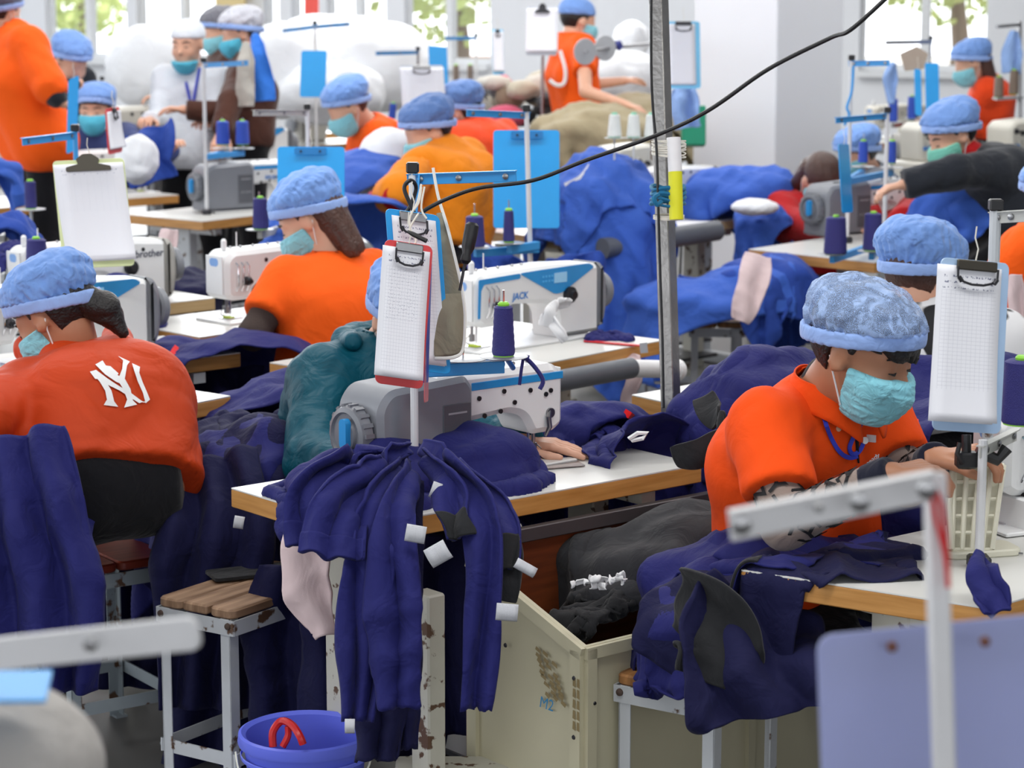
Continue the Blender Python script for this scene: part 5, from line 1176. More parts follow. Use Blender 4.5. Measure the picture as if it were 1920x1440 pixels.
def person(label, head, yaw, pitch, neck, hip, syaw, arms, shirt, cap='bouffant', hair='short', mask=mask_m, sleeve=.55, h=.012, skin=skin_b, hair_m=hair_black, capm=None,
           inflate=.014, crease=.008, cfreq=24, seated=True, roll=0, legs=True, seed=1, mid=.03, hands=True, mask_down=0, trousers=trouser, sw=1.0, forearm=None, cap_s=1.0, belly=.0, hand_dir=None, curl=.6, group=None, cap_off=(0, 0, 0), hem=.0, cap_h=.066, rim=.36):
    Hc = V(*head); Nk = V(*neck); Hp = V(*hip); f, l, u = hframe(yaw, pitch, roll)
    sf = Vector((math.cos(R(syaw)), math.sin(R(syaw)), 0)); sl = Vector((-sf.y, sf.x, 0)); su = (Nk - Hp).normalized()
    base = Vector((Hp.x, Hp.y, 0 if seated else 0)); t = thing('person', label, 'person', base, group=group)
    RM = np.array([tuple(f), tuple(l), tuple(u)], f32)
    def toh(P): return (P - A3(Hc)) @ RM.T
    back = -(sf - su * sf.dot(su)).normalized()
    Md = (Nk + Hp) / 2 + back * mid
    Sh = [Nk - su * .045 + sl * (s * .155 * sw) for s in (-1, 1)]       # right, left
    tor = []
    for s in (-1, 1):
        tor.append((Nk - su * .13 + sl * (s * .078 * sw), Md + sl * (s * .07 * sw) + su * .02, .098, .10 + belly))
        tor.append((Md + sl * (s * .07 * sw), Hp + sl * (s * .075 * sw), .10 + belly, .115 + belly))
    tor.append((Sh[0] - su * .02, Sh[1] - su * .02, .058, .058)); tor.append((Nk - su * .02, Nk - su * .1, .06, .09))
    A_ = []
    for k, s in enumerate((-1, 1)):
        a = arms[k]
        if a is None: E_ = Sh[k] + sf * .12 - su * .24; W_ = E_ + sf * .22 + Vector((0, 0, .02))
        else: E_ = V(*a[0]); W_ = V(*a[1])
        A_.append((Sh[k], E_, W_))
    neckp = [(Hc - f * .02 - u * .05, Nk - su * .01, .054, .058)]
    if seated: K = [Hp + sf * .42 + sl * (s * .11) - Vector((0, 0, .0)) for s in (-1, 1)]; Ft = [Vector((k.x + sf.x * .05, k.y + sf.y * .05, .07)) for k in K]
    else: K = [Vector((Hp.x + sl.x * s * .1, Hp.y + sl.y * s * .1, Hp.z * .52)) for s in (-1, 1)]; Ft = [Vector((Hp.x + sl.x * s * .11, Hp.y + sl.y * s * .11, .07)) for s in (-1, 1)]
    for k in K: k.z = min(k.z, .56) if seated else k.z
    lg = [(Hp - sl * .078 * sw, Hp + sl * .078 * sw, .106 + belly, .106 + belly)]
    for k, s in enumerate((-1, 1)):
        lg.append((Hp + sl * (s * .085) - Vector((0, 0, .02)), K[k], .085, .06)); lg.append((K[k], Ft[k], .058, .042)); lg.append((Ft[k], Ft[k] + sf * .13 - Vector((0, 0, .03)), .045, .035))
    def body(P):
        d = head_sdf(toh(P)); d = smin(d, prims_sdf(P, neckp), .02)
        d2 = prims_sdf(P, tor, .05) + .012; d = smin(d, d2, .03)
        for S_, E_, W_ in A_: d = smin(d, prims_sdf(P, [(S_, E_, .046, .037), (E_, W_, .037, .026)], .01), .02)
        return d
    pts = [Hc, Nk, Hp] + [p for a in A_ for p in a] + [Hc + u * .1]
    lo, hi = bounds(pts, .16); lo[2] = max(lo[2], Hp.z - .14)
    sdf('body', body, lo, hi, h, skin, t)
    if legs: 
        lo, hi = bounds([Hp] + K + Ft, .17); lo[2] = -.001
        cut = 0
        sdf('trousers', lambda P: np.maximum(prims_sdf(P, lg, .04) - .010 + .006 * creases(P, seed, 18), (P - A3(Hp)) @ A3(su) + (.015 if seated else -.05)), lo, hi, max(.014, h), trousers, t)
    # shirt
    def shirt_f(P):
        d = prims_sdf(P, tor, .055)
        for S_, E_, W_ in A_:
            if sleeve <= 1:
                e = S_.lerp(E_, sleeve); q = d_cone(P, S_, e, .053, .058 - .004 * sleeve); n = A3((e - S_).normalized()); q = np.maximum(q, (P - A3(e)) @ n)
            else:
                e = E_.lerp(W_, sleeve - 1); q = smin(d_cone(P, S_, E_, .054, .048), d_cone(P, E_, e, .048, .040), .02); n = A3((e - E_).normalized()); q = np.maximum(q, (P - A3(e)) @ n)
            d = smin(d, q, .03)
        d = d - inflate + crease * creases(P, seed, cfreq) + crease * .7 * waves(P, seed + 3, cfreq * .6)
        d = np.maximum(d, -((P - A3(Hp)) @ A3(su) + .09 + hem))
        return np.maximum(d, -(prims_sdf(P, neckp) - .006))
    pts = [Nk, Hp] + [p for a in A_ for p in a]; lo, hi = bounds(pts, .2)
    sh = sdf('shirt', shirt_f, lo, hi, h, shirt, t)
    if forearm:
        for S_, E_, W_ in A_:
            lo, hi = bounds([S_, E_, W_], .08); e0 = S_.lerp(E_, max(0, sleeve - .1)); n = A3((W_ - E_).normalized())
            sdf('arm_sleeve', lambda P: np.maximum(smin(d_cone(P, e0, E_, .050, .044), d_cone(P, E_, W_, .044, .032), .02) + .002 * creases(P, 5, 60), (P - A3(W_)) @ n), lo, hi, h * .8, forearm, t)
    # hands
    if hands:
        for k, (S_, E_, W_) in enumerate(A_):
            d_ = (W_ - E_).normalized() if not hand_dir or hand_dir[k] is None else Vector(hand_dir[k]).normalized()
            pr = hand_prims(W_ - d_ * .01, d_, (0, 0, 1), curl, side=(1 if k == 0 else -1)); lo, hi = bounds([p[0] for p in pr] + [p[1] for p in pr], .03)
            sdf('hand', lambda P: smin(prims_sdf(P, pr, .004), d_cone(P, W_ - d_ * .04, W_ + d_ * .01, .026, .024), .012), lo, hi, .0045 if h <= .012 else .008, skin, t)
    # cap
    Tl = np.array(((f.x, l.x, u.x), (f.y, l.y, u.y), (f.z, l.z, u.z)))
    def hworld(v): return v @ Tl.T + np.array(Hc)
    def hpart(name, fn, lo, hi, hh, mat, rl=1):
        v, fc = nets(fn, lo, hi, hh)
        if len(v): return np_mesh(name, hworld(v), fc, mat, t, relax=rl)
    hs = .0055 if h <= .0115 else min(h, .008)
    def rimz(Q): return Q[:, 2] - (.036 + rim * (Q[:, 0] - .02))          # above the hairline plane
    co = np.array(cap_off, f32)
    if cap == 'bouffant':
        cs = cap_s
        def capf(Q):
            d = d_ell(Q, (-.018 + co[0], co[1], .076 + co[2]), I3, (.118 * cs, .102 * cs, cap_h * cs)); d = smin(d, d_ell(Q, (-.012, 0, .045), I3, (.112, .092, .066)), .03)
            an = np.arctan2(Q[:, 1], Q[:, 0] + .01); hz = np.clip((.15 - Q[:, 2]) / .1, 0, 1)
            d = d + .008 * creases(Q, seed + 9, 32, 4) + .006 * creases(Q, seed + 19, 62, 3) + .003 * waves(Q, seed + 2, 45) + .003 * hz * np.sin(an * 34 + 3 * np.sin(Q[:, 2] * 50 + seed))
            return np.maximum(d, .013 - rimz(Q))
        hpart('hairnet', capf, (-.19, -.14, -.06), (.16, .14, .21), hs, capm or cap_m)
        def bandf(Q): d = np.minimum(skull(Q), d_ell(Q, (-.012, 0, .045), I3, (.101, .08, .075))); return np.maximum(np.abs(d - .019) - .005, np.abs(rimz(Q) - .002) - .017)
        hpart('hairnet_band', bandf, (-.15, -.12, -.09), (.15, .12, .14), min(.007, hs), cap_band)
    elif cap == 'tight':
        def capf(Q): d = d_ell(Q, (-.016, 0, .045), I3, (.112, .088, .088)) + .003 * creases(Q, seed, 40); return np.maximum(d, -(Q[:, 2] - (.03 + .1 * Q[:, 0])))
        hpart('cap', capf, (-.17, -.12, -.06), (.14, .12, .17), hs, capm or white_coat)
    if hair:
        def hairf(Q):
            d = skull(Q) - .007 + .003 * creases(Q, 4, 90)
            front = Q[:, 0] > .0
            lim = np.where(Q[:, 0] > .02, .022 + .25 * (Q[:, 0] - .02), np.where(Q[:, 0] > -.03, .005, -.055))
            d = np.maximum(d, lim - Q[:, 2])
            if hair == 'fringe': d = np.minimum(d, np.maximum(skull(Q) - .016 + .006 * creases(Q * np.array((1, 2.2, .5), f32), 6, 70), np.maximum(.026 + .010 * np.sin(Q[:, 1] * 210 + 2 * np.sin(Q[:, 1] * 90)) - .12 * (Q[:, 1] + .02) - Q[:, 2], .035 - Q[:, 0])))
            return d
        hpart('hair', hairf, (-.14, -.11, -.09), (.13, .11, .15), hs, hair_m)
        if hair == 'long':
            lp = [((-.06, s * .03, .0), (-.085 + .03 * abs(s - .5), s * .045, -.14), .05, .03) for s in (-1, -.3, .4, 1)]
            hpart('loose_hair', lambda Q: prims_sdf(Q, lp, .02) + .008 * creases(Q * np.array((1, 1, .15), f32), 8, 120), (-.2, -.14, -.24), (.06, .14, .07), hs, hair_m)
        if hair == 'tail':
            lp = [((-.08, 0, -.0), (-.115, -.02, -.05), .04, .034), ((-.115, -.02, -.05), (-.12, -.03, -.12), .034, .014)]
            hpart('loose_hair', lambda Q: prims_sdf(Q, lp, .02) + .006 * creases(Q, 8, 70), (-.2, -.14, -.2), (.0, .14, .1), hs, hair_m)
    if mask is not None:
        zc = -.068 - mask_down
        def maskf(Q):
            Q2 = Q + np.array((0, 0, mask_down * .4), f32)
            d = smin(skull(Q2), d_cone(Q2, (.092, 0, -.012), (.104, 0, -.052), .012, .02), .04)
            for s_ in (-1, 1): d = smin(d, d_ell(Q2, (.068, s_ * .04, -.045), I3, (.024, .024, .026)), .03)
            d = smin(d, d_ell(Q2, (.078, 0, -.08), I3, (.02, .035, .02)), .03); d = d - .008 + .0015 * np.sin(Q[:, 2] * 420 + 2 * np.sin(Q[:, 1] * 30))
            up_ = -.022 - .018 * (np.abs(Q2[:, 1]) / .06) ** 1.0 * 0 ; d = np.maximum(d, Q[:, 2] - (-.018 - mask_down)); d = np.maximum(d, .012 - Q2[:, 0] + .1 * (Q2[:, 2] + .07)); d = np.maximum(d, -.132 - Q2[:, 2])
            return np.maximum(d, -(skull(Q2) + .012))
        hpart('face_mask', maskf, (-.02, -.1, -.16 - mask_down), (.15, .1, .02), min(hs, .006), mask)
        mb = MB()
        for s in (-1, 1):
            for P_ in ([(.018, s * .064, -.03 - mask_down), (-.004, s * .082, .004), (-.018, s * .084, .012)], [(.018, s * .052, -.1 - mask_down), (-.01, s * .078, -.035), (-.022, s * .082, -.01)]):
                mb.tube([Vector(tuple(Tl @ np.array(p))) + Hc for p in P_], .0018, 5)
        mb.build('ear_loop', white_plastic, t, world=True)
    if h <= .013:
        mb = MB()
        for s in (-1, 1): mb.tube([Vector(tuple(Tl @ np.array(p))) + Hc for p in ((.0895, s * .019, -.006), (.0925, s * .031, -.0075), (.0865, s * .044, -.006))], [.0012, .0028, .0012], 6)
        mb.build('eyelash', hair_black, t, world=True)
        mb = MB()
        for s in (-1, 1): mb.tube([Vector(tuple(Tl @ np.array(p))) + Hc for p in ((.0945, s * .014, .018), (.0905, s * .035, .025), (.078, s * .053, .02))], [.002, .0036, .0018], 6)
        mb.build('eyebrow', hair_black, t, world=True)
    return dict(t=t, H=Hc, N=Nk, P=Hp, f=f, l=l, u=u, sf=sf, sl=sl, su=su, A=A_, shirt=sh, hw=lambda p: Vector(tuple(Tl @ np.array(p))) + Hc)
def bvh(o):
    me = o.data; off = Vector(o.parent.location) if o.parent else Vector((0, 0, 0)); return BVHTree.FromPolygons([v.co + off for v in me.vertices], [tuple(p.vertices) for p in me.polygons])
def decal(name, polys, target, mat, parent, off=.003, sub=3, lim=99):
    """flat print laid on a surface: outlines given where they are seen, dropped onto the cloth"""
    tree = bvh(target); mb = MB(); eye = Vector((0, 0, EYE))
    for poly in polys:
        pts = []
        for x, y in poly:
            d = ray(x, y).normalized(); h_ = tree.ray_cast(eye, d)
            if h_[0] is None: break
            nn = h_[1] if h_[1].dot(d) < 0 else -h_[1]; pts.append(h_[0] - d * off + nn * off)
        if len(pts) == len(poly) and len(pts) > 2: mb.add(pts, [tuple(range(len(pts)))])
    return mb.build(name, mat, parent, world=True, smooth=False)
def strips(pts_a, pts_b, n=6):
    """quads between two polylines with the same number of points"""
    out = []
    for i in range(len(pts_a) - 1):
        for k in range(n):
            t0, t1 = k / n, (k + 1) / n; L_ = lambda p, q, t: (p[0] + (q[0] - p[0]) * t, p[1] + (q[1] - p[1]) * t)
            a0, a1 = L_(pts_a[i], pts_a[i + 1], t0), L_(pts_a[i], pts_a[i + 1], t1); b0, b1 = L_(pts_b[i], pts_b[i + 1], t0), L_(pts_b[i], pts_b[i + 1], t1)
            out.append([a0, b0, b1, a1])
    return out

# the man in the orange polo
mA = person('man in orange polo, sheer hairnet and light blue mask bent over the front right table', (1616, 655, 4.45), -36, 19, (1542, 738, 4.58), (1500, 1040, 4.80), -48,
            [((1472, 985, 4.38), (1662, 892, 4.24)), ((1700, 905, 4.62), (1752, 862, 4.42))], orange, sleeve=.62, h=.0085, skin=skin_a, hair='fringe', capm=cap_see, seed=3, mask=mask_m, crease=.006, cfreq=20, mid=.05,
            forearm=None, cap_s=1.0, cap_h=.061, rim=.30, hand_dir=[(.95, .15, .1), (.9, -.3, .2)], curl=.9, sw=1.0, cap_off=(.004, 0, -.006))
slv = fabric('sleeve_beige', (142, 126, 118), .85)
for k, (S_, E_, W_) in enumerate(mA['A']):
    lo, hi = bounds([S_, E_, W_], .08); e0 = S_.lerp(E_, .5); n = A3((W_ - E_).normalized())
    E2, W2 = E_.copy(), W_.copy()
    sl_o = sdf('arm_sleeve', lambda P: np.maximum(smin(d_cone(P, e0, E2, .049, .044), d_cone(P, E2, W2, .044, .033), .02) + .002 * creases(P, 5, 60), (P - A3(W2)) @ n), lo, hi, .006, slv, mA['t'])
    lo, hi = bounds([E_.lerp(W_, .8), W_], .06); q0, q1 = E_.lerp(W_, .82), W_.lerp(E_, -.06)
    sdf('cuff', lambda P: np.maximum(np.maximum(d_cone(P, q0, q1, .037, .034), (P - A3(q1)) @ n), (A3(q0) - P) @ n), lo, hi, .006, fabric('cuff_navy', (20, 22, 40), .9), mA['t'])
    # printed letters on the sleeve
    rs = random.Random(11 + k); mb = MB()
    for (A0, B0, r0, r1, cnt) in ((e0, E_, .051, .047, 26), (E_, E_.lerp(W_, .8), .0465, .038, 34)):
        ax_ = (B0 - A0); L_ = ax_.length; T = axis(A0, ax_)
        nrow = max(2, int(L_ / .032)); 
        for i in range(nrow):
            for j in range(7):
                th = 2 * PI * (j + .5 * (i % 2)) / 7 + rs.uniform(-.1, .1); z_ = L_ * (i + .5) / nrow + rs.uniform(-.003, .003); ch = rs.choice(['N', 'V', 'A', 'Z', 'E', 'N', 'Y', 'L']); v_, f_ = text_shape(ch, .050, .0012)
                rr = r0 + (r1 - r0) * z_ / L_ + .0012; ro = rs.uniform(-.7, .7) + (PI / 2); c_, s_ = math.cos(ro), math.sin(ro)
                vv = [(x * c_ - y * s_, x * s_ + y * c_) for x, y, _ in v_]; mb.add([(rr * math.cos(th + x / rr), rr * math.sin(th + x / rr), z_ + y) for x, y in vv], f_, T)
    mb.build('sleeve_print', M('print_black', (18, 18, 22), .8), sl_o, world=False).data.transform(Matrix.Translation(-Vector(mA['t'].location)))
# hair fringe over the forehead
hw = mA['hw']
# polo collar, placket, button, lanyard, badge
tree = bvh(mA['shirt']); eye = Vector((0, 0, EYE))
def on(x, y, off=.004, tr=None):
    d = ray(x, y).normalized(); h_ = (tr or tree).ray_cast(eye, d); return (h_[0] - d * off) if h_[0] is not None else V(x, y, 4.5)
N_ = mA['N']; sf, sl_, su = mA['sf'], mA['sl'], mA['su']
n = 40; rings = []
G_ = np.zeros((n, 6, 3))
for i in range(n):
    a = R(-165 + 330 * i / (n - 1)); dr = (sf * math.cos(a + PI) + sl_ * math.sin(a + PI)); fr = abs(i / (n - 1) - .5) * 2
    # a = 0 is the back of the neck; the ends meet at the front
    for j in range(6):
        v = j / 5; rr = .064 + .008 * (1 - v) + .03 * v * v + .022 * v * fr ** 3; z_ = .048 - .02 * fr * 2 - v * (.050 + .065 * fr ** 5) + .012 * math.sin(PI * v)
        G_[i, j] = N_ + dr * rr + su * (z_ + .012) + sf * (.012 + .02 * fr)
cloth_obj('collar', G_, orange, mA['t'], .004, 1)
lo, hi = bounds([N_], .14); sdf('undershirt', lambda P: d_cone(P, N_ - su * .03 + sf * .01, N_ + su * .028 + sf * .022, .075, .060), lo, hi, .009, fabric('undershirt', (24, 24, 30), .9), mA['t'])
mb = MB(); mb.tube([on(x, y, .004) for x, y in ((1600, 770), (1606, 810), (1608, 850), (1610, 868))], [.006, .005, .003, .002], 6); mb.build('placket_shadow_line', fabric('undershirt', (24, 24, 30), .9), mA['t'], world=True)
mb = MB(); mb.lathe([(.0055, 0), (.0055, .002), (.003, .003)], 14, axis(on(1572, 804, .004), (.3, -.9, .2))); mb.build('button', M('button_beige', (224, 190, 160), .4), mA['t'], world=True)
for pts in ([(1532, 750), (1545, 785), (1558, 820), (1575, 848), (1592, 858), (1608, 855)], [(1618, 778), (1612, 800), (1598, 825), (1593, 842), (1600, 852), (1612, 845), (1620, 828)]):
    P_ = spline([on(x, y, .007) for x, y in pts], 5); mb = MB()
    for i in range(len(P_) - 1): mb.bar(P_[i], P_[i + 1] + (P_[i + 1] - P_[i]) * .1, .009, .0015, up=(.4, -.9, .2))
    mb.build('lanyard', M('lanyard_blue', (44, 60, 190), .5), mA['t'], world=True)
mb = MB(); mb.lathe([(.007, 0), (.007, .003)], 14, axis(on(1621, 826, .01), (.3, -.9, .2))); mb.box(tuple(on(1632, 822, .01)), (.022, .004, .014), rz=R(-30)); mb.build('badge_clip', white_plastic, mA['t'], world=True)
# arc of white letters on the chest
txt = 'One ready'; mb = MB()
for i, ch in enumerate(txt):
    if ch == ' ': continue
    a = i / (len(txt) - 1); x = 1610 + 36 * a; y = 888 - 34 * a ** .8; p = on(x, y, .004); v_, f_ = text_shape(ch, .014, .0003); c2 = ray(x, y).normalized(); r_ = Vector((.95, -.1, .55 - .3 * a)).normalized(); u_ = Vector((-.4, 0, .9)).normalized()
    mb.add([tuple(p + r_ * vx + u_ * vy) for vx, vy, _ in v_], f_)
mb.build('chest_lettering', M('print_white', (240, 240, 240), .6), mA['t'], world=True, smooth=False)

# the person in the monogrammed orange jacket
mE = person('person in orange hooded jacket with white monogram on the back and blue hairnet', (104, 590, 5.55), 158, 32, (152, 706, 5.60), (204, 908, 5.40), 128,
            [None, ((-45, 790, 5.25), (-120, 740, 5.6))], orange_jkt, sleeve=1.85, h=.0095, skin=skin_a, hair='tail', seed=5, inflate=.03, crease=.012, cfreq=17, mid=.055, sw=.90, belly=.015, hem=-.055)
lo, hi = bounds([mE['N']], .2)
Nn, ff, uu, ll = mE['N'], mE['sf'], mE['su'], mE['sl']
hood = [(Nn + ll * .11 + uu * .10 + ff * .02, Nn - ff * .10 + ll * .08 + uu * .075, .032, .045), (Nn - ff * .10 + ll * .08 + uu * .075, Nn - ff * .12 - ll * .05 + uu * .075, .045, .045), (Nn - ff * .12 - ll * .05 + uu * .075, Nn + ff * .0 - ll * .12 + uu * .11, .045, .032), (Nn - ff * .11 + ll * .04 + uu * .06, Nn - ff * .17 + ll * .01 + uu * -.01, .052, .035)]
sdf('hood', lambda P: prims_sdf(P, hood, .03) - .004 + .007 * creases(P, 21, 30), lo, hi, .008, orange_jkt, mE['t'])
white_print = M('print_white', (240, 240, 240), .6)
k3 = lambda pts: [(x / 3, y / 3 + 440) for x, y in pts]
mono = []
mono += strips(k3([(505, 775), (540, 765), (600, 810), (660, 850), (730, 890), (790, 935), (822, 950)]), k3([(535, 815), (560, 815), (610, 850), (672, 880), (740, 925), (780, 950), (810, 940)]), 4)
mono += strips(k3([(525, 790), (560, 830), (590, 880), (600, 930), (582, 960)]), k3([(555, 790), (590, 820), (625, 880), (640, 940), (662, 970)]), 4)
mono += strips(k3([(555, 712), (600, 760), (650, 800)]), k3([(580, 740), (620, 745), (665, 785)]), 4) + strips(k3([(535, 735), (590, 790), (650, 830)]), k3([(575, 712), (610, 765), (670, 800)]), 4)
mono += strips(k3([(662, 687), (690, 712), (685, 760), (668, 800), (650, 830)]), k3([(728, 718), (712, 740), (705, 780), (698, 815), (695, 850)]), 4)
mono += strips(k3([(655, 815), (690, 870), (712, 930), (695, 975)]), k3([(700, 815), (730, 870), (745, 935), (768, 958)]), 4)
mono += strips(k3([(740, 728), (752, 770), (772, 830), (800, 890), (815, 950)]), k3([(785, 748), (780, 780), (800, 835), (822, 885), (840, 930)]), 4)
decal('monogram', mono, mE['shirt'], white_print, mE['t'], .003)

# woman with loose brown hair in an orange tee
mB = person('woman with loose brown hair, orange tee and dark arm sleeves, her back turned', (582, 408, 7.15), 172, 30, (618, 486, 7.15), (632, 690, 7.1), 125,
            [((715, 600, 7.5), (600, 590, 7.9)), ((474, 628, 6.95), (525, 615, 7.35))], orange_tee, sleeve=.62, h=.011, skin=skin_b, hair='long', hair_m=hair_brown, seed=8, crease=.006, cfreq=16, forearm=M('sleeve_brown', (66, 54, 50), .95, bump=.5, bscale=300), sw=.95, cap_s=.98)
# the person in the teal jacket behind the centre machine
mT = person('person in a teal hooded jacket behind the clipboards, sewing at the grey-ended machine', (764, 596, 5.72), -58, 34, (712, 660, 5.78), (648, 890, 5.85), -50,
            [((588, 862, 5.50), (700, 880, 5.2)), ((880, 792, 5.6), (975, 832, 5.30))], teal, sleeve=1.92, h=.010, seed=12, inflate=.022, crease=.013, cfreq=17, sw=1.0, hand_dir=[None, (.97, -.12, -.06)], curl=.08, skin=skin_b)
Nn, ff, uu, ll = mT['N'], mT['sf'], mT['su'], mT['sl']; lo, hi = bounds([Nn], .22)
hood = [(Nn - ll * .11 + uu * .04 + ff * .02, Nn - ff * .08 - ll * .05 + uu * .02, .022, .036), (Nn - ff * .08 - ll * .05 + uu * .02, Nn - ff * .09 + ll * .05 + uu * .03, .036, .036), (Nn - ff * .10 + uu * .02, Nn - ff * .14 - uu * .06, .04, .03)]
sdf('hood', lambda P: prims_sdf(P, hood, .025) + .010 * creases(P, 25, 38), lo, hi, .009, teal, mT['t'])

person('man with short brown hair and light blue mask in orange, behind the royal cloth', (652, 200, 11.2), 203, 28, (690, 232, 11.3), (715, 318, 11.4), 195, [None, None], orange_tee, h=.014, hair_m=hair_brown, seed=4, crease=.005)
mC = person('person in yellow-orange sweater with red cuff and blue hairnet, seen from behind', (803, 245, 9.6), 200, 22, (832, 282, 9.6), (838, 440, 9.5), 150, [None, ((748, 362, 9.1), (700, 372, 9.5))], yellow_sw, sleeve=1.3, h=.0135, seed=6, inflate=.03, sw=1.15, capm=cap_dark, mid=.08, forearm=red_cl)
person('person in a red-orange shirt behind the yellow sweater', (862, 208, 11.3), 160, 15, (885, 235, 11.3), (900, 345, 11.2), 120, [None, None], red_or, h=.015, seed=7, capm=cap_dark, sw=1.1, crease=.006)
mG = person('standing man in orange tee and hairnet reaching over the beige cloth', (1084, 38, 13.2), 25, 10, (1072, 68, 13.2), (1090, 225, 13.2), 20, [((1098, 172, 12.8), (1172, 196, 12.7)), None], orange_tee, cap='tight', capm=cap_m, h=.0135, seated=False, seed=9, skin=skin_b, sw=1.0, crease=.006)
mH = person('woman in white coat and white cap with her mask under the chin', (352, 82, 12.6), -108, 6, (362, 128, 12.7), (362, 290, 12.7), -95, [None, None], white_coat, cap='tight', hair=None, h=.012, seated=False, sleeve=1.9, mask_down=.066, seed=10, mask=mask_deep, crease=.007)
mb = MB(); tr2 = bvh(mH['shirt']); 
for pts in ([(345, 125), (350, 160), (358, 195), (372, 215)], [(374, 128), (368, 160), (362, 195), (372, 215)]): mb.tube([on(x, y, .012, tr2) for x, y in pts], .008, 6)
mb.build('lanyard', M('lanyard_blue', (44, 60, 190), .5), mH['t'], world=True)
person('worker in a grey cap behind the woman in the white coat', (412, 58, 13.6), 210, 15, (425, 98, 13.6), (430, 250, 13.6), 200, [None, None], brown_cl, cap='bouffant', capm=net_material('hairnet_grey', (120, 120, 130), 1, .97), h=.015, seated=False, seed=13)
mI = person('worker in a white and grey cap with cyan mask, brown clothes and a blue smock', (452, 62, 12.4), 192, 14, (462, 108, 12.4), (468, 250, 12.4), 190, [((430, 190, 12.0), (415, 250, 11.9)), None], brown_cl, cap='bouffant', capm=net_material('hairnet_pale', (196, 198, 208), 1, .97), h=.014, seated=False, seed=14, mask=mask_deep, sleeve=1.9)
sm = mI
mJ = person('standing person in a loose orange top and slate cap at the upper left border', (2, 22, 11.2), 60, 10, (22, 62, 11.2), (70, 262, 11.2), 30, [((95, 165, 10.9), (120, 195, 10.9)), None], orange_tee, capm=net_material('hairnet_dark', (90, 104, 130), 1, .97), h=.0135, seated=False, seed=15, inflate=.03, sw=1.3, sleeve=1.3, forearm=black_sw, mid=.06, belly=.02, hem=.1, hands=False)
person('bending worker in black clothes and blue hairnet beside the orange top at the upper left', (132, 112, 12.3), -40, 30, (110, 135, 12.6), (90, 262, 12.8), -50, [((80, 200, 12.6), (110, 240, 12.5)), ((150, 190, 12.8), (140, 240, 12.7))], black_sw, h=.014, seed=16, mask=None, sleeve=1.9, hands=False)
person('masked worker looking up between the beige stand and the red clipboard at the left', (179, 205, 12.2), -95, 6, (182, 240, 12.3), (190, 330, 12.4), -90, [None, ((290, 310, 11.9), (322, 275, 11.6))], fabric('slate_top', (60, 72, 120), .9), h=.013, seed=17, mask=mask_deep, sleeve=1.8)
mM = person('woman in a black sweater with red collar and blue hairnet reaching over royal blue cloth', (1786, 252, 9.3), 196, 24, (1822, 296, 9.35), (1890, 400, 9.4), 190, [((1830, 345, 9.7), (1760, 350, 9.8)), ((1790, 322, 9.1), (1700, 345, 9.1))], black_sw, h=.0125, sleeve=1.95, seed=18, inflate=.02, sw=1.05, mask=fabric('mask_green', (120, 196, 176), .8), capm=cap_m, mid=.05)
Nn, uu = mM['N'], mM['su']; lo, hi = bounds([Nn], .12); sdf('collar', lambda P: np.maximum(d_cone(P, Nn - uu * .03, mM['H'] - mM['u'] * .08 - mM['f'] * .02, .078, .066), -d_cone(P, Nn, Nn + uu * .12, .05, .05)), lo, hi, .012, red_cl, mM['t'])
person('worker in orange with a blue hairnet seen from the side by the far right window', (1822, 118, 13.6), 185, 18, (1848, 150, 13.7), (1860, 235, 13.8), 170, [None, None], red_or, h=.015, seed=19, hair='long', hair_m=hair_brown, sleeve=1.5)
mO = person('worker in red with brown hair bent low behind the grey machine on the long table', (1538, 338, 10.35), -60, 52, (1520, 372, 10.45), (1510, 500, 10.5), -70, [((1480, 425, 10.3), (1600, 428, 9.9)), ((1722, 400, 9.9), (1690, 422, 9.5))], red_cl, cap=None, h=.0135, seed=20, sleeve=1.85, inflate=.03, hair='long', hair_m=hair_brown, curl=.5)
person('worker with blue hairnet half hidden behind the royal blue cones right of the pillar', (1608, 288, 11.6), 190, 20, (1630, 318, 11.7), (1640, 420, 11.8), 180, [None, None], fabric('grey_shirt', (120, 124, 134), .9), h=.015, seed=29)
mP = person('worker with blue hairnet and black-patched white top behind the man in orange polo', (1722, 520, 6.0), 52, 22, (1752, 600, 6.0), (1760, 760, 5.95), 60, [None, None], None or M('cow_print', (232, 232, 234), .85), h=.0115, seed=22, sleeve=1.9, inflate=.03, sw=1.1, cap_s=1.12, hair_m=hair_brown)
person('worker in orange at the right border beside the grey thread stand', (1985, 372, 7.1), 150, 15, (1965, 432, 7.1), (1945, 620, 7.1), 150, [None, None], orange_tee, h=.014, seed=23, inflate=.03, sw=1.1)
# black patches of the white top
m = MATS['cow_print']; nt = m.node_tree; Nn_ = nt.nodes; vz = Nn_.new('ShaderNodeTexNoise'); vz.inputs['Scale'].default_value = 13; vz.inputs['Detail'].default_value = .5; tc = Nn_.new('ShaderNodeTexCoord'); nt.links.new(tc.outputs['Object'], vz.inputs['Vector'])
rp = Nn_.new('ShaderNodeValToRGB'); rp.color_ramp.elements[0].position = .40; rp.color_ramp.elements[0].color = (.01, .01, .012, 1); rp.color_ramp.elements[1].position = .43; rp.color_ramp.elements[1].color = (.8, .8, .82, 1)
nt.links.new(vz.outputs[0], rp.inputs[0]); nt.links.new(rp.outputs[0], Nn_['Principled BSDF'].inputs['Base Color'])
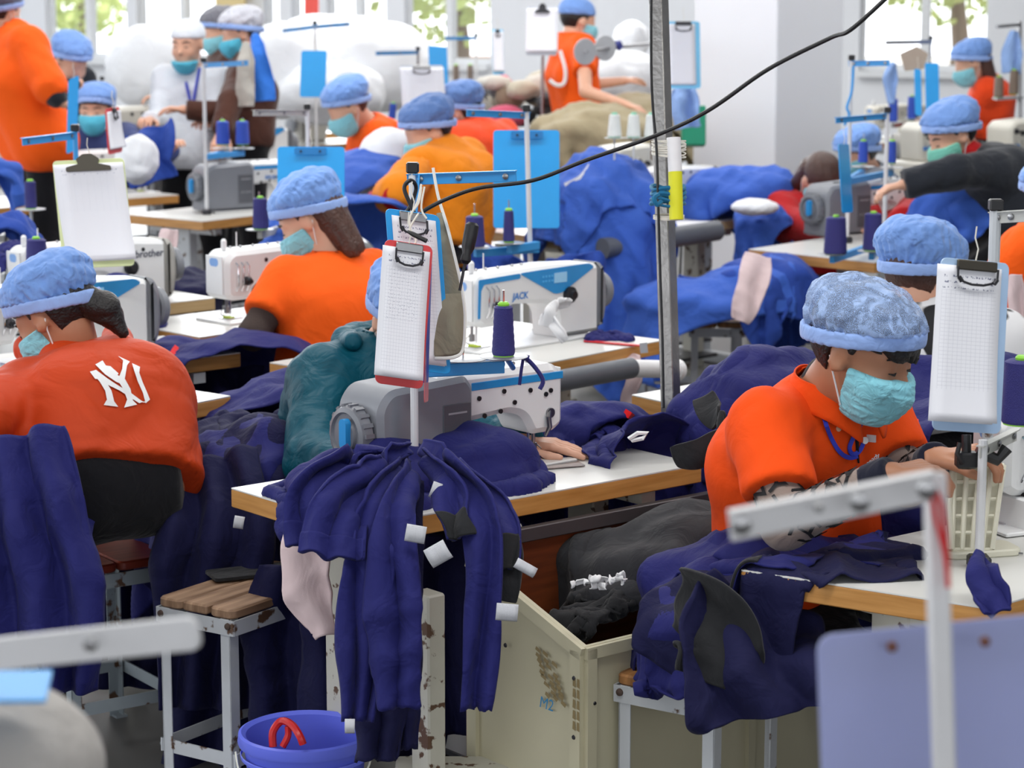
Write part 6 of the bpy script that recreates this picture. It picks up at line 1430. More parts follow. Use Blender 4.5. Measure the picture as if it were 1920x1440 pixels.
# ------------------------------------------------------------------ garments and cloth
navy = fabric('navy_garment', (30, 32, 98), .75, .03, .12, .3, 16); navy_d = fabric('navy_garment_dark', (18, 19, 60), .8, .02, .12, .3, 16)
royal = fabric('royal_garment', (60, 98, 190), .8, .03, .12, .4, 12); royal_d = fabric('royal_garment_deep', (44, 74, 160), .8, .03, .12, .4, 12)
black_f = fabric('black_interlining', (34, 35, 38), .9, .1, .1, .25, 16); pink = fabric('pink_cloth', (218, 196, 198), .85, .1, .05, .3, 10)
beige_f = fabric('beige_cloth', (160, 148, 120), .85, .1, .1, .4, 10); white_f = fabric('white_wadding', (236, 238, 242), .9, .1, .03, .5, 8); tag_m = form_material('care_tag', 2, 12, .12, .9, paper=(196, 198, 204), ink=(70, 72, 80), lines=1.8, hand=.7)
def ell(px, py, dep, r): return ('ell', np.array(V(px, py, dep)), np.array(r, float))
def ellz(px, py, z, r): p = W(px, py, z); return ('ell', np.array(p), np.array(r, float))
def ridges(P, seed, freq):
    rs = np.random.RandomState(seed + 77); out = np.zeros(len(P)); Q = P
    for i in range(5):
        d = rs.normal(size=3); d[2] *= .6; d /= np.linalg.norm(d); d2 = rs.normal(size=3); ph = rs.uniform(0, 6.3); k = freq * (.55 + .35 * i)
        s = np.sin(Q @ (d * k) + ph + 2.1 * np.sin(Q @ (d2 * freq * .33) + ph)); m = .5 + .5 * np.sin(Q @ (rs.normal(size=3) * freq * .3) + ph * 3)
        out += (1 - np.abs(s)) ** 1.3 * m / (1 + .45 * i)
    return out
def refine(X, seed, amp, freq):
    def up(A): B = np.empty((A.shape[0] * 2 - 1,) + A.shape[1:]); B[::2] = A; B[1::2] = (A[:-1] + A[1:]) / 2; return B
    Y = up(X); Y = up(Y.transpose(1, 0, 2)).transpose(1, 0, 2)
    Z = Y.copy(); Z[1:-1] = (Y[:-2] + 2 * Y[1:-1] + Y[2:]) / 4; Y = Z.copy(); Y[:, 1:-1] = (Z[:, :-2] + 2 * Z[:, 1:-1] + Z[:, 2:]) / 4
    nn = np.cross(np.gradient(Y, axis=0), np.gradient(Y, axis=1)); nn /= np.linalg.norm(nn, axis=-1, keepdims=True) + 1e-9
    if nn[..., 2].mean() < 0: nn = -nn
    r_ = ridges(Y.reshape(-1, 3), seed, freq).reshape(Y.shape[:2]); return Y + nn * (r_ * amp * 1.5)[..., None]
def WZ(px, py, z, zp=.76): p = W(px, py, zp); return Vector((p.x, p.y, z))
def cloth(label, c, ang, size, col, mat, comp=.72, n=46, seed=1, iters=130, lift=.05, noise=.05, name='garment', cat='garment', group=None, g=.0011, thick=.004, floor=None, sub=1, fr=.6, bend=.2, aspect=None, damp=.94, fold=.014, ff=17):
    rs = np.random.RandomState(seed); lx, ly = size; m = max(10, int(n * ly / lx)); u = np.linspace(-.5, .5, n); v = np.linspace(-.5, .5, m)
    U, Vv = np.meshgrid(u, v, indexing='ij'); rest = (lx / (n - 1), ly / (m - 1))
    ca, sa = math.cos(R(ang)), math.sin(R(ang)); x = U * lx * comp; y = Vv * ly * comp
    z = np.zeros_like(x); dx = np.zeros_like(x); dy = np.zeros_like(x)
    for k in range(7):
        f = rs.uniform(4, 16, 2) * rs.choice([-1, 1], 2); ph = rs.uniform(0, 6.3); s = np.sin(f[0] * U + f[1] * Vv + ph + 1.5 * np.sin(3 * U + k)); z += noise * s * rs.uniform(.3, 1)
        dx += .02 * np.sin(f[1] * U * 1.3 - f[0] * Vv + ph * 2); dy += .02 * np.cos(f[0] * U - f[1] * 1.2 * Vv + ph)
    x = x + dx; y = y + dy
    X0 = np.stack([c[0] + x * ca - y * sa, c[1] + x * sa + y * ca, c[2] + lift + np.abs(z)], -1)
    col = list(col) + [('z', .01 if floor is None else floor)]
    X = relax_cloth(X0, rest, col, None, int(iters * .8), g, damp, 3, bend, seed, fr)
    X = np.nan_to_num(X)
    X = refine(X, seed, fold, ff)
    o = cloth_obj(name, X, mat, None, thick, 0, world=False); ctr = X.reshape(-1, 3).mean(0); origin_to(o, Vector((ctr[0], ctr[1], X[..., 2].min())))
    tag(o, label, cat, group); return o, X
def patch(par, X, i0, i1, j0, j1, mat, name='patch', off=.005, thick=.002):
    """a differently coloured piece sewn on: follows the cloth's own surface"""
    n, m = X.shape[:2]; a = X[int(i0 * (n - 1)):int(i1 * (n - 1)) + 1, int(j0 * (m - 1)):int(j1 * (m - 1)) + 1].copy()
    if a.shape[0] < 2 or a.shape[1] < 2: return
    nn = np.cross(np.gradient(a, axis=0), np.gradient(a, axis=1)); nn /= np.linalg.norm(nn, axis=-1, keepdims=True) + 1e-9
    if nn[..., 2].mean() < 0: nn = -nn
    nn[..., 1] *= 1
    a = a + nn * off; o = cloth_obj(name, a - np.array(par.location), mat, None, thick + off, 1, world=False); o.parent = par; return o
def strip(label, path, wpx, mat, th=.006, folds=2, amp=.012, name='garment', cat='garment', group=None, par=None, nx=14, per=6, seed=0, ragged=0, wd=None, world=True):
    """hanging length of cloth along a path of (px,py,depth); widths in metres"""
    P = spline([V(*p) for p in path], per); n = len(P); wd = wpx if isinstance(wpx, (list, tuple)) else [wpx] * len(path); rs = random.Random(seed)
    G = np.zeros((n, nx, 3)); ph = rs.uniform(0, 6)
    for i in range(n):
        q = i / (n - 1) * (len(wd) - 1); k = min(int(q), len(wd) - 2); w_ = wd[k] + (wd[k + 1] - wd[k]) * (q - k)
        t_ = (P[min(i + 1, n - 1)] - P[max(i - 1, 0)]).normalized(); sd = t_.cross(Vector((0, 1, .15))).normalized()
        if sd.x < 0: sd = -sd
        nr = sd.cross(t_).normalized()
        for j in range(nx):
            v = j / (nx - 1) - .5; fo = amp * math.sin(v * folds * 2 * PI + ph + 1.2 * math.sin(i * .25 + seed)) * (.5 + .5 * min(1, i / (n * .3)))
            p = P[i] + sd * (w_ * v * (1 + .06 * math.sin(i * .5 + seed))) + nr * (fo + .006 * math.cos(v * PI))
            if ragged and i == n - 1: p = p + t_ * rs.uniform(0, ragged)
            G[i, j] = p
    if amp > .005: G = refine(G, seed + 5, .007, 26)
    if par is None:
        o = cloth_obj(name, G, mat, None, th, 0 if amp > .005 else 1, world=False); c = G.reshape(-1, 3).mean(0); origin_to(o, Vector((c[0], c[1], G[..., 2].min()))); tag(o, label, cat, group)
    else: o = cloth_obj(name, G, mat, par, th, 1)
    o['_'] = 0; del o['_']; return o, G
def care_tag(label, px, py, dep, w_=.032, h_=.04, rot=0, par=None):
    c = V(px, py, dep); G = np.zeros((5, 8, 3)); r_ = R(rot); ux = Vector((math.cos(r_), 0, -math.sin(r_))); dn = Vector((-math.sin(r_), 0, -math.cos(r_)))
    for i in range(5):
        for j in range(8): u, v = i / 4 - .5, j / 7; G[i, j] = c + ux * (u * w_ * .85) + dn * (v * h_ * .9) + Vector((0, -.008 * math.sin(v * PI * .9) , 0))
    o = cloth_obj('care_tag', G, tag_m, par, .0006, 0, world=par is not None)
    if par is None: origin_to(o, c); tag(o, label, 'label')
    return o
TC = TABLES['C']; TT2 = TABLES['T2']; TR = TABLES['R']; TNY = TABLES['NY']; TBR = TABLES['BR']; T6_ = TABLES['T6']; T5_ = TABLES['T5']; T4_ = TABLES['T4']
pole = ('cap', np.array(W(778, 925)), np.array(W(778, 925)) + np.array((0, 0, .25)), .02)
# --- bunch at the centre stand
c1 = [TC, ellz(650, 915, .765, (.11, .09, .06)), ellz(740, 905, .77, (.10, .09, .09)), pole]
o, X = cloth('navy trousers spread to the left of the centre stand over the table corner', WZ(690, 925, .86), 20, (.62, .50), c1, navy, .62, 50, 3, 150)
c1 = [TC, ellz(740, 905, .78, (.10, .09, .10)), ellz(880, 885, .77, (.14, .11, .085)), pole]
o, X = cloth('navy trousers with a red stripe bunched right of the centre stand', WZ(860, 895, .90), 30, (.56, .50), c1, navy, .60, 48, 8, 150)
mbr = MB(); 
def ray_hit(px, py, objs):
    best = None; d = ray(px, py).normalized(); e = Vector((0, 0, EYE))
    for o_ in objs:
        M_ = o_.matrix_world; tree = BVHTree.FromPolygons([v.co + Vector(o_.location) for v in o_.data.vertices], [tuple(p.vertices) for p in o_.data.polygons]); h_ = tree.ray_cast(e, d)
        if h_[0] is not None and (best is None or h_[3] < best[1]): best = (h_[0], h_[3], h_[1])
    return best
def stripe_on(o_, pts, w_, mat, name='stripe', off=.005):
    """narrow sewn band following the cloth where the photograph shows it"""
    L_ = []
    for (x, y) in pts:
        h_ = ray_hit(x, y, [o_])
        if h_: L_.append((h_[0] - ray(x, y).normalized() * off))
    if len(L_) < 2: return
    mb = MB(); P_ = spline(L_, 4)
    vs = []; fs = []
    for i, p in enumerate(P_):
        t_ = (P_[min(i + 1, len(P_) - 1)] - P_[max(i - 1, 0)]).normalized(); v_ = (p - Vector((0, 0, EYE))).normalized(); s_ = t_.cross(v_).normalized() * w_ / 2; vs += [p - s_, p + s_]
        if i: fs.append((2 * i - 2, 2 * i - 1, 2 * i + 1, 2 * i))
    mb.add(vs, fs); q = mb.build(name, mat, None); q.data.transform(Matrix.Translation(-Vector(o_.location))); q.parent = o_; q['label'] = 'red stripe' if 'red' in mat.name else 'white piping'; return q
red_s = fabric('red_stripe', (226, 24, 30), .8); white_s = fabric('white_piping', (230, 230, 232), .8)
stripe_on(o, [(793, 828), (808, 845), (822, 862)], .028, red_s)
S1 = [('navy trouser leg hanging longest on the right of the centre pole', [(792, 848, 4.68), (850, 880, 4.58), (892, 950, 4.46), (908, 1050, 4.42), (905, 1180, 4.42), (892, 1325, 4.42)], [.05, .08, .075, .07, .065, .055], navy, 1.3),
      ('navy trouser leg behind the longest right one, ending in a black square', [(860, 880, 4.7), (915, 935, 4.6), (945, 1000, 4.52), (950, 1060, 4.5)], [.05, .07, .06, .05], navy, 1.2),
      ('navy sleeve looped down with a black square end, right of the pole', [(800, 855, 4.62), (838, 900, 4.52), (850, 960, 4.46), (858, 1005, 4.44)], [.04, .07, .06, .055], navy, 1.1),
      ('navy trouser leg with gathered elastic cuff falling left of the pole', [(765, 850, 4.66), (705, 890, 4.54), (640, 960, 4.42), (622, 1040, 4.38)], [.05, .09, .13, .125], navy, 2.4),
      ('navy trouser leg with gathered cuff fanned out furthest left over the wooden edge', [(740, 860, 4.68), (650, 880, 4.6), (590, 930, 4.5), (592, 1010, 4.46)], [.05, .10, .12, .10], navy, 2.2),
      ('long navy strip hanging to the bucket, left of the pole foot', [(752, 880, 4.58), (712, 950, 4.46), (690, 1060, 4.40), (682, 1200, 4.40), (672, 1345, 4.40)], [.05, .09, .10, .09, .06], navy, 2.2),
      ('long navy strip hanging in the middle, directly below the pole', [(765, 890, 4.56), (742, 970, 4.42), (738, 1100, 4.38), (742, 1220, 4.38), (748, 1325, 4.38)], [.05, .075, .09, .085, .07], navy, 1.6),
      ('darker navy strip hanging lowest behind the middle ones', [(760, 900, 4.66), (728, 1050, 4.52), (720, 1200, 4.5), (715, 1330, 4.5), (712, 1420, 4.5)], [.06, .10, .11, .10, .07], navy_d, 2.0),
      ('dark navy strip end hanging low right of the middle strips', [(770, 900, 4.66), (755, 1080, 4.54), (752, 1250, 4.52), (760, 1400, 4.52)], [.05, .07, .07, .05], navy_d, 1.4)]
for k, (lb, path, wd, m_, fo) in enumerate(S1):
    o, G = strip(lb, path, wd, m_, folds=fo, seed=k + 1, ragged=.012, group='navy trousers tied to the centre stand')
    if k in (1, 2): patch(o, G, .72, 1, 0, 1, black_f, 'interlining', .004)
    if k in (3, 4): 
        b = patch(o, G, .86, 1, 0, 1, navy, 'elastic_cuff', .004)
strip('black interlining piece hanging over the left corner of the cream bin', [(945, 985, 4.54), (958, 1040, 4.52), (955, 1090, 4.5), (948, 1128, 4.5)], [.035, .045, .045, .04], black_f, folds=1, amp=.004, name='fabric_strip', cat='cloth')
for l, x, y, d_, r_, w_, h_ in (('white care label hanging below the pole foot', 782, 985, 4.36, 10, .044, .036), ('white care label twisted between the navy legs', 812, 1022, 4.36, -30, .05, .042), ('white care label on the cream bin side', 952, 1132, 4.38, 5, .048, .036),
                               ('white care label at the corner of the cream bin', 990, 1056, 4.42, 30, .05, .022), ('small white label near the pole in the trousers', 822, 905, 4.50, 20, .022, .035), ('white label at the end of the strip over the bucket', 656, 1348, 4.36, 0, .022, .03),
                               ('white label on the dark garment below the right stool', 1437, 1283, 4.24, -8, .038, .045), ('pale label on the navy cloth left of the wooden table corner', 450, 968, 5.1, 10, .026, .03)): care_tag(l, x, y, d_, w_, h_, r_)
mb = MB(); mb.tube([W(778, 925, .62), W(778, 925, .75)], .0085, 10); mb.build('tie_rod', arm_white, None).parent = tC; COL.objects['tie_rod'].data.transform(Matrix.Translation(-Vector(tC.location)))
strip('pale pink cloth hanging from the left corner of the centre table', [(582, 962, 4.66), (575, 1040, 4.64), (580, 1120, 4.64), (605, 1192, 4.64)], [.07, .10, .095, .03], pink, folds=1, amp=.01, name='cloth', cat='cloth', nx=12)
# --- heap right end of the centre table
hr = [TC, TABLES['T8'], ellz(1330, 840, .80, (.20, .18, .15)), ell(1450, 790, 5.5, (.22, .22, .15)), ellz(1230, 850, .76, (.12, .12, .06))]
o, X = cloth('navy garment heap beside the steel post foot, nearest the man', WZ(1350, 820, .98), 30, (.78, .66), hr, navy, .66, 56, 21, 170); 
o, X = cloth('navy garment with black band over the right end of the centre table', WZ(1270, 840, .93), 10, (.62, .50), hr, navy, .66, 48, 22, 170)
for pts, w_ in (([(1262, 735), (1300, 765), (1345, 795), (1385, 800)], .05),): 
    q = stripe_on(o, pts, w_, black_f, 'interlining'); 
    if q: q['label'] = 'black band'
o, X = cloth('navy garment piled behind the man and the steel post', V(1450, 720, 5.5), 50, (.68, .6), hr, navy, .66, 48, 23, 170)
q = ('cap', np.array(V(1170, 860, 5.0)), np.array(V(1400, 860, 5.0)), .02)
strip('thick black interlining band crossing the navy heap beside the man', [(1318, 742, 4.98), (1335, 778, 4.92), (1365, 797, 4.86), (1402, 800, 4.86)], [.05, .055, .055, .05], black_f, folds=.6, amp=.004, name='fabric_strip', cat='cloth')
strip('lower black interlining piece on the navy heap at the table end', [(1265, 856, 4.80), (1305, 852, 4.76), (1345, 830, 4.76), (1385, 820, 4.78)], [.045, .06, .055, .05], black_f, folds=.6, amp=.004, name='fabric_strip', cat='cloth')
mb = MB(); mb.tube([V(1180, 822, 4.93), V(1196, 812, 4.92), V(1214, 812, 4.92), V(1205, 822, 4.92), V(1186, 826, 4.93)], .005, 6, closed=True); tag(mb.build('elastic_loop', white_s), 'white elastic loop on the navy heap at the table end', 'elastic')
hs_ = [TC, TT2, ellz(1110, 808, .77, (.16, .10, .06))]
o, X = cloth('low navy garment lying between the machine needle and the heap', WZ(1110, 812, .87), 30, (.50, .38), hs_, navy, .68, 40, 24, 130)
stripe_on(o, [(1170, 772), (1185, 782), (1195, 795)], .016, red_s)
o, X = cloth('small navy piece under the sewing needle and hand', WZ(1035, 850, .785), 35, (.24, .12), [TC], navy_d, .9, 26, 25, 80, noise=.008, lift=.01)
o, X = cloth('navy bundle with red bits beside the blue-panelled machine', WZ(1145, 632, .87), 30, (.34, .30), [TT2, ellz(1147, 620, .79, (.075, .07, .07))], navy, .6, 40, 26, 120)
# --- heaps between the orange jacket and the teal jacket
hl = [ell(530, 830, 6.1, (.22, .3, .15)), ell(420, 910, 5.75, (.20, .24, .14)), ell(500, 950, 5.7, (.2, .2, .2))]
def lump(label, px, py, dep, ang, size, col, mat, seed, comp=.68, n=44, iters=130, **k): return cloth(label, V(px, py, dep), ang, size, col, mat, comp, n, seed, iters, **k)
o, X = lump('broad navy cloth sloping down behind the teal jacket', 545, 760, 6.2, 10, (.8, .7), hl, navy, 31)
o, X = lump('navy garment bundled between the orange jacket and the centre table', 425, 840, 5.75, 50, (.75, .65), hl, navy, 32)
o, X = lump('dark navy garment hanging beside the white stool', 490, 900, 5.65, 80, (.7, .6), hl, navy_d, 33)
hl2 = [TNY, ell(460, 700, 6.8, (.24, .30, .10)), ell(350, 700, 6.9, (.14, .2, .10))]
o, X = lump('navy cloth the brown-haired woman is sewing, with red patch and white piping', 425, 655, 6.85, 20, (.72, .5), hl2, navy, 34, .82, noise=.03)
stripe_on(o, [(336, 652), (325, 668), (318, 684)], .03, red_s); stripe_on(o, [(350, 630), (354, 655), (364, 688)], .016, white_s)
hl3 = [TBR, ell(230, 600, 7.3, (.14, .16, .13)), ell(345, 535, 8.3, (.15, .2, .04))]
o, X = lump('navy garment heap behind the blue cap of the orange jacket', 230, 530, 7.3, 20, (.55, .5), hl3, navy, 35)
o, X = lump('navy garment lying behind the switch box table', 345, 510, 8.3, 20, (.42, .35), hl3, navy_d, 36)
# --- hanging navy cloth under the tables and beside the stools
H1 = [('long navy garment hanging at the lower left border', [(30, 815, 5.0), (45, 950, 4.95), (60, 1100, 4.95), (75, 1240, 4.95)], [.20, .26, .28, .26], navy, 2.6),
      ('navy garment hanging left of the red-brown bench', [(95, 930, 5.3), (110, 1000, 5.28), (118, 1150, 5.08), (128, 1300, 5.08)], [.16, .18, .16, .12], navy, 2.0),
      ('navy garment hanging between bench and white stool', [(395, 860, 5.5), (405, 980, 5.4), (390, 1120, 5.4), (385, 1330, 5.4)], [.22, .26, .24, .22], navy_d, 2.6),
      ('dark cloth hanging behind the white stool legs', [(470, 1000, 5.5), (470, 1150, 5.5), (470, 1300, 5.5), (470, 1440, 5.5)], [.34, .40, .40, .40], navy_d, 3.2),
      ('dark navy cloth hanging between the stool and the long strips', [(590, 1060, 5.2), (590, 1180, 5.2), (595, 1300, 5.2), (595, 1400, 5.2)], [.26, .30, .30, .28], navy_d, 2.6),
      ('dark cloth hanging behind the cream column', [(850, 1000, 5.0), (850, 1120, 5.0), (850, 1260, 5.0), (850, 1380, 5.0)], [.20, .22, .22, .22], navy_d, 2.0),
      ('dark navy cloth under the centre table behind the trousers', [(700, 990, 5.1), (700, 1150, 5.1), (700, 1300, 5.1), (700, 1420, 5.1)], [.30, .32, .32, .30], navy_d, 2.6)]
H1 += [('dark navy cloth hanging below the cloth the brown-haired woman sews', [(400, 690, 6.9), (400, 740, 6.88), (405, 800, 6.88), (410, 860, 6.88)], [.28, .30, .30, .28], navy_d, 2.4), ('dark cloth sheet added as shade behind the red-brown bench', [(235, 1030, 5.9), (235, 1100, 5.9), (235, 1180, 5.9), (235, 1290, 5.9)], [.30, .34, .34, .32], navy_d, 2.6)]  # strip behind the bench is added, its dark colour stands for the shade
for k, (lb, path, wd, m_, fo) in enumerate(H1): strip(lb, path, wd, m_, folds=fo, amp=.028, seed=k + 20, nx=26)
o, X = lump('navy garment heap at the left border under the orange sleeve', 5, 880, 5.1, 30, (.48, .42), [ell(-10, 960, 5.1, (.16, .16, .14))], navy, 37)
# --- the man's lap: garments flowing from the right table to the stool
lp = [TR, ell(1450, 1110, 4.66, (.24, .20, .12)), ell(1345, 1170, 4.50, (.14, .14, .09)), ell(1460, 1210, 4.50, (.15, .15, .16)), ellz(1290, 1225, .49, (.10, .08, .05)), ell(1600, 1080, 4.8, (.22, .18, .10))]
o, X = lump('navy garment flowing over the lap of the man in the orange polo', 1460, 1040, 4.68, -35, (.80, .60), lp, navy, 41, .74, 52, 150, floor=.42)
o, X = lump('navy garment with dark lining lying on the chipped stool', 1375, 1110, 4.50, -20, (.5, .44), lp, navy, 42, .7, 46, 150, floor=.478)
q = patch(o, X, .5, .85, .0, .42, black_f, 'lining', .003); 
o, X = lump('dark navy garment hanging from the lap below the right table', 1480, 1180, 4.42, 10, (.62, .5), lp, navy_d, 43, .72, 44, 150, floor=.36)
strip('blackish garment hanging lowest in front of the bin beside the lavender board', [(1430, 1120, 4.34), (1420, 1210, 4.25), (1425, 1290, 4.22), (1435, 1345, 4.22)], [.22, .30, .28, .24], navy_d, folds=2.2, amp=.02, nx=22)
strip('black lining hanging over the right stool edge', [(1270, 1120, 4.34), (1330, 1165, 4.26), (1350, 1220, 4.24), (1330, 1280, 4.24)], [.12, .16, .17, .14], black_f, folds=1.5, amp=.012, nx=18)
# black cloth in the bin, white offcuts
bn = [('ell', np.array(P3(Fb + ub * .45 + nb * .18, .56)), np.array((.26, .19, .13))), ('ell', np.array(P3(Fb + ub * .2 + nb * .15, .46)), np.array((.2, .16, .1)))]
o, X = cloth('charcoal cloth heaped in the cream bin', P3(Fb + ub * .45 + nb * .17, .75), 40, (.72, .52), bn, fabric('charcoal', (44, 45, 49), .9, .1), .66, 48, 44, 140, floor=.35)
o, X = cloth('black cloth sunk in the left part of the cream bin', P3(Fb + ub * .18 + nb * .15, .60), 40, (.30, .24), bn, black_f, .66, 36, 45, 120, floor=.30)
rs = random.Random(9)
for k in range(6):
    x, y = 1100 + 12 * k, 1078 + rs.random() * 36; pts = [(x, y, 4.52)]
    for i in range(3): x += rs.uniform(-16, 22); y += rs.uniform(-8, 14); pts.append((min(x, 1180), min(y, 1128), 4.52 + rs.uniform(-.02, .02)))
    strip('narrow white fabric offcut lying on the black cloth in the cream bin', pts, .013, white_s, th=.002, folds=.5, amp=.003, name='offcut', cat='scrap', group='white offcuts in the bin', nx=4, seed=k)
# navy tie on the ribbed stand table, behind man
o, X = strip('navy sleeve tied to the foot of the right thread stand', [(1838, 1042, 4.1), (1842, 1075, 4.05), (1858, 1115, 4.02), (1872, 1150, 4.0)], [.03, .06, .075, .05], navy, folds=1.6, amp=.008)
bm = [TR, ell(1760, 800, 5.3, (.30, .2, .16)), ell(1850, 850, 5.0, (.2, .2, .12))]
o, X = lump('navy jacket with curved red piping behind the man in the orange polo', 1760, 730, 5.15, 20, (.8, .7), bm, navy, 46, .7, 50, 150)
stripe_on(o, [(1680, 742), (1700, 755), (1715, 785), (1712, 812)], .016, red_s)
o, X = lump('navy garment right of the lanyard on the far side of the front table', 1700, 880, 4.85, 30, (.7, .5), [TR, ell(1700, 930, 4.9, (.22, .15, .1))], navy, 47, .72, 42)
# --- royal blue heaps further back
far = [T5_, TABLES['T7'], ell(1130, 395, 9.6, (.26, .3, .22)), ell(1400, 370, 10.6, (.30, .25, .13)), ell(1430, 425, 10.2, (.12, .12, .10))]
B = dict(n=42, iters=120, sub=1)
o, X = lump('royal blue garment heap right of the large cyan board', 1130, 310, 9.6, 20, (.9, .8), far, royal, 51, **B); stripe_on(o, [(1060, 350), (1090, 335), (1110, 310)], .03, white_s)
o, X = lump('royal blue garment at the foot of the heap beside the cyan board', 1160, 370, 9.35, 60, (.7, .6), far, royal, 52, **B)
o, X = lump('large royal blue heap in front of the white pillar', 1400, 310, 10.6, 20, (.85, .7), far, royal, 53, **B)
o, X = lump('royal blue garment slumped left of the grey machine on the long table', 1425, 385, 10.2, 40, (.45, .4), far, royal, 54, **B)
r6 = [T6_, ell(1815, 400, 9.4, (.22, .16, .12)), ell(1900, 390, 9.5, (.2, .16, .12))]
o, X = lump('royal blue garments heaped under the black sweater', 1840, 350, 9.4, 20, (.75, .5), r6, royal, 55, **B)
o, X = lump('royal blue cloth being sewn beside the red sleeve', 1745, 415, 9.3, 20, (.45, .25), r6, royal, 56, **B)
st = [ell(1330, 560, 9.1, (.3, .24, .06)), ell(1440, 540, 9.1, (.2, .2, .12)), ('poly', [np.array(W(1196, 575, .47)[:2]), np.array(W(1420, 575, .47)[:2]), np.array(W(1420, 545, .47)[:2]), np.array(W(1196, 545, .47)[:2])], .4, .475)]
o, X = lump('royal blue garment lying over the pale stools', 1320, 530, 9.1, 0, (.95, .6), st, royal, 57, floor=.30, **B)
o, X = lump('royal blue garment piled at the far end of the pale stools', 1440, 500, 9.1, 30, (.7, .6), st, royal_d, 58, floor=.30, **B)
strip('pale pink cloth hanging from the long table corner over the blue garments', [(1422, 478, 8.7), (1415, 520, 8.65), (1400, 570, 8.62), (1388, 602, 8.62)], [.10, .12, .11, .06], pink, folds=1, amp=.012, name='cloth', cat='cloth')
strip('pale pink cloth hanging under the roll at the end of the grey pipe', [(1190, 668, 6.9), (1192, 710, 6.85), (1180, 750, 6.85), (1185, 790, 6.85)], [.04, .05, .045, .05], pink, folds=1, amp=.01, name='cloth', cat='cloth')
strip('narrow pink cloth hanging at the right border beside the order sheet', [(1905, 515, 6.6), (1908, 560, 6.6), (1912, 620, 6.6), (1916, 650, 6.6)], [.04, .05, .05, .03], pink, folds=1, amp=.01, name='cloth', cat='cloth')
strip('pale pink cloth below the white table corner beside the orange jacket', [(345, 775, 5.9), (352, 790, 5.85), (356, 800, 5.85)], [.03, .035, .02], pink, folds=1, amp=.006, name='cloth', cat='cloth')
strip('pale pink cloth hanging under the brand-lettered column at the left', [(318, 430, 8.2), (315, 465, 8.2), (305, 500, 8.2)], [.06, .06, .04], pink, folds=1, amp=.01, name='cloth', cat='cloth')
t18 = [T4_, ell(690, 350, 9.9, (.3, .3, .14)), ell(650, 430, 9.0, (.3, .25, .12)), ell(700, 440, 8.8, (.3, .2, .1))]
o, X = lump('royal blue cloth behind the brown-haired woman', 680, 400, 9.0, 20, (.95, .6), t18, royal, 59, floor=.7, **B)
o, X = lump('royal blue cloth in front of the man with the light blue mask', 690, 320, 9.9, 20, (.9, .6), t18, royal, 60, floor=.75, **B)
lf = [ell(-5, 460, 8.0, (.13, .15, .10)), ell(10, 540, 7.6, (.16, .16, .12)), ell(-10, 330, 9.0, (.10, .1, .06))]
o, X = lump('royal blue garment at the left border below the wooden edge', -5, 430, 8.0, 20, (.4, .35), lf, royal_d, 61, floor=.4, **B)
o, X = lump('navy garment at the left border left of the large navy cone', 10, 500, 7.6, 20, (.45, .4), lf, navy, 62, floor=.4, **B)
o, X = lump('royal blue cloth at the left border above the wooden edge', -8, 310, 9.0, 20, (.28, .25), lf, royal, 63, floor=.7, **B)
strip('blue smock hanging over the back of the white capped worker', [(478, 62, 12.1), (484, 100, 12.0), (490, 150, 12.0), (492, 190, 12.0)], [.03, .09, .13, .13], fabric('smock_blue', (46, 110, 200), .85), folds=1, amp=.01, name='smock', cat='garment')
strip('grey smock front of the white capped worker', [(462, 80, 12.0), (462, 120, 11.95), (460, 160, 11.95), (460, 200, 11.95)], [.03, .09, .10, .08], fabric('smock_grey', (168, 166, 160), .85), folds=1, amp=.01, name='smock', cat='garment')
strip('royal blue sheet held up beside the small white machine', [(280, 240, 10.0), (283, 270, 9.95), (280, 305, 9.95), (290, 342, 9.95)], [.22, .22, .19, .2], royal_d, folds=1.6, amp=.03, nx=22, name='cloth', cat='cloth')
strip('royal blue cloth hanging below the pale far table behind the post', [(1075, 478, 8.9), (1078, 500, 8.9), (1080, 530, 8.9), (1120, 560, 8.8)], [.2, .22, .2, .12], royal_d, folds=2, amp=.03, nx=20, name='cloth', cat='cloth')
strip('royal blue cloth hanging under the table behind the slim white stand', [(960, 478, 8.9), (950, 500, 8.9), (945, 520, 8.9)], [.3, .32, .3], royal_d, folds=2, amp=.03, nx=20, name='cloth', cat='cloth')
for k, (a, b_) in enumerate((((1250, 170, 11), (1306, 250, 11)),)):
    strip('light blue cloth hanging beside the steel post at the pillar', [(1283, 165, 11.2), (1285, 200, 11.2), (1290, 240, 11.2)], [.12, .14, .13], fabric('pale_blue_cloth', (140, 170, 220), .85), folds=1.5, amp=.02, name='cloth', cat='cloth')
strip('pale blue cloth hanging from the grey frame at the far right window', [(1676, 118, 11.9), (1670, 150, 11.9), (1672, 195, 11.9)], [.03, .08, .03], MATS['pale_blue_cloth'], folds=1, amp=.01, name='cloth', cat='cloth')
strip('light blue garment hanging on the rack at the right border', [(1902, 58, 13), (1898, 100, 13), (1895, 138, 13)], [.05, .12, .12], MATS['pale_blue_cloth'], folds=1.5, amp=.015, name='cloth', cat='cloth')
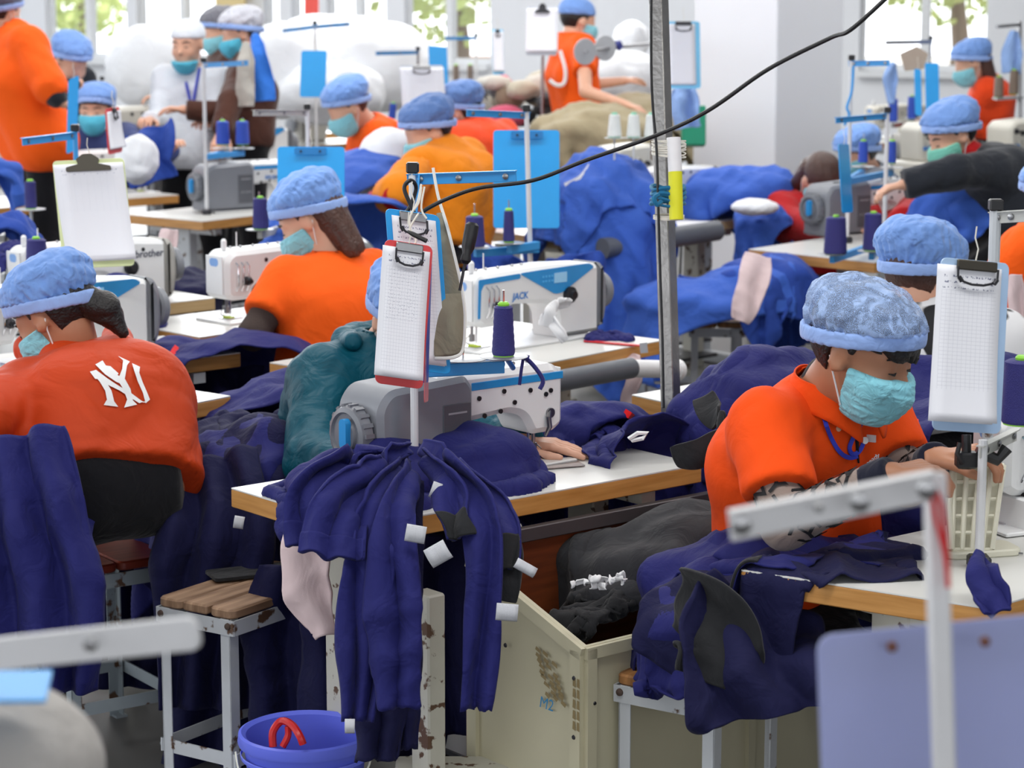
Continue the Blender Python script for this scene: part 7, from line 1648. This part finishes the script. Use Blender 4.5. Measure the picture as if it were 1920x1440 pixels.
# beige and white heaps at the back
bg_ = [TABLES['T14'], ell(1130, 250, 12.6, (.36, .3, .14)), ell(1200, 225, 13.2, (.3, .3, .12))]
o, X = lump('beige cloth heap below the standing man in orange', 1130, 215, 12.6, 20, (1.1, .8), bg_, beige_f, 64, floor=.75, **B)
o, X = lump('beige cloth heap behind the white cones', 1200, 195, 13.2, 20, (.9, .7), bg_, beige_f, 65, floor=.75, **B)
def wad(label, px, py, dep, r, seed, mat=white_f):
    c = V(px, py, dep); rr = np.array(r)
    def fn(P): return d_ell(P, c, np.eye(3), r) * .9 + .10 * float(min(r)) * creases(P, seed, 9 / float(min(r)) * .3) + .09 * float(min(r)) * waves(P, seed, 4 / float(min(r)))
    o = sdf('bundle', fn, np.array(c) - rr * 1.25, np.array(c) + rr * 1.25, min(r) / 9, mat); origin_to(o, Vector((c.x, c.y, c.z - r[2]))); tag(o, label, 'bundle'); return o
for a in (('white wadding bundle left of the woman in the white coat', 285, 125, 14.6, (.28, .3, .26), 1), ('white wadding bundle between the grey capped workers and the cyan board', 530, 135, 14.8, (.32, .3, .30), 2), ('broad white wadding bundle behind the narrow cyan board', 625, 95, 15.6, (.45, .3, .24), 3),
          ('white wadding bundle behind the masked man in orange', 700, 120, 15.2, (.40, .3, .30), 4), ('low white bundle left of the standing order sheet', 620, 175, 14.6, (.35, .3, .2), 5), ('white wadding heap right of the standing man in orange', 1165, 150, 14.8, (.30, .25, .18), 6), ('small white wadding tuft above the heap by the steel post', 1185, 75, 15.5, (.12, .1, .13), 7)): wad(*a)
wad('white plastic bag over the machine beside the yellow sweater', 735, 320, 9.9, (.16, .14, .18), 8); wad('rounded white cloth cover on the machine behind the order sheet', 258, 298, 9.3, (.085, .08, .10), 9); wad('white folded cloth on the far table before the pillar', 1415, 388, 10.0, (.10, .1, .035), 10)
# coloured clutter on the far bench
rs = random.Random(4)
for k in range(26):
    x, y = rs.uniform(910, 1050), rs.uniform(150, 225); c, cname = rs.choice([((200, 190, 170), 'cream'), ((150, 130, 110), 'brown'), ((60, 60, 64), 'dark grey'), ((210, 90, 120), 'pink'), ((90, 140, 110), 'green'), ((220, 215, 205), 'off-white'), ((120, 120, 124), 'mid grey')])
    p = V(x, y, 14 + rs.uniform(-.5, .8)); r_ = (rs.uniform(.06, .13), rs.uniform(.06, .1), rs.uniform(.04, .08)); col_m = fabric('scrap_' + cname, c, .85)
    o = sdf('scrap', lambda P: d_ell(P, p, I3, r_) + .02 * creases(P, k, 30), np.array(p) - .17, np.array(p) + .17, .022, col_m); origin_to(o, p); tag(o, cname + ' fabric scrap heaped on the far bench between tree window and standing man', 'scrap', cname + ' fabric scraps on the far bench')
# paper lying on the far table, orange ribbon
mb = MB(); mb.prism([(-.14, -.1), (.14, -.1), (.12, .1), (-.12, .1)], 0, .002, Matrix.Translation(W(1290, 420, .756))); tag(mb.build('paper', M('paper_white', (236, 236, 238), .6)), 'white paper lying on the far table right of the steel post', 'paper')
mb = MB(); mb.tube(spline([V(285, 572, 7.8), V(290, 530, 7.8), V(300, 522, 7.8), V(312, 545, 7.8)], 5), .012, 4); tag(mb.build('ribbon', M('neon_orange', (255, 84, 30), .6)), 'neon orange ribbon hanging on the pale table edge at the left', 'ribbon')
strip('white cloth strip draped over the blue-panelled machine to its handwheel', [(1075, 572, 6.62), (1048, 572, 6.55), (1030, 588, 6.5), (1020, 610, 6.5)], [.03, .05, .03, .04], white_s, folds=1, amp=.006, name='fabric_strip', cat='cloth', nx=8)
strip('white cloth strip crossing below the handwheel of the blue-panelled machine', [(1022, 585, 6.5), (1035, 605, 6.48), (1050, 625, 6.46), (1060, 640, 6.46)], [.02, .03, .03, .02], white_s, folds=1, amp=.004, name='fabric_strip', cat='cloth', nx=8)
# covered machine at the lower left with a cyan board on it
c = V(5, 1448, 2.05)
def cover(P): 
    d = d_ell(P, c, I3, (.088, .10, .075)); return d + .003 * creases(P, 3, 60) + .004 * np.sin(P[:, 0] * 140) * np.clip((c.z + .02 - P[:, 2]) * 20, 0, 1)
o = sdf('grey_cover', cover, np.array(c) - .16, np.array(c) + .16, .006, fabric('grey_linen', (172, 168, 164), .9, .1, .08, .3, 20)); origin_to(o, c); tag(o, 'grey linen cover with gathered edge at the lower left corner', 'cover')
mb = MB(); a, b_, d_ = V(-60, 1258, 2.0), V(98, 1256, 2.0), V(-60, 1312, 1.93); mb.prism([(0, 0), ((b_ - a).length, 0), ((b_ - a).length * 1.12, (d_ - a).length), (0, (d_ - a).length)], 0, .003, frame(a, b_ - a, d_ - a)); tag(mb.build('board', cyan_board), 'cyan board lying on the grey cover at the lower left', 'board')

# small repeated bits joined into one part each
for o in COL.objects:
    if o.parent is not None and o.name.split('.')[0] in ('screw_hole', 'worn_patch', 'vent_slot', 'sleeve_print', 'thread_guide', 'grip_rib', 'oil_cap', 'button', 'chest_lettering', 'eyelash', 'eyebrow', 'ear_loop', 'looper', 'side_fin', 'rivet'): o['kind'] = 'stuff'
    l = o.get('label')
    if l and len(l.split()) > 16: print('LONG', l)
